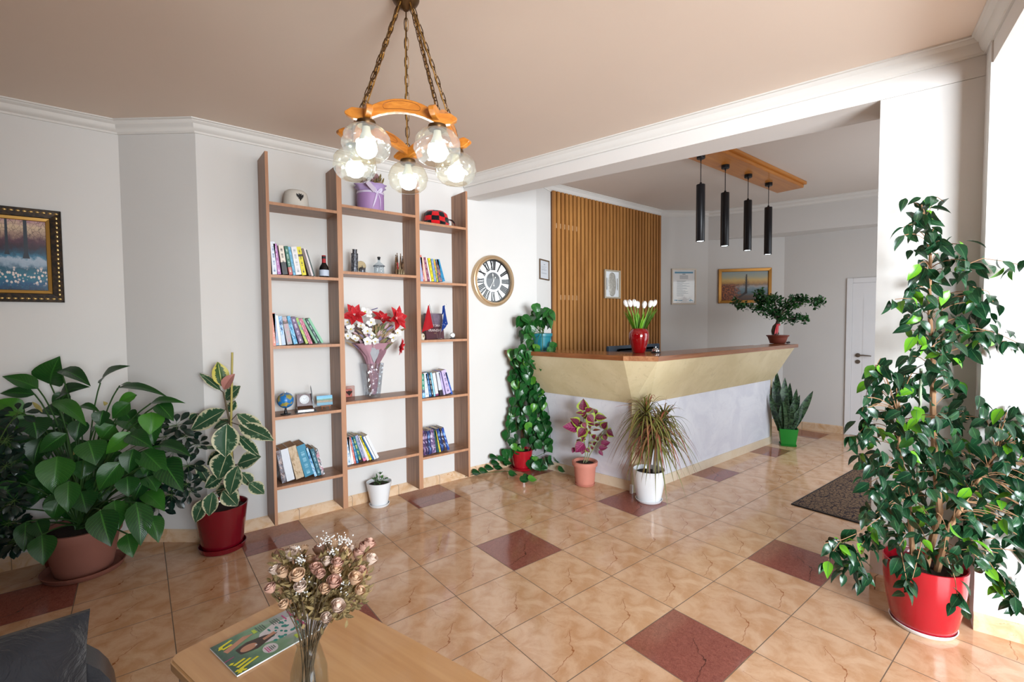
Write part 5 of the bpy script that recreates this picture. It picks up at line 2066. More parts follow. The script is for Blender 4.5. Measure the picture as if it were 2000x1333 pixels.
tilt = Matrix.Translation((0, .034, .036)) @ Matrix.Rotation(math.radians(-12), 4, 'X')
xf(bm, tilt)
o_l = obj('lid', bm, mat('lid_burgundy', '4A1E24', .25, var=.1), dk, smooth=0)
bm = BM(); lathe(bm, [(0, .002), (.029, .002), (.031, .0035), (.033, .002), (.033, 0), (0, 0)], 32)
xf(bm, tilt @ Matrix.Translation((-.002, -.0035, .046)) @ Matrix.Rotation(PI / 2, 4, 'X'))
obj('clock_face', bm, mat('face_white', 'E0E4E8', .4, var=.02), dk)
bm = BM()
for k in range(12):
    a = k * PI / 6
    box(bm, (.024 * math.cos(a) - .0012, .024 * math.sin(a) - .0012, .0025), (.024 * math.cos(a) + .0012, .024 * math.sin(a) + .0012, .0035))
for a, L in ((2.2, .014), (.7, .020)):
    tube(bm, [(0, 0, .0034), (L * math.cos(a), L * math.sin(a), .0034)], .0009, 5)
xf(bm, tilt @ Matrix.Translation((-.002, -.0035, .046)) @ Matrix.Rotation(PI / 2, 4, 'X'))
obj('clock_marks', bm, CGREY, dk, smooth=0)
bm = BM(); tube(bm, [(.056, -.0, .02), (.050, .012, .075), (.042, .030, .165), (.041, .033, .182)], [.0035, .005, .0035, .001], 10); obj('pen', bm, mat('pen_silver', '8A9096', .25, .9), dk)

# miniature painting on an easel
def mini_canvas():
    n = NT('mini_canvas')
    u, v, _ = n.xyz(n.tc('UV'))
    p_ = n.comb(n.math('MULTIPLY', u, 1.5), v, 0)
    nz = n.noise(p_, 7.0, 4, .6)
    vv = n.math('ADD', v, n.math('MULTIPLY', n.math('SUBTRACT', nz, .5), .25))
    c = n.ramp(vv, [(0, '1E6A8E'), (.22, '2A90B0'), (.34, '6A5A3A'), (.42, 'A07850'), (.52, '2E5A30'), (.62, '3A7A5A'), (.70, '58B4D0'), (1.0, '2A98C8')])
    n.set(col=c, rough=.35)
    return n.m
p = pos((636, 796), 1.87, LZ[3])
me_ = thing('mini_painting', 'tiny seaside painting on a wooden easel on the left bay fourth shelf', 'picture', p, math.radians(-6))
bm = BM()
EZ = mat('easel_wood', '9A5A34', .5)
for x in (-.028, .028):
    tube(bm, [(x, -.012, 0), (x * .5, .012, .085)], .003, 6)
tube(bm, [(0, .035, 0), (0, .012, .08)], .003, 6)
box(bm, (-.036, -.016, .020), (.036, -.002, .026))
obj('easel', bm, EZ, me_)
bm = BM()
box(bm, (-.055, -.004, 0), (.055, .004, .072), 0)
f = rect(bm, -.055, .055, 0, .072, -.0045, 1)
if f.normal.y > 0:
    f.normal_flip()
xf(bm, Matrix.Translation((-.006, -.004, .027)) @ Matrix.Rotation(math.radians(-9), 4, 'X'))
obj('canvas', bm, [mat('canvas_edge', '3E88A8', .6), mini_canvas()], me_, smooth=0)

# flags on a chrome stand, standing book, round objects: right bay
p = pos((858.5, 664), 1.80, RZ[2])
ft = thing('table_flags', 'pair of small table flags, red and blue, on a chrome foot in the right bay', 'flag stand', p)
bm = BM(); lathe(bm, [(0, 0), (.027, 0), (.028, .003), (.020, .009), (.006, .013), (0, .013)], 28); obj('foot', bm, CHR, ft)
dF = depth(p)
def flp(zx, zy, dy=0.0):
    return on_y(800 + zx / 10.25, 560 + zy / 10.25, p.y + dy) - ft.location
for (b0, t0) in (((570, 1020), (392, 352)), ((600, 1020), (728, 358))):
    bm = BM(); a_, b_ = flp(*b0), flp(*t0); tube(bm, [Vector((a_.x, 0, .010)), b_], .0016, 6); ball(bm, b_, .003, u=8, v=6)
    obj('pole', bm, CHR, ft)
def cloth(pts, m, nm, nx_=6):
    bm = BM()
    uvl = bm.loops.layers.uv.active
    # pts = quad corner points top-left, top-right, bottom-right, bottom-left, folded into soft waves
    rows = []
    for i in range(13):
        t = i / 12
        L_, R_ = pts[0].lerp(pts[3], t), pts[1].lerp(pts[2], t)
        rows.append([bm.verts.new(L_.lerp(R_, j / nx_) + Vector((0, -.006 * math.sin(j * 1.7 + t * 2) * (t + .1), 0))) for j in range(nx_ + 1)])
    for i in range(12):
        for j in range(nx_):
            bm.faces.new((rows[i][j], rows[i][j + 1], rows[i + 1][j + 1], rows[i + 1][j]))
    bmesh.ops.solidify(bm, geom=list(bm.faces), thickness=.0012)
    return obj(nm, bm, m, ft, smooth=70)
REDC = mat('flag_red', 'D01828', .75, var=.05)
BLUC = mat('flag_blue', '1848A4', .75, var=.05)
cloth([flp(372, 375, -.004), flp(388, 380, -.004), flp(478, 820, -.008), flp(238, 920, -.004)], REDC, 'red_flag')
cloth([flp(700, 380, -.004), flp(712, 470, -.006), flp(770, 750, -.010), flp(630, 920, -.004)], BLUC, 'blue_flag')
cloth([flp(660, 390, .004), flp(708, 372, .002), flp(668, 560, .002), flp(640, 560, .006)], BLUC, 'blue_flag_fold', 4)
bm = BM()
for zx, zy in ((685, 755), (725, 720), (655, 765), (705, 770)):
    c = flp(zx, zy, -.018)
    pts = []
    for k in range(10):
        r_ = .0032 if k % 2 == 0 else .0013
        pts.append(bm.verts.new(c + Vector((r_ * math.sin(k * PI / 5), 0, r_ * math.cos(k * PI / 5)))))
    bm.faces.new(pts)
obj('stars', bm, PAPER, ft, smooth=0)
# upright book facing the room
q0, q1 = on_y(833, 663.5, 1.86), on_y(868, 663.5, 1.86)
qt = on_y(830, 612, 1.86)
w_ = q1.x - q0.x
h_ = qt.z - RZ[2]
ub = thing('book', 'dark red history book standing front cover out behind the two flags', 'book', (q0.x, 1.86, RZ[2] + .0005))
ub.rotation_euler = (math.radians(-8), 0, 0)
def ub_cover():
    n = NT('book_cover_history')
    x, y, z = n.xyz(n.tc())
    zf = n.math('DIVIDE', z, h_)
    f = n.noise(n.tc(), 30, 4, .6)
    c = n.mix(n.step(zf, .45, .62), '4A1E28', n.mix(f, '4A3A48', '8A7A8C'))
    n.set(col=c, rough=.35)
    return n.m
bm = BM(); box(bm, (0, 0, 0), (w_, .0016, h_)); box(bm, (0, .0164, 0), (w_, .018, h_)); box(bm, (0, .0016, 0), (.0016, .0164, h_)); obj('cover', bm, ub_cover(), ub, smooth=0)
bm = BM(); box(bm, (.0016, .0016, .002), (w_ - .002, .0164, h_ - .002)); obj('page_block', bm, PAGES, ub, smooth=0)
LETW = mat('lettering_pale', 'D8CCC8', .5, var=.02)
TM = lambda x, z, y=-.0008: Matrix.Translation((x, y, z)) @ Matrix.Rotation(PI / 2, 4, 'X')
text_mesh('title', 'HISTORIA', .026, LETW, ub, TM(w_ * .52, h_ * .52), sx=.95)
text_mesh('title', 'VRANISHT', .031, LETW, ub, TM(w_ * .52, h_ * .34), sx=.95)
text_mesh('title', 'E RE', .010, mat('lettering_gold', 'B09060', .5), ub, TM(w_ * .5, h_ * .23))
p = pos((826, 661), 1.80, RZ[2])
es = thing('egg_ornament', 'small cream ornament left of the red table flag', 'ornament', (p.x - .004, 1.80, p.z))
bm = BM(); lathe(bm, [(0, 0), (.014, 0), (.018, .01), (.020, .026), (.017, .044), (.008, .054), (0, .056)], 20); obj('body', bm, mat('ornament_cream', 'D8D0BC', .4, var=.12, vs=80), es)
bm = BM(); leaf(bm, (-.004, -.0205, .02), (.004, -.0200, .042), .012, (0, -1, 0), across=2); obj('painted_mark', bm, mat('ornament_mark', '8A7A50', .5), es)
p = pos((884, 662.5), 1.85, RZ[2])
rk = thing('round_clock', 'tiny round white clock on a dark base right of the blue table flag', 'clock', p)
bm = BM(); box(bm, (-.022, -.014, 0), (.020, .014, .008), bev=.002); obj('base', bm, BLACK, rk, smooth=0)
bm = BM(); lathe(bm, [(0, -.010), (.021, -.010), (.024, -.006), (.024, .006), (.021, .008), (0, .008)], 28); xf(bm, Matrix.Translation((0, 0, .031)) @ Matrix.Rotation(PI / 2, 4, 'X')); obj('case', bm, mat('case_silver', 'C8C8C4', .2, .7), rk)
bm = BM(); lathe(bm, [(0, .0085), (.018, .0085)], 24); xf(bm, Matrix.Translation((0, 0, .031)) @ Matrix.Rotation(PI / 2, 4, 'X')); obj('clock_face', bm, D.materials['face_white'], rk)


# ------------------------------------------------------------------ on the counter
CT = 1.1904
GLOSSRED = mat('glossy_red_glaze', '7C030A', 0.06, var=.04, spec=.6, coat=.6)
vp_ = on_z(1251, 690.5, CT)
tv = thing('tulip_vase', 'glossy red ceramic vase holding white tulips on the counter corner', 'vase', (vp_.x + .03, vp_.y + .04, CT))
dV = depth(tv.location + Vector((0, 0, .1)))
hV = (693 - 644.5) / FPX * dV
k = hV / .205
bm = BM()
lathe(bm, [(0, 0), (.046 * k, 0), (.050 * k, .004), (.062 * k, .05 * k), (.080 * k, .115 * k), (.083 * k, .145 * k), (.078 * k, .175 * k), (.062 * k, .198 * k), (.050 * k, .205 * k), (.046 * k, .203 * k), (.06 * k, .18 * k), (.05 * k, .05 * k), (0, .03)], 48)
obj('vase_body', bm, GLOSSRED, tv, smooth=70)
TUW = mat('tulip_white', 'EEEAE4', .5, var=.03, sss=.1)
TUG = leafmat('tulip_leaf', '62A022', '96CC40', 'AADB6A', .45, nv=2)
TUS = mat('tulip_stem', '6A9A34', .5)
RS = random.Random(12)
names = ['leftmost', 'second from left', 'third from left', 'fourth from left', 'fifth from left', 'sixth from left', 'rightmost']
tul = [(462, 530, .0), (511, 528, -.02), (564, 525, .01), (606, 545, .03), (688, 545, -.03), (764, 535, -.01), (812, 528, .02)]
for nm, (zx, zy, dd_) in zip(names, tul):
    hp = at(1150 + zx / 6.345, 510 + zy / 6.345, dV + dd_)
    tp = thing('tulip', 'white artificial tulip, %s in the glossy red vase' % nm, 'tulip', tv.location + Vector((0, 0, .05)), group='white tulips in the red vase')
    rel = hp - tp.location
    b0 = Vector((rel.x * .06, rel.y * .06, 0))
    ax = (rel - Vector((rel.x * .35, rel.y * .35, rel.z * .5))).normalized()
    bm = BM(); tube(bm, bez(b0, Vector((rel.x * .35, rel.y * .35, rel.z * .55)), rel - ax * .018, 8), .0032, 7); obj('stem', bm, TUS, tp)
    q = ax.to_track_quat('Z', 'Y').to_matrix()
    bm = BM()
    for j in range(6):
        a = j * PI / 3 + RS.random() * .2
        o_ = .0215 if j % 2 else .0195
        rows = []
        for i in range(6):
            t = i / 5
            rr = o_ * (math.sin(.35 + t * 2.35) ** .8) * (1.02 if t < .9 else .8)
            rows.append([bm.verts.new(rel + q @ Vector((rr * math.cos(a + u * (1 - t ** 4 * .9)), rr * math.sin(a + u * (1 - t ** 4 * .9)), -.030 + .066 * t))) for u in (-.62, -.3, 0, .3, .62)])
        for i in range(5):
            for jj in range(4):
                bm.faces.new((rows[i][jj], rows[i][jj + 1], rows[i + 1][jj + 1], rows[i + 1][jj]))
    obj('flower', bm, TUW, tp, smooth=70)
    for j in range(3):
        a = math.atan2(rel.y, rel.x) + RS.uniform(-.7, .7)
        out = Vector((rel.x, rel.y, 0)) * RS.uniform(.7, 1.25) + Vector((math.cos(a), math.sin(a), 0)) * .012
        top = out + Vector((0, 0, rel.z * RS.uniform(.72, .90)))
        bm = BM(); strip(bm, bez(b0 + Vector((0, 0, .05)), out * .45 + Vector((0, 0, rel.z * .5)), top, 8), .052, (out.x, out.y, .35) if out.length > .01 else (0, -1, .3), 'spoon', fold=.35)
        obj('leaf', bm, TUG, tp, smooth=60)

bp = on_z(1282, 690, CT)
bl_ = thing('service_bell', 'chrome service bell on a black base right of the tulip vase', 'bell', (bp.x + .02, bp.y + .02, CT))
bm = BM(); lathe(bm, [(0, 0), (.043, 0), (.043, .004), (.034, .010), (0, .012)], 32); obj('base', bm, BLACK, bl_)
bm = BM(); lathe(bm, [(.033, .012), (.034, .016), (.030, .030), (.018, .040), (.006, .043), (0, .043)], 32); obj('dome', bm, CHR, bl_, smooth=70)
bm = BM(); lathe(bm, [(0, .042), (.003, .043), (.003, .050), (.006, .051), (.006, .055), (0, .056)], 14); obj('plunger', bm, CHR, bl_)

pp = on_z(1478, 674, CT)
ps = thing('paper_sheet', 'white paper sheet lying on the counter left of the bonsai', 'paper', (pp.x, pp.y + .05, CT), math.radians(6))
bm = BM(); box(bm, (-.105, -.06, 0), (.105, .06, .0012)); obj('sheet', bm, PAPER, ps, smooth=0)
kp = on_z(1541, 671.5, CT)
ks = thing('pebbles', 'small dark pebbles on the counter right of the bonsai pot', 'pebble', (kp.x, kp.y + .015, CT))
bm = BM(); ball(bm, (0, 0, .011), .016, (1.5, 1, .68)); obj('stone', bm, mat('dark_stone', '2E2C2E', .6, var=.3, vs=60), ks)
bm = BM(); ball(bm, (.034, .0, .012), .015, (1.1, 1, .8)); obj('stone', bm, D.materials['dark_stone'], ks)

# computer monitor standing behind the counter on the lower desk
mo = thing('computer_monitor', 'dark computer monitor seen from behind standing below the counter top', 'monitor', (2.33, 1.20, .74))
MON = mat('monitor_plastic', '243240', .45, var=.05)
m0_, m1_ = on_y(1186, 675.5, 1.20), on_y(1287, 672.3, 1.20)
mw, zt_ = m1_.x - m0_.x, (m0_.z + m1_.z) / 2
mo.location = ((m0_.x + m1_.x) / 2, 1.20, .74)
bm = BM(); box(bm, (-mw / 2, -.012, zt_ - .74 - .36), (mw / 2, .016, zt_ - .74), bev=.006); obj('screen_case', bm, MON, mo, smooth=0)
bm = BM()
box(bm, (-mw * .36, -.045, zt_ - .74 - .32), (mw * .36, -.010, zt_ - .74 - .030), bev=.02)
obj('back_bulge', bm, mat('monitor_back_dark', '10161E', .25, var=.05), mo, smooth=0)
bm = BM(); box(bm, (-.03, -.03, .01), (.03, .0, zt_ - .74 - .2)); lathe(bm, [(0, 0), (.11, 0), (.11, .008), (0, .012)], 28); obj('stand', bm, BLACK, mo)
bm = BM(); box(bm, (1.84, .90, .70), (4.10, 1.41, .7396)); box(bm, (1.88, .95, 0), (1.92, 1.35, .70)); box(bm, (3.98, .95, 0), (4.02, 1.35, .70)); obj('inner_desk', bm, TOPW, rc, smooth=0, world=True)


# ------------------------------------------------------------------ on the coffee table
def tbl(px, z=TZ + .0005):
    return on_z(px[0], px[1], z)
gA, gB, gC = tbl((410, 1270)), tbl((463, 1324)), tbl((600, 1240))
ex = (gA - gB); ex.z = 0
ey = (gC - gB); ey.z = 0
mw_, mh_ = ex.length, .275
ex.normalize()
ey = Vector((ex.y, -ex.x, 0)) if Vector((ex.y, -ex.x, 0)).dot(ey) > 0 else Vector((-ex.y, ex.x, 0))
mg = thing('magazine', 'glossy magazine with yellow title and woman on the green cover on the coffee table', 'magazine', gB)
mg.matrix_world = Matrix(((ex.x, ey.x, 0, gB.x), (ex.y, ey.y, 0, gB.y), (0, 0, 1, gB.z), (0, 0, 0, 1)))
TH = .0052
bm = BM(); box(bm, (0, 0, .0006), (mw_, mh_, TH - .0006)); obj('pages', bm, PAPER, mg, smooth=0)
def cover_mat():
    n = NT('magazine_cover')
    u, v, _ = n.xyz(n.tc('UV'))
    f = n.noise(n.tc('UV'), 5.0, 3)
    c = n.ramp(n.math('ADD', v, n.math('MULTIPLY', n.math('SUBTRACT', f, .5), .4)), [(0, '1E4A34'), (.14, '2E5E44'), (.3, '5E8A62'), (.55, '7CA284'), (.75, 'A4A6A8'), (1.0, 'B4B0B6')])
    n.set(col=c, rough=.22, coat=.3)
    return n.m
bm = BM()
uvl = bm.loops.layers.uv.active
vs = [bm.verts.new(q) for q in ((0, 0, TH), (mw_, 0, TH), (mw_, mh_, TH), (0, mh_, TH))]
f = bm.faces.new(vs)
for lp, uv in zip(f.loops, ((0, 0), (1, 0), (1, 1), (0, 1))):
    lp[uvl].uv = uv
f.normal_update()
if f.normal.z < 0:
    f.normal_flip()
# flat printed shapes: x across the title edge (0 at the near corner), y down the page
H_ = [0]
def pr_(pts, mi):
    H_[0] += 1
    vs = [bm.verts.new((x * mw_, y * mh_, TH + .00006 * (1 + H_[0] * .15))) for x, y in pts]
    f = bm.faces.new(vs)
    f.material_index = mi
    f.normal_update()
    if f.normal.z < 0:
        f.normal_flip()
def stroke(a, b, w, mi):
    a, b = Vector(a), Vector(b)
    d = (b - a).normalized()
    n_ = Vector((-d.y, d.x)) * w
    pr_([a + n_, a - n_, b - n_ * .8, b + n_ * .8], mi)
def ell(c, rx, ry, mi, n_=20):
    pr_([(c[0] + rx * math.cos(2 * PI * k / n_), c[1] + ry * math.sin(2 * PI * k / n_)) for k in range(n_)], mi)
# dress, hair, arms, face
pr_([(.40, .40), (.52, .36), (.70, .44), (.80, .62), (.74, .95), (.40, 1.0), (.26, .88), (.30, .56)], 3)
RS = random.Random(8)
for k in range(34):
    x, y = RS.uniform(.32, .74), RS.uniform(.42, .97)
    ell((x, y), RS.uniform(.025, .055), RS.uniform(.012, .03), 4, 8)
pr_([(.42, .16), (.60, .15), (.66, .28), (.60, .46), (.50, .58), (.44, .48), (.36, .32)], 5)
ell((.50, .26), .085, .085, 6)
ell((.47, .33), .02, .012, 3, 10)
pr_([(.62, .08), (.72, .06), (.86, .30), (.80, .40), (.72, .24)], 6)
pr_([(.48, .42), (.54, .42), (.58, .56), (.50, .56)], 6)
pr_([(.58, .93), (.66, .93), (.66, 1.0), (.58, 1.0)], 6)
# yellow brush lettering along the title edge
for a, b in (((.02, .03), (.10, .08)), ((.11, .02), (.02, .10)), ((.10, .06), (.17, .26)), ((.17, .05), (.23, .20)), ((.25, .04), (.29, .16)), ((.30, .02), (.33, .05)), ((.78, .07), (.80, .17)), ((.86, .06), (.92, .20)), ((.80, .055), (.87, .075))):
    stroke(a, b, .022, 7)
stroke((.44, .0), (.46, .10), .008, 8)
ell((.20, .40), .13, .075, 3)
for k in range(5):
    stroke((.11 + .01 * k, .36 + .02 * k), (.28 - .01 * k, .36 + .02 * k), .006, 8 if k < 2 else 9)
stroke((.78, .42), (.90, .42), .022, 10)
stroke((.08, .68), (.2, .68), .022, 10)
for x0, x1, y0, n_ in ((.76, .94, .46, 4), (.74, .92, .62, 4), (.06, .2, .73, 4)):
    for k in range(n_):
        stroke((x0, y0 + .024 * k), (x1 - .02 * (k % 2), y0 + .024 * k), .005, 9)
stroke((.36, .985), (.9, .985), .012, 8)
stroke((.72, .76), (.90, .76), .008, 8)
stroke((.30, .84), (.93, .84), .016, 8)
obj('cover', bm, [cover_mat(), PAPER, PAPER, mat('print_pale', 'D4D0D4', .3), mat('print_teal', '1E8A80', .3), mat('print_hair', '3A2218', .3, var=.3, vs=60), mat('print_skin', 'C08A6E', .3), mat('print_yellow', 'E2DC10', .3), mat('print_magenta', 'C03480', .3), mat('print_text', '4A5A52', .3), mat('print_lime', 'B4D040', .3)], mg, smooth=0)

# glass vase with dried roses
vb = Vector((-1.368, -.452, TZ + .0006))
gvz = thing('glass_vase', 'clear narrow necked glass vase with dried roses standing on the coffee table', 'vase', vb)
dB = depth(vb + Vector((0, 0, .2)))
rimz = at(607, 1246, dB).z - vb.z
bm = BM()
hh = rimz
lathe(bm, [(0, 0), (.036, 0), (.040, .004), (.047, hh * .25), (.045, hh * .5), (.034, hh * .75), (.027, hh * .88), (.0285, hh * .95), (.034, hh), (.0325, hh), (.026, hh * .9), (.043, hh * .5), (.044, hh * .25), (.037, .012), (0, .010)], 40)
obj('vase_body', bm, thin_glass('clear_glass', 'F6F9F9', .015, 1.0, blend=.28, base=.06), gvz, smooth=70)
dr = thing('dried_roses', 'bunch of dried cream and pink roses with white gypsophila in the clear glass vase', 'bouquet', vb + Vector((0, 0, .015)))
def drp(zx, zy, dz=0.0):
    return at(500 + zx / 4.4, 1030 + zy / 4.4, dB + dz) - dr.location
neck = Vector((0, 0, hh * .9))
DST = mat('dried_stem_brown', '5A4A34', .85, var=.2, vs=60)
RM = [mat('dried_rose_cream', 'D6B494', .75, var=.12, vs=90), mat('dried_rose_pink', 'CCA290', .75, var=.12, vs=90), mat('dried_rose_pale', 'DEC8B8', .75, var=.10, vs=90)]
RS = random.Random(31)
roses = [(200, 225, .02), (315, 205, .03), (165, 370, -.04), (125, 530, -.06), (355, 420, -.09), (240, 670, -.07), (235, 395, -.06), (410, 195, .05), (545, 200, .05), (540, 290, -.03), (610, 300, -.05), (700, 315, -.06), (760, 235, .0), (880, 235, .02), (970, 150, .03), (990, 285, .0), (850, 450, -.07), (900, 385, -.02), (890, 550, -.05), (550, 410, -.09), (670, 480, -.10), (590, 540, -.10), (685, 380, -.07), (515, 365, -.07), (660, 155, .05), (930, 180, .03), (380, 520, -.07), (700, 690, -.08), (470, 290, -.02), (600, 790, -.05), (290, 250, .0), (820, 200, .03)]
for zx, zy, dz in roses:
    c = drp(zx, zy, dz)
    out = (c - neck * 1.1).normalized()
    r_ = .0145 * RS.uniform(.8, 1.2)
    bm = BM(); rose(bm, c, r_, out + Vector((0, 0, .3)), petals=12, rs=RS)
    ro = obj('dried_rose', bm, RM[RS.randrange(3)], dr, smooth=60)
bm = BM()
for zx, zy, dz in roses:
    c = drp(zx, zy, dz)
    e = Vector((RS.uniform(-.018, .018), RS.uniform(-.018, .018), RS.uniform(.0, .03)))
    tube(bm, bez(e, Vector((e.x * .2, e.y * .2, hh)), c - (c - neck).normalized() * .006, 8), .0013, 5)
obj('stems', bm, DST, dr)
bm = BM()
for k in range(1500):
    zx, zy = RS.gauss(560, 200), RS.gauss(540, 160)
    if not (130 < zx < 950 and 220 < zy < 800):
        continue
    if (zy > 560 and abs(zx - 560) > 420 - (zy - 560) * .9):
        continue
    c = drp(zx, zy, RS.uniform(-.055, .08))
    d = (c - neck).normalized() + Vector((RS.uniform(-.9, .9), RS.uniform(-.9, .9), RS.uniform(-.8, .5)))
    leaf(bm, c, c + d.normalized() * RS.uniform(.012, .026), RS.uniform(.007, .013), (RS.uniform(-1, 1), -1, RS.uniform(-.2, 1)), 'ellip', 4, .3, .25, across=2)
for zx, zy, ex_, ey_ in ((760, 760, 845, 775), (780, 800, 770, 870), (560, 860, 570, 930), (410, 830, 400, 880)):
    leaf(bm, drp(zx, zy, -.07), drp(ex_, ey_, -.07), .0085, (0, -1, .3), 'ellip', 4, across=2)
tube(bm, bez(drp(650, 640, -.05), drp(740, 700, -.07), drp(790, 800, -.07), 5), .0007, 4)
obj('dried_leaves', bm, leafmat('dried_rose_leaf', '54482C', 'AA9464', 'C4B080', .8, nv=5, trans=.25), dr)
bm = BM()
for (gx, gy, sx_, sy_, n_) in ((600, 110, 60, 50, 36), (740, 100, 60, 45, 34), (380, 290, 50, 40, 34), (660, 215, 40, 30, 22), (760, 510, 40, 60, 32), (365, 170, 25, 15, 8), (500, 480, 30, 20, 8), (430, 440, 40, 30, 10), (720, 410, 15, 30, 8), (400, 560, 40, 30, 12), (800, 130, 30, 30, 14)):
    root_ = drp(gx * .7 + 170, gy + 130, .0)
    for k in range(n_):
        c = drp(RS.gauss(gx, sx_ * .55), RS.gauss(gy, sy_ * .55), -.06 + RS.uniform(-.02, .04))
        ball(bm, c, .0021 * RS.uniform(.7, 1.2), u=6, v=4, mi=0)
        if k % 3 == 0:
            tube(bm, [c, c.lerp(root_, .6)], .0004, 3, mi=1)
gp = obj('gypsophila', bm, [mat('gypsophila_white', 'E8E8E4', .7), DST], dr)
gp['kind'] = 'stuff'

# ------------------------------------------------------------------ potted plants
SOIL = mat('potting_soil', '2A1C14', 0.95, var=.5, vs=70, bump=.8, bs=90, bd=.01)
TERRA = mat('terracotta_dull', '8E5A4C', 0.7, var=.10, vs=7, bump=.05)
TERRA_P = mat('terracotta_pink', 'C07A68', 0.65, var=.10, vs=9, bump=.05)
TERRA_B = mat('terracotta_brown', '7E3A2A', 0.55, var=.06)
REDPOT = mat('red_plastic_gloss', '70091A', 0.16, var=.04, spec=.55, coat=.3)
REDPOT2 = mat('red_plastic_bright', 'A01020', 0.2, var=.04, spec=.55, coat=.3)
WHPOT = mat('white_plastic_gloss', 'E6E8EA', 0.14, var=.02, coat=.3)
TEALPOT = mat('teal_plastic', '1C7482', 0.4, var=.06)
GREENPOT = mat('green_plastic', '1E8A30', 0.4, var=.05)
STEMG = mat('stem_green', '3E5A22', 0.6, var=.2, vs=30)
BARK = mat('grey_bark', '6A5846', 0.85, var=.25, vs=40, bump=.4, bs=60)
TWIG = mat('pale_twig', '8E6A4A', 0.8, var=.2, vs=40)


def pot(parent, r0, r1, h, m, rim=None, saucer=None, soil=0.02, square=False, belly=0.0, name='pot'):
    """A pot standing at the parent's origin: r0 foot, r1 mouth radius, h height; rim = (height, overhang); saucer = (radius, height, material)."""
    z0 = 0.0
    if saucer:
        sr, sh, sm = saucer
        bm = BM()
        lathe(bm, [(0, 0), (sr * .86, 0), (sr * .93, .004), (sr, sh), (sr - .004, sh + .001), (sr * .88, .008), (0, .008)], 44)
        obj('saucer', bm, sm, parent, smooth=50)
        z0 = .0085
    fn = None
    if square:
        fn = lambda a, r, z: r / max(abs(math.cos(a)), abs(math.sin(a))) ** .82 * .9
    prof = [(0, z0), (r0 * .96, z0), (r0, z0 + .005)]
    for i in range(1, 7):
        t = i / 6
        prof.append((r0 + (r1 - r0) * t + belly * math.sin(PI * t) * r1, z0 + (h - z0) * t))
    if rim:
        rh, ov = rim
        prof = [p for p in prof if p[1] < h - rh - .004]
        rb = r0 + (r1 - r0) * (1 - rh / h)
        prof += [(rb, h - rh - .003), (rb + ov, h - rh), (r1 + ov, h - .006), (r1 + ov * .8, h)]
    prof += [(r1 - .006, h + .001), (r1 - .010, h - .006), (r1 - .012 - soil * (r1 - r0) / h, h - soil - .006)]
    bm = BM()
    lathe(bm, prof, 48, fn=fn, a0=PI / 4 if square else 0)
    obj(name, bm, m, parent, smooth=45)
    bm = BM()
    rs = r1 - .011
    lathe(bm, [(rs, h - soil - .004), (rs * .8, h - soil + .002), (rs * .4, h - soil + .004), (0, h - soil + .005)], 28, fn=(lambda a, r, z: r / max(abs(math.cos(a)), abs(math.sin(a))) ** .82 * .9) if square else None, a0=PI / 4 if square else 0)
    obj('soil', bm, SOIL, parent, smooth=60)


def toward_cam(p):
    return (CAM - p).normalized()


def zoomleaves(parent, sc, off, d0, rows, mats, shape, stem_from, stem_r=.003, stem_m=0, leaf_m=1, arch=.12, fold=.16, n=8, across=6, tipfwd=.25, wave=.04, rs=R, stems=True, bm=None, wk=1.0):
    """Leaf blades between two image points each, at their own depth d0 + dd."""
    root = Vector((0, 0, 0)) + parent.location
    for (bx, by, tx, ty, w, dd) in rows:
        d = d0 + dd
        b = at(off[0] + bx / sc, off[1] + by / sc, d) - root
        L = math.hypot(tx - bx, ty - by) / sc / FPX * d
        t = at(off[0] + tx / sc, off[1] + ty / sc, d - tipfwd * L) - root
        wd = wk * w / sc / FPX * d
        up = toward_cam(b + root) + Vector((rs.uniform(-.3, .3), rs.uniform(-.3, .3), .55))
        leaf(bm, b, t, wd, up, shape, n, fold, arch, leaf_m, wave, across)
        if stems:
            s = Vector(stem_from) + Vector((rs.uniform(-.03, .03), rs.uniform(-.02, .02), 0))
            mid = Vector((s.x * .6 + b.x * .4, s.y * .6 + b.y * .4, max(s.z, b.z) * .75 + min(s.z, b.z) * .25 + .03))
            tube(bm, bez(s, mid, b, 8), [stem_r * 1.3] * 4 + [stem_r] * 5, 6, stem_m)


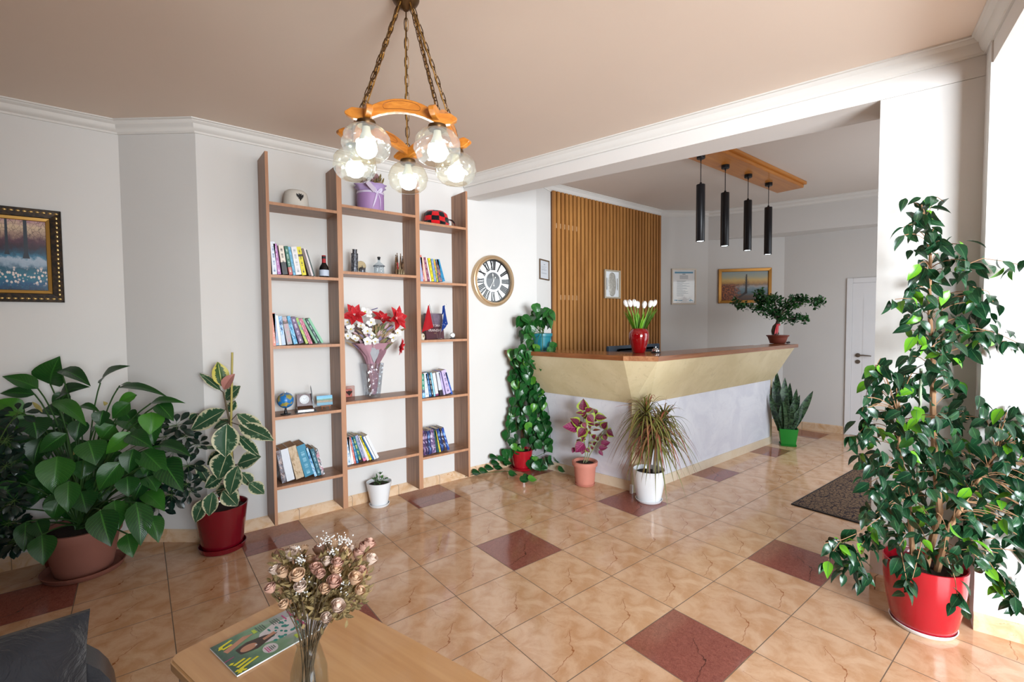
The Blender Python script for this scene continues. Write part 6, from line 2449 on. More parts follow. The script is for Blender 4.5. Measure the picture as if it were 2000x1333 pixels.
# peace lily by the left wall
PL = Vector((-1.985, 2.045, 0))
pl = thing('peace_lily', 'large peace lily with broad leaves in a dull terracotta pot by the left wall', 'potted plant', PL)
pot(pl, .135, .182, .275, TERRA, rim=(.055, .010), saucer=(.195, .034, TERRA))
LILYL = leafmat('peace_lily_leaf', '12381A', '265A1E', '38702A', .30, nv=11, slant=3.0, young='3E7A22', veinamt=.6, trans=.12)
LILYS = mat('peace_lily_stalk', '2E5222', .5, var=.2)
rows = [
    (272, 195, 325, 45, 150, .08), (205, 220, 12, 155, 90, .0), (188, 252, 0, 248, 66, .02), (125, 352, -40, 290, 105, -.05), (330, 120, 492, 208, 86, -.02), (318, 272, 488, 212, 100, .04),
    (300, 288, 470, 425, 88, -.10), (545, 190, 706, 98, 80, .10), (640, 218, 912, 268, 58, .06), (650, 205, 748, 215, 40, .10), (820, 300, 1006, 300, 52, .02), (860, 305, 942, 398, 86, -.02),
    (822, 350, 812, 472, 118, -.06), (715, 460, 575, 577, 88, -.12), (850, 532, 1040, 592, 92, -.08), (880, 610, 995, 782, 130, -.12), (655, 620, 536, 775, 120, -.20), (480, 505, 520, 638, 140, -.18),
    (360, 465, 212, 572, 92, -.15), (312, 590, 290, 792, 160, -.24), (372, 725, 368, 892, 108, -.28), (725, 550, 698, 682, 100, -.16), (778, 560, 905, 690, 130, -.12), (738, 840, 762, 1075, 125, -.26),
    (815, 912, 860, 1058, 92, -.24), (690, 1010, 720, 1138, 96, -.28), (545, 882, 602, 1078, 142, -.32), (622, 830, 645, 985, 118, -.22), (228, 1015, 236, 1180, 118, -.24), (140, 945, 130, 1108, 92, -.18),
    (35, 720, 0, 868, 128, -.16), (175, 380, 200, 495, 140, -.04), (310, 380, 400, 440, 130, .06), (95, 500, 78, 645, 130, -.06), (-20, 880, 20, 1035, 116, -.14), (562, 340, 540, 425, 84, -.06),
    (620, 420, 550, 500, 130, -.04), (440, 312, 545, 350, 44, .04), (705, 300, 610, 385, 90, .02), (450, 610, 440, 715, 120, -.04), (690, 700, 695, 808, 108, -.10), (140, 790, 150, 880, 120, -.02),
    (150, 560, 110, 700, 140, .06), (250, 700, 200, 830, 130, .02), (380, 560, 470, 690, 140, .04), (560, 560, 600, 700, 130, .04), (800, 700, 850, 780, 110, .0), (440, 780, 470, 900, 130, -.08),
    (60, 330, 110, 430, 110, .06), (20, 470, -60, 560, 120, .04), (-10, 620, 60, 760, 120, .06), (520, 700, 560, 840, 130, .02), (330, 820, 290, 930, 110, -.06), (680, 350, 730, 420, 90, .08),
    (740, 255, 640, 300, 60, .05), (240, 330, 330, 370, 70, .08), (700, 470, 830, 545, 100, -.14), (200, 940, 240, 1040, 96, -.16), (90, 960, 60, 1090, 90, -.06), (520, 420, 640, 470, 96, .0), (370, 240, 300, 340, 84, .1),
]
R = random.Random(11)
for k in range(46):
    fx, fy = R.uniform(40, 930), R.uniform(360, 860)
    if abs(fx - 480) > 470 - max(0, fy - 600) * .7:
        continue
    fl, fa = R.uniform(110, 165), R.uniform(-.9, .9)
    rows.append((fx, fy, fx + fl * math.sin(fa), fy + fl * math.cos(fa), fl * R.uniform(.66, .82), R.uniform(-.04, .12)))
bm = BM()
zoomleaves(pl, 2.7775, (0, 680), depth(PL + Vector((0, 0, .6))), rows, None, 'ovate', (0, 0, .26), .0042, 1, 0, arch=.16, fold=.22, rs=R, bm=bm)
clamp_to(bm, [((0, 2.315, 0), (0, -1, 0)), ((-1.754, 2.315, 0), (-.653, -.757, 0))], PL)
obj('foliage', bm, [LILYL, LILYS], pl, smooth=60)
SPATHE = leafmat('spathe', '8A8A4A', 'B8A868', None, .5)
for (bx, by, tx, ty) in ((230, 350, 175, 292), (408, 575, 398, 560), (760, 740, 735, 700), (575, 310, 560, 290)):
    d = depth(PL) - .05
    bm = BM()
    leaf(bm, at(bx / 2.7775, 680 + by / 2.7775, d) - PL, at(tx / 2.7775, 680 + ty / 2.7775, d - .02) - PL, .022, (0, -1, .5), 'ellip', 5, .5, .2)
    obj('young_spathe', bm, SPATHE, pl)

# schefflera standing behind it
SF = Vector((-1.47, 1.93, 0))
SF = Vector((-1.62, 1.99, 0))
SCHL = leafmat('schefflera_leaf', '081A16', '10281F', '1E4232', .28, nv=3, veinamt=.10, trans=.08, bumpk=.03)
def whorl(bm, c, face, r, n_=8, mi=0, rs=R):
    q = Vector(face).normalized().to_track_quat('Z', 'Y').to_matrix()
    for k in range(n_):
        a = 2 * PI * k / n_ + rs.uniform(-.15, .15)
        el = rs.uniform(-.35, .05)
        d = q @ Vector((math.cos(a) * math.cos(el), math.sin(a) * math.cos(el), math.sin(el)))
        L = r * rs.uniform(.8, 1.15)
        s = c + d * L * .32
        tube(bm, [c, s], .0012, 4, 1)
        leaf(bm, s, c + d * L, L * .36, q @ Vector((0, 0, 1)), 'spoon', 5, .15, .10, mi, across=2)
sf = thing('schefflera', 'dark schefflera with hand shaped leaflets behind the peace lily', 'potted plant', Vector((-2.13, 2.245, 0)))
pot(sf, .045, .058, .16, TERRA_B)
bm = BM()
RS = random.Random(17)
dS = depth(Vector((-1.62, 2.0, .5)))
for (x, y, r_, dd) in ((955, 420, .085, .0), (1010, 480, .075, .02), (900, 480, .08, .04), (940, 560, .07, .05), (1070, 520, .06, .03), (1020, 640, .085, .0), (960, 700, .08, .02), (1010, 740, .075, -.02), (870, 790, .085, -.04), (930, 800, .08, -.06), (860, 870, .075, -.05), (780, 760, .075, .0), (820, 830, .07, -.02), (1030, 780, .06, -.03), (890, 640, .07, .08)):
    c = at(x / 2.7775, 680 + y / 2.7775, dS + dd) - sf.location
    whorl(bm, c, toward_cam(c + sf.location) + Vector((RS.uniform(-.4, .4), 0, .5)), r_ * 1.3, 8, 0, RS)
    tube(bm, bez((RS.uniform(-.02, .02), 0, .15), Vector((c.x * .45, c.y * .2, c.z * .8 + .12)), c, 9), .0022, 5, 1)
clamp_to(bm, [((0, 2.32, 0), (0, -1, 0)), ((-1.754, 2.32, 0), (-.653, -.757, 0))], sf.location)
obj('foliage', bm, [SCHL, STEMG], sf, smooth=60)

# a second dark shrub at the far left edge
lf = thing('schefflera', 'dark leafy schefflera at the far left edge beside the peace lily', 'potted plant', Vector((-2.47, 2.20, 0)))
pot(lf, .06, .08, .18, TERRA_B)
bm = BM()
dS = depth(Vector((-2.33, 2.10, .5))) - .02
for k in range(34):
    x, y = RS.uniform(-60, 110), RS.uniform(330, 1080)
    c = at(x / 2.7775, 680 + y / 2.7775, dS + RS.uniform(-.05, .10)) - lf.location
    whorl(bm, c, toward_cam(c + lf.location) + Vector((RS.uniform(-.4, .4), 0, .5)), .085, 8, 0, RS)
    tube(bm, bez((RS.uniform(-.02, .02), 0, .17), Vector((c.x * .35, c.y * .5, c.z * .7 + .08)), c, 6), .0028, 5, 1)
clamp_to(bm, [((0, 2.32, 0), (0, -1, 0))], lf.location)
obj('foliage', bm, [SCHL, STEMG], lf, smooth=60)

# variegated rubber plant in the red pot
RB = Vector((-1.298, 1.842, 0))
rb = thing('rubber_plant', 'cream edged rubber plant with bamboo stake in a dark red pot beside the bookshelf', 'potted plant', RB)
pot(rb, .115, .152, .292, REDPOT, saucer=(.138, .036, REDPOT), soil=.03)
RUBL = leafmat('rubber_leaf', '284A32', '406448', 'C4C49A', .28, nv=1, veinamt=.0, midw=.022, trans=.10, edge=('CFCBA8', 1.15, .74), fleck='6A8668')
RUBN = leafmat('rubber_leaf_new', '2E4E18', '3E6220', 'B8C060', .3, nv=1, veinamt=0, trans=.15, edge=('CFC25A', 1.0, .55))
RUBP = leafmat('rubber_leaf_pink', 'B07870', 'C88C80', '8E5A50', .4, nv=1, veinamt=0, trans=.15)
dR = depth(RB + Vector((0, 0, .6)))
rows = [(282, 288, 155, 185, 52, .02), (312, 345, 402, 262, 92, .06), (308, 408, 103, 528, 124, -.02), (383, 430, 546, 552, 92, -.06), (392, 498, 602, 592, 104, -.10), (388, 560, 518, 692, 66, -.06),
        (320, 492, 312, 692, 152, -.16), (328, 660, 268, 828, 154, -.14), (385, 735, 526, 690, 112, -.08), (308, 640, 128, 635, 26, .0), (210, 850, 130, 728, 78, .02), (302, 800, 186, 878, 92, -.08),
        (388, 745, 338, 924, 112, -.16), (405, 785, 472, 872, 86, -.06), (455, 850, 546, 916, 84, -.10), (298, 895, 384, 988, 104, -.12), (235, 905, 212, 1048, 96, -.18), (188, 945, 128, 1088, 90, -.16),
        (140, 430, 92, 475, 56, .06), (340, 470, 240, 520, 70, .06), (300, 660, 200, 740, 80, .06), (370, 350, 330, 420, 60, .06), (420, 620, 380, 560, 70, .04), (270, 930, 330, 850, 80, .02)]
bm = BM()
R = random.Random(5)
zoomleaves(rb, 3.1, (340, 670), dR, rows, None, 'ellip', (0, 0, .26), .003, 1, 0, arch=.05, fold=.10, tipfwd=.12, wave=.02, rs=R, bm=bm, stems=False)
obj('leaves', bm, [RUBL, STEMG], rb, smooth=60)
bm = BM(); zoomleaves(rb, 3.1, (340, 670), dR, [(288, 262, 264, 116, 98, -.02)], None, 'ellip', (0, 0, .26), .003, 0, 0, arch=.05, fold=.12, tipfwd=0, rs=R, bm=bm, stems=False)
obj('new_leaf', bm, RUBN, rb, smooth=60)
bm = BM(); zoomleaves(rb, 3.1, (340, 670), dR, [(300, 282, 368, 188, 66, -.05)], None, 'ellip', (0, 0, .26), .003, 0, 0, arch=.1, fold=.3, tipfwd=0, rs=R, bm=bm, stems=False)
obj('pink_leaf', bm, RUBP, rb, smooth=60)
bm = BM()
def rp(x, y, dd=0.0):
    return at(340 + x / 3.1, 670 + y / 3.1, dR + dd) - RB
stemp = [rp(390, 960), rp(372, 860), rp(355, 740), rp(345, 600), rp(338, 480), rp(318, 390), rp(298, 300)]
tube(bm, stemp, [.011, .010, .009, .008, .007, .006, .004], 8)
for (bx, by, *_r) in rows:
    b_ = rp(bx, by, _r[-1])
    s = min(stemp, key=lambda q: abs(q.z - b_.z + .02))
    tube(bm, [s, b_], .0028, 5)
obj('stem', bm, mat('rubber_stem', '5A4E38', .7, var=.2, vs=30), rb)
bm = BM(); tube(bm, [rp(352, 58, -.015), rp(345, 500, -.012), rp(352, 935, .0)], .0068, 10); obj('bamboo_stake', bm, mat('bamboo', 'A89A4E', .5, var=.12, vs=12), rb)

# little seedling in the white pot under the bookshelf
SP = Vector((-.212, 1.868, 0))
sp = thing('seedling_pot', 'small white plastic pot with a little green seedling under the middle bay', 'potted plant', SP)
pot(sp, .066, .100, .195, WHPOT, saucer=(.082, .020, WHPOT), soil=.022)
bm = BM()
RS = random.Random(3)
SEEDL = leafmat('seedling_leaf', '1E4A1E', '36702A', '5A8E46', .4, nv=4, young='6AA03A')
for k in range(26):
    a, e = RS.random() * 6.3, RS.uniform(.1, 1.3)
    b_ = Vector((.008 * math.cos(a), .008 * math.sin(a), .178 + .02 * RS.random()))
    c = b_ + Vector((math.cos(a) * math.cos(e), math.sin(a) * math.cos(e), math.sin(e))) * RS.uniform(.025, .06)
    tube(bm, [b_, c], .0012, 4, 1)
    leaf(bm, c, c + (c - b_).normalized() * RS.uniform(.018, .036) + Vector((0, 0, -.006)), RS.uniform(.012, .024), (0, -.5, 1), 'ovate', 5, .2, .2, 0, across=2)
tube(bm, bez((0, 0, .17), (.005, 0, .22), (.012, 0, .262), 4), .0016, 5, 1)
for k in range(5):
    leaf(bm, (.012, 0, .25), (.012 + .022 * math.cos(k * 1.3), .022 * math.sin(k * 1.3), .268), .010, (0, -.4, 1), 'ovate', 4, .2, .1, 0, across=2)
obj('seedling', bm, [SEEDL, STEMG], sp, smooth=60)

# pothos: red floor pot with a climbing column and a teal pot on the counter end
POTH = leafmat('pothos_leaf', '103C1A', '1E5A26', '2E6E34', .26, nv=3, slant=3, young='4E8A2A', veinamt=.15, trans=.12, bumpk=.09)
HEARTS = random.Random(23)
def heartleaf(bm, c, L, rs, mi=0, mi_s=1, drop=.9, facing=None):
    f = facing or (toward_cam(c) + Vector((rs.uniform(-.7, .7), rs.uniform(-.7, .7), rs.uniform(-.1, .8))))
    d = Vector((rs.uniform(-.7, .7), rs.uniform(-.35, .35), -drop + rs.uniform(-.3, .3))).normalized()
    leaf(bm, c - d * L * .45, c + d * L * .55, L * .80, f, 'heart', 7, .14, .14, mi, across=4)
PT = Vector((1.270, 1.845, 0))
po = thing('pothos', 'tall column of climbing pothos in a red floor pot below the wall clock', 'potted plant', PT)
pot(po, .085, .108, .20, REDPOT2, saucer=(.108, .026, REDPOT2))
dP = depth(PT + Vector((0, 0, .6)))
prow = [(700, 1004, 1058), (730, 992, 1062), (760, 992, 1068), (800, 988, 1082), (840, 982, 1094), (870, 976, 1098), (900, 972, 1096), (918, 985, 1090)]
def at_row(rows_, y):
    for (y0, a0, b0), (y1, a1, b1) in zip(rows_, rows_[1:]):
        if y0 <= y <= y1:
            t = (y - y0) / (y1 - y0)
            return a0 + (a1 - a0) * t, b0 + (b1 - b0) * t
    return rows_[-1][1:]
bm = BM()
for k in range(215):
    y = HEARTS.uniform(690, 915)
    xl, xr = at_row(prow, y)
    u = HEARTS.random()
    x = xl + 9 + (xr - xl - 18) * u
    if 1000 < x < 1036 and y > 880:
        continue
    front = HEARTS.uniform(-.13, .05) * (1 - abs(2 * u - 1) ** 2)
    c = at(x, y, dP + front)
    c.y = min(c.y, 1.955)
    # keep clear of the counter side
    c.x = min(c.x, 1.60 - (c.y - .76) * .1486 - .045 - .6 * max(0.0, c.z - .75))
    c -= PT
    heartleaf(bm, c, HEARTS.uniform(.085, .125), HEARTS)
for (x, y) in ((1010, 885), (1028, 935), (1038, 938), (945, 912), (963, 905), (978, 898), (990, 905), (1000, 928), (1060, 915), (1075, 905), (1090, 900), (958, 893), (972, 915), (920, 922), (940, 921), (1108, 915), (1096, 920), (1022, 940)):
    c = at(x, y, dP - .05) - PT
    if y > 918:
        c = on_z(x, y, .03) - PT
    c.z = max(c.z, .035)
    if c.y > .10:
        c.y = .10
    leaf(bm, c - Vector((.04, 0, -.01)), c + Vector((.05, -.02, -.012)), .085, (0, -.6, 1), 'heart', 6, .14, .14, 0, across=4)
vines = [[(1012, 905), (1008, 830), (1020, 760), (1030, 690)], [(1025, 900), (1050, 830), (1045, 760), (1040, 690)], [(1018, 905), (990, 840), (1005, 780), (1012, 720)], [(1015, 908), (1075, 880), (1080, 830), (1070, 790)]]
for vn in vines:
    tube(bm, [at(x, y, dP - .02) - PT for x, y in vn], .003, 5, 1)
tube(bm, [on_z(1008, 922, .02) - PT, on_z(985, 921, .02) - PT, on_z(950, 924, .015) - PT, on_z(925, 926, .012) - PT, on_z(905, 930, .012) - PT], .0028, 5, 1)
clamp_to(bm, [((0, 1.985, 0), (0, -1, 0))], PT)
for v in bm.verts:                              # leaves lie against the counter side, not inside it
    w = v.co + PT
    lim = 1.607 - (w.y - .76) * .1486 - .018
    if w.z > .75:
        lim -= min(1.0, (w.z - .75) / .38) * .24
    if w.x > lim and w.z < 1.2:
        v.co.x -= w.x - lim
obj('foliage', bm, [POTH, STEMG], po, smooth=60)
# moss pole carrying the vines
bm = BM(); tube(bm, [(.0, .0, .15), (.0, .0, 1.02)], .016, 10); obj('climbing_pole', bm, mat('coir_pole', '4A3620', .95, var=.3, vs=60, bump=.6, bs=120), po)

PT2 = Vector((1.455, 1.745, CT))
p2 = thing('pothos', 'trailing pothos in a teal pot on the left end of the wooden countertop', 'potted plant', PT2)
pot(p2, .075, .098, .165, TEALPOT, rim=(.03, .008))
dP2 = depth(PT2 + Vector((0, 0, .15)))
bm = BM()
up_ = [(1048, 612, 50, 1), (1020, 632, 45, 0), (1068, 612, 60, 1), (1030, 645, 50, 0), (1015, 665, 46, 0), (1028, 650, 55, 1), (1040, 625, 42, 0), (1078, 618, 40, 1), (1060, 620, 45, 0), (1035, 636, 40, 0), (1022, 655, 40, 0), (1034, 648, 40, 0), (1045, 618, 40, 0), (1072, 628, 40, 0), (1012, 628, 34, 0), (1052, 630, 40, 0), (1060, 634, 40, 0), (1044, 634, 40, 0), (1066, 634, 40, 0), (1054, 612, 40, 0), (1038, 628, 40, 0), (1028, 626, 40, 0), (1070, 632, 40, 0), (1047, 604, 40, 0), (1058, 624, 40, 0)]
for x, y, s, k in up_:
    c = at(x, y, dP2 + HEARTS.uniform(-.08, .06)) - PT2
    heartleaf(bm, c, HEARTS.uniform(.11, .15), HEARTS, drop=.55)
    tube(bm, bez((HEARTS.uniform(-.03, .03), HEARTS.uniform(-.03, .03), .14), Vector((c.x * .4, c.y * .4, c.z + .03)), c, 5), .0024, 5, 1)
for x, y in ((1022, 680), (1032, 695), (1048, 690), (1040, 684), (1072, 686), (1080, 678), (1035, 672), (1036, 672), (1040, 660), (1040, 702), (1025, 706), (1010, 690), (1060, 704), (1070, 695), (1052, 700), (1018, 700), (1078, 688), (1046, 682), (1030, 662), (1024, 715), (1044, 714), (1058, 716)):
    c = at(x, y, dP2 - HEARTS.uniform(.12, .22)) - PT2
    heartleaf(bm, c, HEARTS.uniform(.085, .115), HEARTS)
for x, y in ((1025, 705), (1045, 715), (1060, 700), (1012, 700)):
    e = at(x, y, dP2 - .17) - PT2
    tube(bm, bez((HEARTS.uniform(-.04, .02), -.04, .15), Vector((e.x * .8, e.y * .8, .24)), e, 7), .0026, 5, 1)
obj('foliage', bm, [leafmat('pothos_leaf_variegated', '164A1E', '2A6A2A', '3E8038', .28, nv=3, slant=3, young='7AA838', veinamt=.15, fleck='3E7A34'), STEMG], p2, smooth=60)

# coleus in the pink terracotta pot
CO = Vector((1.418, 1.140, 0))
co = thing('coleus', 'coleus with crimson leaves edged lime green in a pink terracotta pot by the counter side', 'potted plant', CO)
pot(co, .084, .103, .215, TERRA_P, rim=(.036, .013), saucer=(.092, .018, TERRA_P))
COLL = leafmat('coleus_leaf', '4A1022', '701A3A', 'A0365A', .5, nv=6, slant=2.5, veinamt=.55, midw=.02, trans=.15, edge=('8EA82A', .55, .62))
COLM = leafmat('coleus_leaf_magenta', '6A1440', '8E2456', 'C05A88', .5, nv=6, slant=2.5, veinamt=.6, midw=.02, trans=.15, edge=('7A8A2A', .4, .90))
dC = depth(CO + Vector((0, 0, .4)))
rowsA = [(300, 320, 305, 200, 100, -.02), (325, 330, 400, 300, 60, -.05), (310, 345, 225, 345, 44, -.02), (345, 370, 410, 440, 100, -.08), (420, 390, 540, 395, 76, -.02), (260, 470, 170, 400, 100, -.03), (320, 500, 250, 590, 96, -.08), (330, 480, 290, 640, 60, -.06),
         (500, 500, 545, 435, 78, -.02), (540, 520, 625, 580, 84, -.04), (345, 390, 300, 380, 50, -.02), (420, 470, 470, 460, 40, .02), (400, 520, 480, 515, 24, .0), (380, 540, 350, 550, 44, -.05), (400, 600, 430, 560, 56, -.02), (440, 620, 460, 580, 40, .0), (510, 560, 530, 620, 60, .0), (380, 700, 410, 690, 46, -.06),
         (370, 640, 385, 655, 30, -.03), (300, 440, 330, 500, 60, -.08), (380, 490, 350, 470, 50, -.02), (280, 600, 330, 610, 56, -.04), (520, 600, 545, 650, 56, .02),
         (290, 380, 340, 330, 56, -.03), (430, 430, 400, 350, 60, .02), (250, 520, 300, 470, 60, .02), (350, 430, 420, 470, 60, -.05), (470, 560, 540, 600, 50, .03), (290, 560, 250, 500, 56, .03), (400, 660, 450, 640, 40, .02), (330, 700, 370, 740, 44, -.02), (440, 350, 400, 300, 40, .03), (500, 440, 560, 480, 44, .03), (240, 610, 290, 680, 50, .02)]
rowsB = [(255, 500, 95, 482, 100, -.04), (265, 460, 270, 420, 70, .0), (310, 650, 225, 740, 100, -.06), (480, 660, 575, 640, 62, -.02), (460, 700, 550, 690, 52, -.04), (300, 700, 290, 760, 46, -.02), (460, 720, 500, 775, 36, -.03), (215, 690, 195, 745, 40, .0)]
bm = BM()
R = random.Random(2)
zoomleaves(co, 5.129, (1080, 740), dC, rowsA, None, 'ovate', (0, 0, .2), .002, 1, 0, arch=.12, fold=.16, tipfwd=.08, wave=.06, rs=R, bm=bm, stems=False, wk=1.3)
obj('leaves', bm, [COLL, STEMG], co, smooth=60)
bm = BM()
zoomleaves(co, 5.129, (1080, 740), dC, rowsB, None, 'ovate', (0, 0, .2), .002, 1, 0, arch=.12, fold=.16, tipfwd=.08, wave=.06, rs=R, bm=bm, stems=False, wk=1.25)
obj('magenta_leaves', bm, [COLM, STEMG], co, smooth=60)
def cp(x, y, dd=0.0):
    return at(1080 + x / 5.129, 740 + y / 5.129, dC + dd) - CO
bm = BM()
main = [Vector((-.02, .0, .195)), cp(325, 770), cp(318, 640), cp(312, 480), cp(305, 330)]
side = [Vector((.03, .0, .195)), cp(365, 770), cp(410, 690), cp(460, 600), cp(520, 510)]
mid_ = [Vector((.0, -.01, .195)), cp(345, 770), cp(360, 640), cp(375, 500), cp(390, 420)]
for st_ in (main, side, mid_):
    tube(bm, st_, [.0045, .0045, .004, .0035, .002], 6)
allp = main + side + mid_
for r_ in rowsA + rowsB:
    b_ = cp(r_[0], r_[1], r_[5])
    s = min(allp, key=lambda q: (q - b_ + Vector((0, 0, -.02))).length)
    tube(bm, [s, b_], .0014, 4)
obj('stems', bm, mat('coleus_stem', '7A8058', .6, var=.15), co)

# dracaena marginata in the white pot at the counter corner
DR = Vector((1.535, .545, 0))
da = thing('dracaena', 'red edged dracaena with arching grassy leaves in a glossy white pot at the counter corner', 'potted plant', DR)
pot(da, .094, .128, .262, WHPOT, saucer=(.108, .022, WHPOT), soil=.03, belly=.05)
DRL = NT('dracaena_leaf')
u_, v_, _ = DRL.xyz(DRL.tc('UV'))
a_ = DRL.math('MULTIPLY', DRL.math('ABSOLUTE', DRL.math('SUBTRACT', u_, .5)), 2)
isl = DRL.island()
c_ = DRL.mix(isl, '56642A', '8E9848')
c_ = DRL.mix(DRL.step(a_, .55, .95), c_, '7A3E30')
c_ = DRL.mix(DRL.step(DRL.math('ADD', isl, DRL.math('MULTIPLY', v_, .7)), .85, 1.3), c_, '8A4A3A')
DRL.set(col=c_, rough=.45)
DRL = DRL.m
dD = depth(DR + Vector((0, 0, .5)))
def dpnt(x, y, dd=0.0):
    return at(1080 + x / 5.129, 740 + y / 5.129, dD + dd) - DR
RS = random.Random(44)
heads_ = [(dpnt(935, 345, .02), .40, 84), (dpnt(1060, 480, -.02), .40, 80), (dpnt(1020, 575, -.07), .40, 80), (dpnt(1110, 390, .05), .38, 44)]
bm = BM()
for hc, L0_, n_ in heads_:
    for k in range(n_):
        a = k * 2.399 + RS.uniform(-.2, .2)
        e = math.radians(78 - 112 * (k / n_) + RS.uniform(-10, 10))
        L = L0_ * RS.uniform(.75, 1.2)
        d = Vector((math.cos(a) * math.cos(e), math.sin(a) * math.cos(e), math.sin(e)))
        b_ = hc + Vector((0, 0, -.03 * k / n_))
        m_ = b_ + d * L * .50
        t_ = m_ + Vector((d.x, d.y, 0)) * L * .28 + Vector((0, 0, -L * (.72 if e < .8 else .22)))
        pts = bez(b_, m_, t_, 9)
        pts = [q_ for q_ in pts]
        for q_ in pts:                         # stay in front of the counter's faces
            w_ = q_ + DR
            lim = .668 if w_.z < .768 else .668 - (w_.z - .768) * .60
            if w_.x > 1.55 and w_.y > lim - .01:
                q_.y -= w_.y - (lim - .01)
            if w_.x <= 1.55 and w_.y > .70:
                lx = 1.52 - (w_.y - .725) * .12 - (max(0, w_.z - .785) * .26)
                if w_.x > lx - .01:
                    q_.x -= w_.x - (lx - .01)
        if any((q_ + DR).z < .05 for q_ in pts):
            continue
        strip(bm, pts, RS.uniform(.013, .020), (d.x * .2, d.y * .2, 1), 'blade', 0, .25)
for (x0, y0, x1, y1, x2, y2) in ((935, 330, 900, 200, 828, 108), (945, 320, 1000, 250, 915, 72), (1100, 390, 1120, 280, 1140, 165), (1110, 390, 1190, 300, 1240, 225), (930, 340, 800, 220, 610, 290), (1120, 400, 1290, 340, 1390, 460), (930, 345, 980, 250, 985, 160)):
    strip(bm, bez(dpnt(x0, y0), dpnt(x1, y1, -.03), dpnt(x2, y2, -.05), 9), .013, (0, -.4, 1), 'blade', 0, .25)
obj('foliage', bm, DRL, da, smooth=60)
bm = BM()
for (x0, y0, hc) in ((960, 960, heads_[0][0]), (1010, 960, heads_[1][0]), (1060, 950, heads_[2][0]), (1040, 940, heads_[3][0])):
    b_ = dpnt(x0, y0, .0)
    b_.y = max(min(b_.y, .06), -.06); b_.x = max(min(b_.x, .06), -.06); b_.z = .225
    tube(bm, bez(b_, Vector((b_.x * .6 + hc.x * .4, b_.y, (b_.z + hc.z) / 2)), hc, 6), [.011, .010, .010, .009, .009, .008, .007], 8)
obj('canes', bm, mat('dracaena_cane', '8A8070', .85, var=.2, vs=30, bump=.3), da)

# snake plant in the green square pot at the far end of the counter
SN = Vector((4.235, .525, 0))
sn = thing('snake_plant', 'snake plant with upright banded leaves in a bright green square pot at the counter end', 'potted plant', SN, math.radians(28))
pot(sn, .082, .112, .205, GREENPOT, saucer=None, soil=.018, square=True)
bm = BM()
lathe(bm, [(0, 0), (.088, 0), (.098, .016), (.094, .017), (.085, .006), (0, .006)], 44, a0=PI / 4, fn=lambda a, r, z: r / max(abs(math.cos(a)), abs(math.sin(a))) ** .82 * .9)
obj('saucer', bm, GREENPOT, sn, smooth=40)
SNL = NT('snake_plant_leaf')
u_, v_, _ = SNL.xyz(SNL.tc('UV'))
bnd = SNL.noise(SNL.comb(SNL.math('MULTIPLY', u_, 1.2), SNL.math('MULTIPLY', v_, 17.0), SNL.math('MULTIPLY', SNL.island(), 20.0)), 1.0, 3, .6, .6)
c_ = SNL.mix(SNL.step(bnd, .46, .56), '14301E', '3E5E3E')
SNL.set(col=c_, rough=.35)
SNL = SNL.m
bm = BM()
RS = random.Random(19)
dN = depth(SN + Vector((0, 0, .3)))
inv = sn.matrix_basis.inverted() if False else (Matrix.Rotation(-math.radians(28), 4, 'Z') @ Matrix.Translation(-SN))
for (x, ytip, xb, w, dd) in ((1497 + 20, 725, 1524, 16, .04), (1533, 738, 1530, 18, .0), (1510, 745, 1516, 16, .03), (1543, 748, 1536, 14, .03), (1556, 760, 1540, 13, -.02), (1588, 764, 1546, 14, .0), (1503, 770, 1512, 13, -.03), (1520, 757, 1522, 17, -.06), (1537, 772, 1533, 16, -.07), (1552, 780, 1540, 14, -.05), (1567, 790, 1543, 13, -.05), (1562, 772, 1538, 13, .05), (1510, 790, 1515, 15, -.07), (1547, 795, 1535, 14, -.08), (1528, 785, 1526, 16, -.08), (1506, 755, 1514, 12, .06), (1560, 800, 1542, 12, -.07), (1540, 757, 1533, 14, .07)):
    tip_ = inv @ at(x, ytip, dN + dd)
    base_ = inv @ at(xb, 836, dN + dd * .6)
    base_.z = .17
    r_ = math.hypot(base_.x, base_.y)
    if r_ > .085:
        base_.x *= .085 / r_; base_.y *= .085 / r_
    mid2 = base_.lerp(tip_, .5) + Vector((RS.uniform(-.015, .015), RS.uniform(-.015, .015), 0))
    up2 = (inv.to_3x3() @ toward_cam(SN)) + Vector((RS.uniform(-.6, .6), RS.uniform(-.6, .6), 0))
    strip(bm, bez(base_, mid2, tip_, 10), w / FPX * dN * 1.05, up2, 'strap', 0, .3)
for k in range(8):
    a = RS.random() * 6.3
    b_ = Vector((.05 * math.cos(a), .05 * math.sin(a), .18))
    strip(bm, bez(b_, b_ + Vector((0, 0, .08)), b_ + Vector((.05 * math.cos(a), .05 * math.sin(a), .14)), 6), .035, (math.cos(a), math.sin(a), .4), 'strap', 0, .3)
obj('leaves', bm, SNL, sn, smooth=60)

# bonsai on the counter
BN = on_z(1520, 671, CT)
BN = Vector((BN.x - .02, BN.y + .0, CT))
bn = thing('bonsai', 'spreading ficus bonsai with red ribbon in a brown bowl on the counter far end', 'bonsai', BN)
dN2 = depth(BN + Vector((0, 0, .2)))
wpx = 42 / FPX * dN2 / 1.12 / 2
pot(bn, wpx * .72, wpx, .098, TERRA_B, rim=(.012, .008), saucer=(wpx * .78, .014, TERRA_B), soil=.012)
BNL = leafmat('bonsai_leaf', '163E1E', '2A6430', None, .3, trans=.14, young='3E6A22', bumpk=.03)
def bp_(x, y, dd=0.0):
    return at(1390 + x / 7.016, 500 + y / 7.016, dN2 + dd) - BN
RS = random.Random(29)
bm = BM()
trunk = [bp_(890, 1085), bp_(860, 1030), bp_(870, 975), bp_(905, 930), bp_(910, 880)]
tube(bm, trunk, [.030, .036, .030, .024, .018], 10)
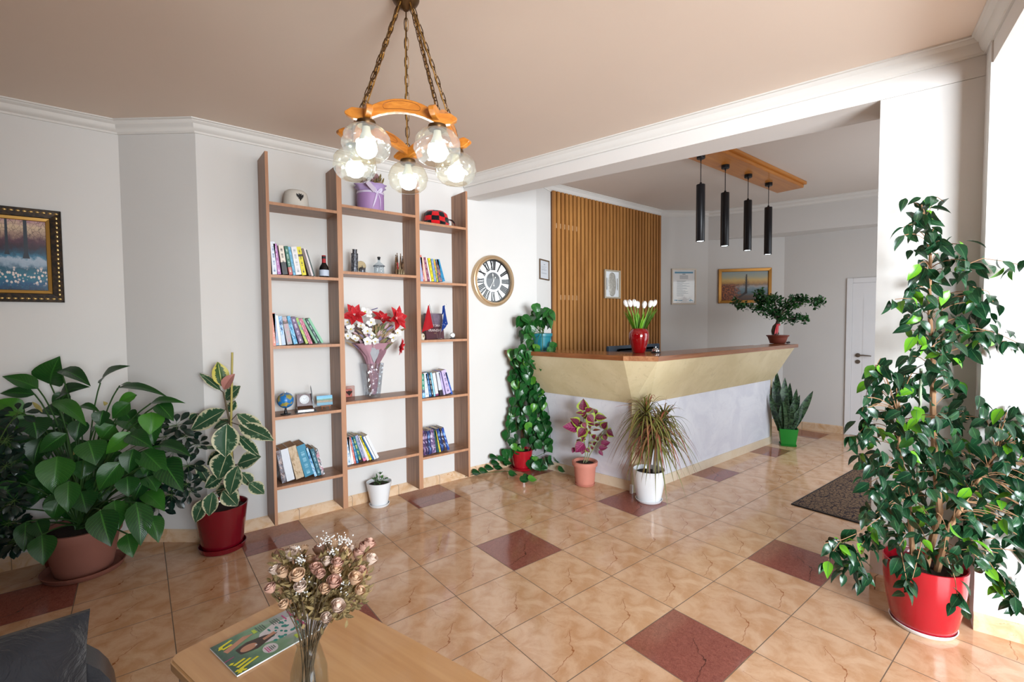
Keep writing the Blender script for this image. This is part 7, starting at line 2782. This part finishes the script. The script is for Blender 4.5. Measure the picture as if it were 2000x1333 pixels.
tube(bm, bez(bp_(835, 1090), bp_(800, 1000), bp_(865, 960), 8), .006, 6)
brs = [[bp_(910, 890), bp_(800, 760), bp_(660, 680), bp_(460, 680), bp_(310, 640)], [bp_(910, 890), bp_(840, 720), bp_(720, 600), bp_(650, 500)], [bp_(912, 880), bp_(1000, 740), bp_(1120, 620), bp_(1300, 640), bp_(1500, 640)], [bp_(912, 890), bp_(1050, 860), bp_(1180, 860), bp_(1290, 890)], [bp_(910, 885), bp_(890, 720), bp_(850, 590)], [bp_(910, 885), bp_(980, 700), bp_(1090, 590)]]
for b_ in brs:
    tube(bm, b_, [.011 - .0022 * i for i in range(len(b_))], 6)
obj('trunk', bm, mat('bonsai_bark', '5A4E42', .85, var=.3, vs=60, bump=.5, bs=80), bn)
bm = BM()
clus = [(310, 640, 45, 50, 34), (380, 690, 60, 45, 34), (460, 690, 60, 40, 34), (540, 700, 30, 30, 12), (650, 520, 50, 60, 60), (680, 620, 80, 70, 90), (780, 640, 90, 80, 130), (850, 590, 60, 60, 60), (640, 720, 70, 50, 50), (760, 760, 90, 60, 80), (850, 800, 70, 60, 70), (930, 640, 40, 60, 40), (930, 780, 60, 60, 60), (1020, 690, 60, 60, 50), (1100, 620, 60, 60, 60), (1180, 590, 60, 50, 50), (1120, 700, 60, 40, 40), (1270, 600, 70, 50, 50), (1210, 670, 50, 30, 24), (1400, 620, 70, 40, 44), (1460, 610, 50, 50, 44), (1430, 690, 50, 35, 24), (1520, 650, 30, 30, 14), (1040, 800, 60, 60, 44), (1100, 890, 70, 45, 44), (1200, 850, 70, 45, 50), (1280, 890, 40, 40, 30), (960, 870, 50, 40, 34)]
for (x, y, sx_, sy_, n_) in clus:
    dd0 = RS.uniform(-.05, .05)
    for k in range(int(n_ * 1.5)):
        c = bp_(RS.gauss(x, sx_ * .55), RS.gauss(y, sy_ * .55), dd0 + RS.gauss(0, .04))
        d = Vector((RS.uniform(-1, 1), RS.uniform(-1, 1), RS.uniform(-.6, 1))).normalized()
        leaf(bm, c, c + d * RS.uniform(.034, .050), .024, (RS.uniform(-.5, .5), -.6, 1), 'ellip', 3, .2, .1, across=2)
obj('foliage', bm, BNL, bn, smooth=60)
bm = BM()
for s in (-.010, .012):
    strip(bm, bez(bp_(900, 945, -.035) + Vector((0, 0, 0)), bp_(895 + s * 900, 1010, -.045), bp_(875 + s * 1400, 1085, -.05), 7), .026, (-.6, -.8, 0), 'strap')
lathe(bm, [(.029, -.010), (.031, 0), (.029, .010)], 20, bp_(900, 945))
obj('red_ribbon', bm, mat('red_ribbon', 'C81020', .4, var=.05), bn)

# weeping fig at the pillar
FI = Vector((1.205, -1.225, 0))
fi = thing('weeping_fig', 'tall weeping fig in a bright red pot on a white saucer by the pillar', 'potted plant', FI)
pot(fi, .118, .158, .318, REDPOT2, saucer=(.128, .022, WHPOT), soil=.045, belly=.06)
FIL = leafmat('fig_leaf', '0E2E1E', '1E4A2C', '3A6A40', .25, nv=5, veinamt=.12, young='5E9A1E', trans=.18, bumpk=.04)
dF_ = depth(FI + Vector((0, 0, 1.0)))
frow = [(385, 1768, 1822), (410, 1770, 1822), (440, 1764, 1842), (470, 1768, 1898), (500, 1772, 1900), (520, 1772, 1925), (560, 1778, 1920), (600, 1770, 1930), (640, 1775, 1950), (670, 1772, 1960), (690, 1780, 1900), (705, 1700, 1870), (740, 1695, 1870), (765, 1690, 1880), (790, 1688, 2010), (830, 1672, 2040), (880, 1668, 2040), (930, 1680, 2040), (980, 1685, 2040), (1020, 1690, 2010), (1060, 1720, 1990), (1090, 1730, 1960)]
RS = random.Random(77)
wn = NRM.to_3d()
def fig_pt(x, y, dd):
    p_ = at(x, y, dF_ + dd)
    # keep in front of the pillar and right wall
    for o_, off_ in ((O_PIL, .02), (STP, .02)):
        dist = (p_.xy - o_).dot(NRM)
        along = (p_.xy - o_).dot(E1)
        if o_ is STP and along < -.02:
            continue
        if dist < off_ + .015:
            p_ += wn * (off_ + .015 - dist)
    return p_ - FI
def figleaf(bm, c, rs, L=None):
    L = L or rs.uniform(.052, .082)
    a = rs.random() * 6.3
    d = Vector((math.cos(a) * .55, math.sin(a) * .55, -1 + rs.uniform(-.2, .75))).normalized()
    f = toward_cam(c + FI) * rs.uniform(-.1, 1) + Vector((rs.uniform(-.9, .9), rs.uniform(-.9, .9), rs.uniform(.0, .9)))
    e = c + d * L
    ew = e + FI
    dist = (ew.xy - O_PIL).dot(NRM)
    if dist < .01:
        e += wn * (.012 - dist)
    leaf(bm, c, e, L * .50, f, 'ovate', 6, .18, .16, 0, across=2)
bm = BM()
# density varies: sparse crown, dense belly
bands = [(385, 470, 46), (470, 560, 60), (560, 640, 85), (640, 700, 75), (700, 790, 100), (790, 880, 250), (880, 960, 260), (960, 1040, 200), (1040, 1092, 70)]
twigs = []
for y0, y1, n_ in bands:
    for k in range(n_):
        y = RS.uniform(y0, y1)
        xl, xr = at_row(frow, y)
        x = xl + (xr - xl) * RS.random()
        if y < 480:
            x = xl + (xr - xl) * min(1, max(0, RS.gauss(.5, .28)))
        dd = RS.uniform(-.22, .10)
        c = fig_pt(x, y, dd)
        figleaf(bm, c, RS)
        if k % 5 == 0:
            twigs.append(c)
def spray(pts, n_, dd=-.1, sp=10):
    ps = [fig_pt(x, y, dd) for x, y in pts]
    tube(bm, ps, .0016, 4, 1)
    for k in range(n_):
        t = k / max(1, n_ - 1) * (len(ps) - 1)
        i = min(int(t), len(ps) - 2)
        c = ps[i].lerp(ps[i + 1], t - i) + Vector((RS.uniform(-.02, .02), RS.uniform(-.02, .02), RS.uniform(-.03, .02)))
        figleaf(bm, c, RS)
spray([(1880, 520), (1920, 505), (1960, 512), (1985, 520)], 12)
spray([(1900, 560), (1930, 570), (1940, 590)], 6)
spray([(1790, 585), (1765, 583), (1748, 585)], 5)
spray([(1900, 640), (1945, 650), (1988, 672)], 12)
spray([(1810, 420), (1830, 385), (1845, 395)], 3)
spray([(1720, 700), (1700, 735), (1690, 780), (1680, 820)], 12)
spray([(1700, 820), (1675, 850), (1665, 862)], 12)
spray([(1720, 1010), (1680, 1040), (1645, 1055), (1610, 1062)], 24, -.2)
spray([(1700, 1040), (1670, 1085), (1650, 1120)], 20, -.22)
spray([(1660, 1060), (1680, 1100), (1690, 1135)], 18, -.22)
spray([(1640, 1060), (1625, 1080), (1618, 1095)], 8, -.22)
spray([(1800, 1060), (1790, 1100), (1782, 1130)], 12, -.28)
spray([(1850, 1090), (1865, 1130), (1872, 1180)], 12, -.28)
spray([(1880, 1060), (1930, 1110), (1985, 1165)], 26, -.18)
spray([(1920, 1080), (1960, 1140), (1990, 1180)], 16, -.18)
spray([(1760, 1080), (1770, 1130), (1770, 1150)], 9, -.28)
for v in bm.verts:
    w = v.co + FI
    dist = (w.xy - O_PIL).dot(NRM)
    lim = .006 if (w.xy - O_PIL).dot(E1) < .385 else .145
    if dist < lim:
        v.co += wn * (lim - dist)
obj('foliage', bm, [FIL, TWIG], fi, smooth=60)
bm = BM()
def fp(x, y, dd=0.0):
    return fig_pt(x, y, dd)
soilz = .275
tr = [Vector((.0, .0, soilz - .02)), fp(1835, 1000, -.02), fp(1826, 900, -.02), fp(1822, 800), fp(1822, 700), fp(1815, 600), fp(1817, 500, -.03), fp(1800, 400, -.03)]
tube(bm, tr, [.015, .014, .013, .012, .010, .008, .006, .003], 8)
t2_ = [Vector((-.03, .03, soilz - .02)), fp(1775, 980, -.04), fp(1757, 880, -.04), fp(1750, 780, -.04)]
tube(bm, t2_, [.012, .010, .008, .004], 7)
t3_ = [Vector((.03, -.04, soilz - .02)), fp(1850, 1040, -.1), fp(1895, 960, -.1), fp(1960, 860, -.08)]
tube(bm, t3_, [.014, .012, .009, .004], 7)
alltr = []
for T_ in (tr, t2_, t3_):
    for a_, b_ in zip(T_, T_[1:]):
        alltr += [a_.lerp(b_, i / 4) for i in range(4)]
for c in twigs:
    s = min(alltr, key=lambda q_: (q_ - c - Vector((0, 0, -.05))).length)
    tube(bm, bez(s, (s + c) / 2 + Vector((0, 0, .04)), c, 5), .0018, 4)
obj('trunk', bm, TWIG, fi)
bm = BM()
tube(bm, [Vector((-.02, .03, soilz - .02)), fp(1799, 720, .0)], .006, 8)
obj('support_stake', bm, mat('plant_stake', '8E9A80', .5, var=.1), fi)
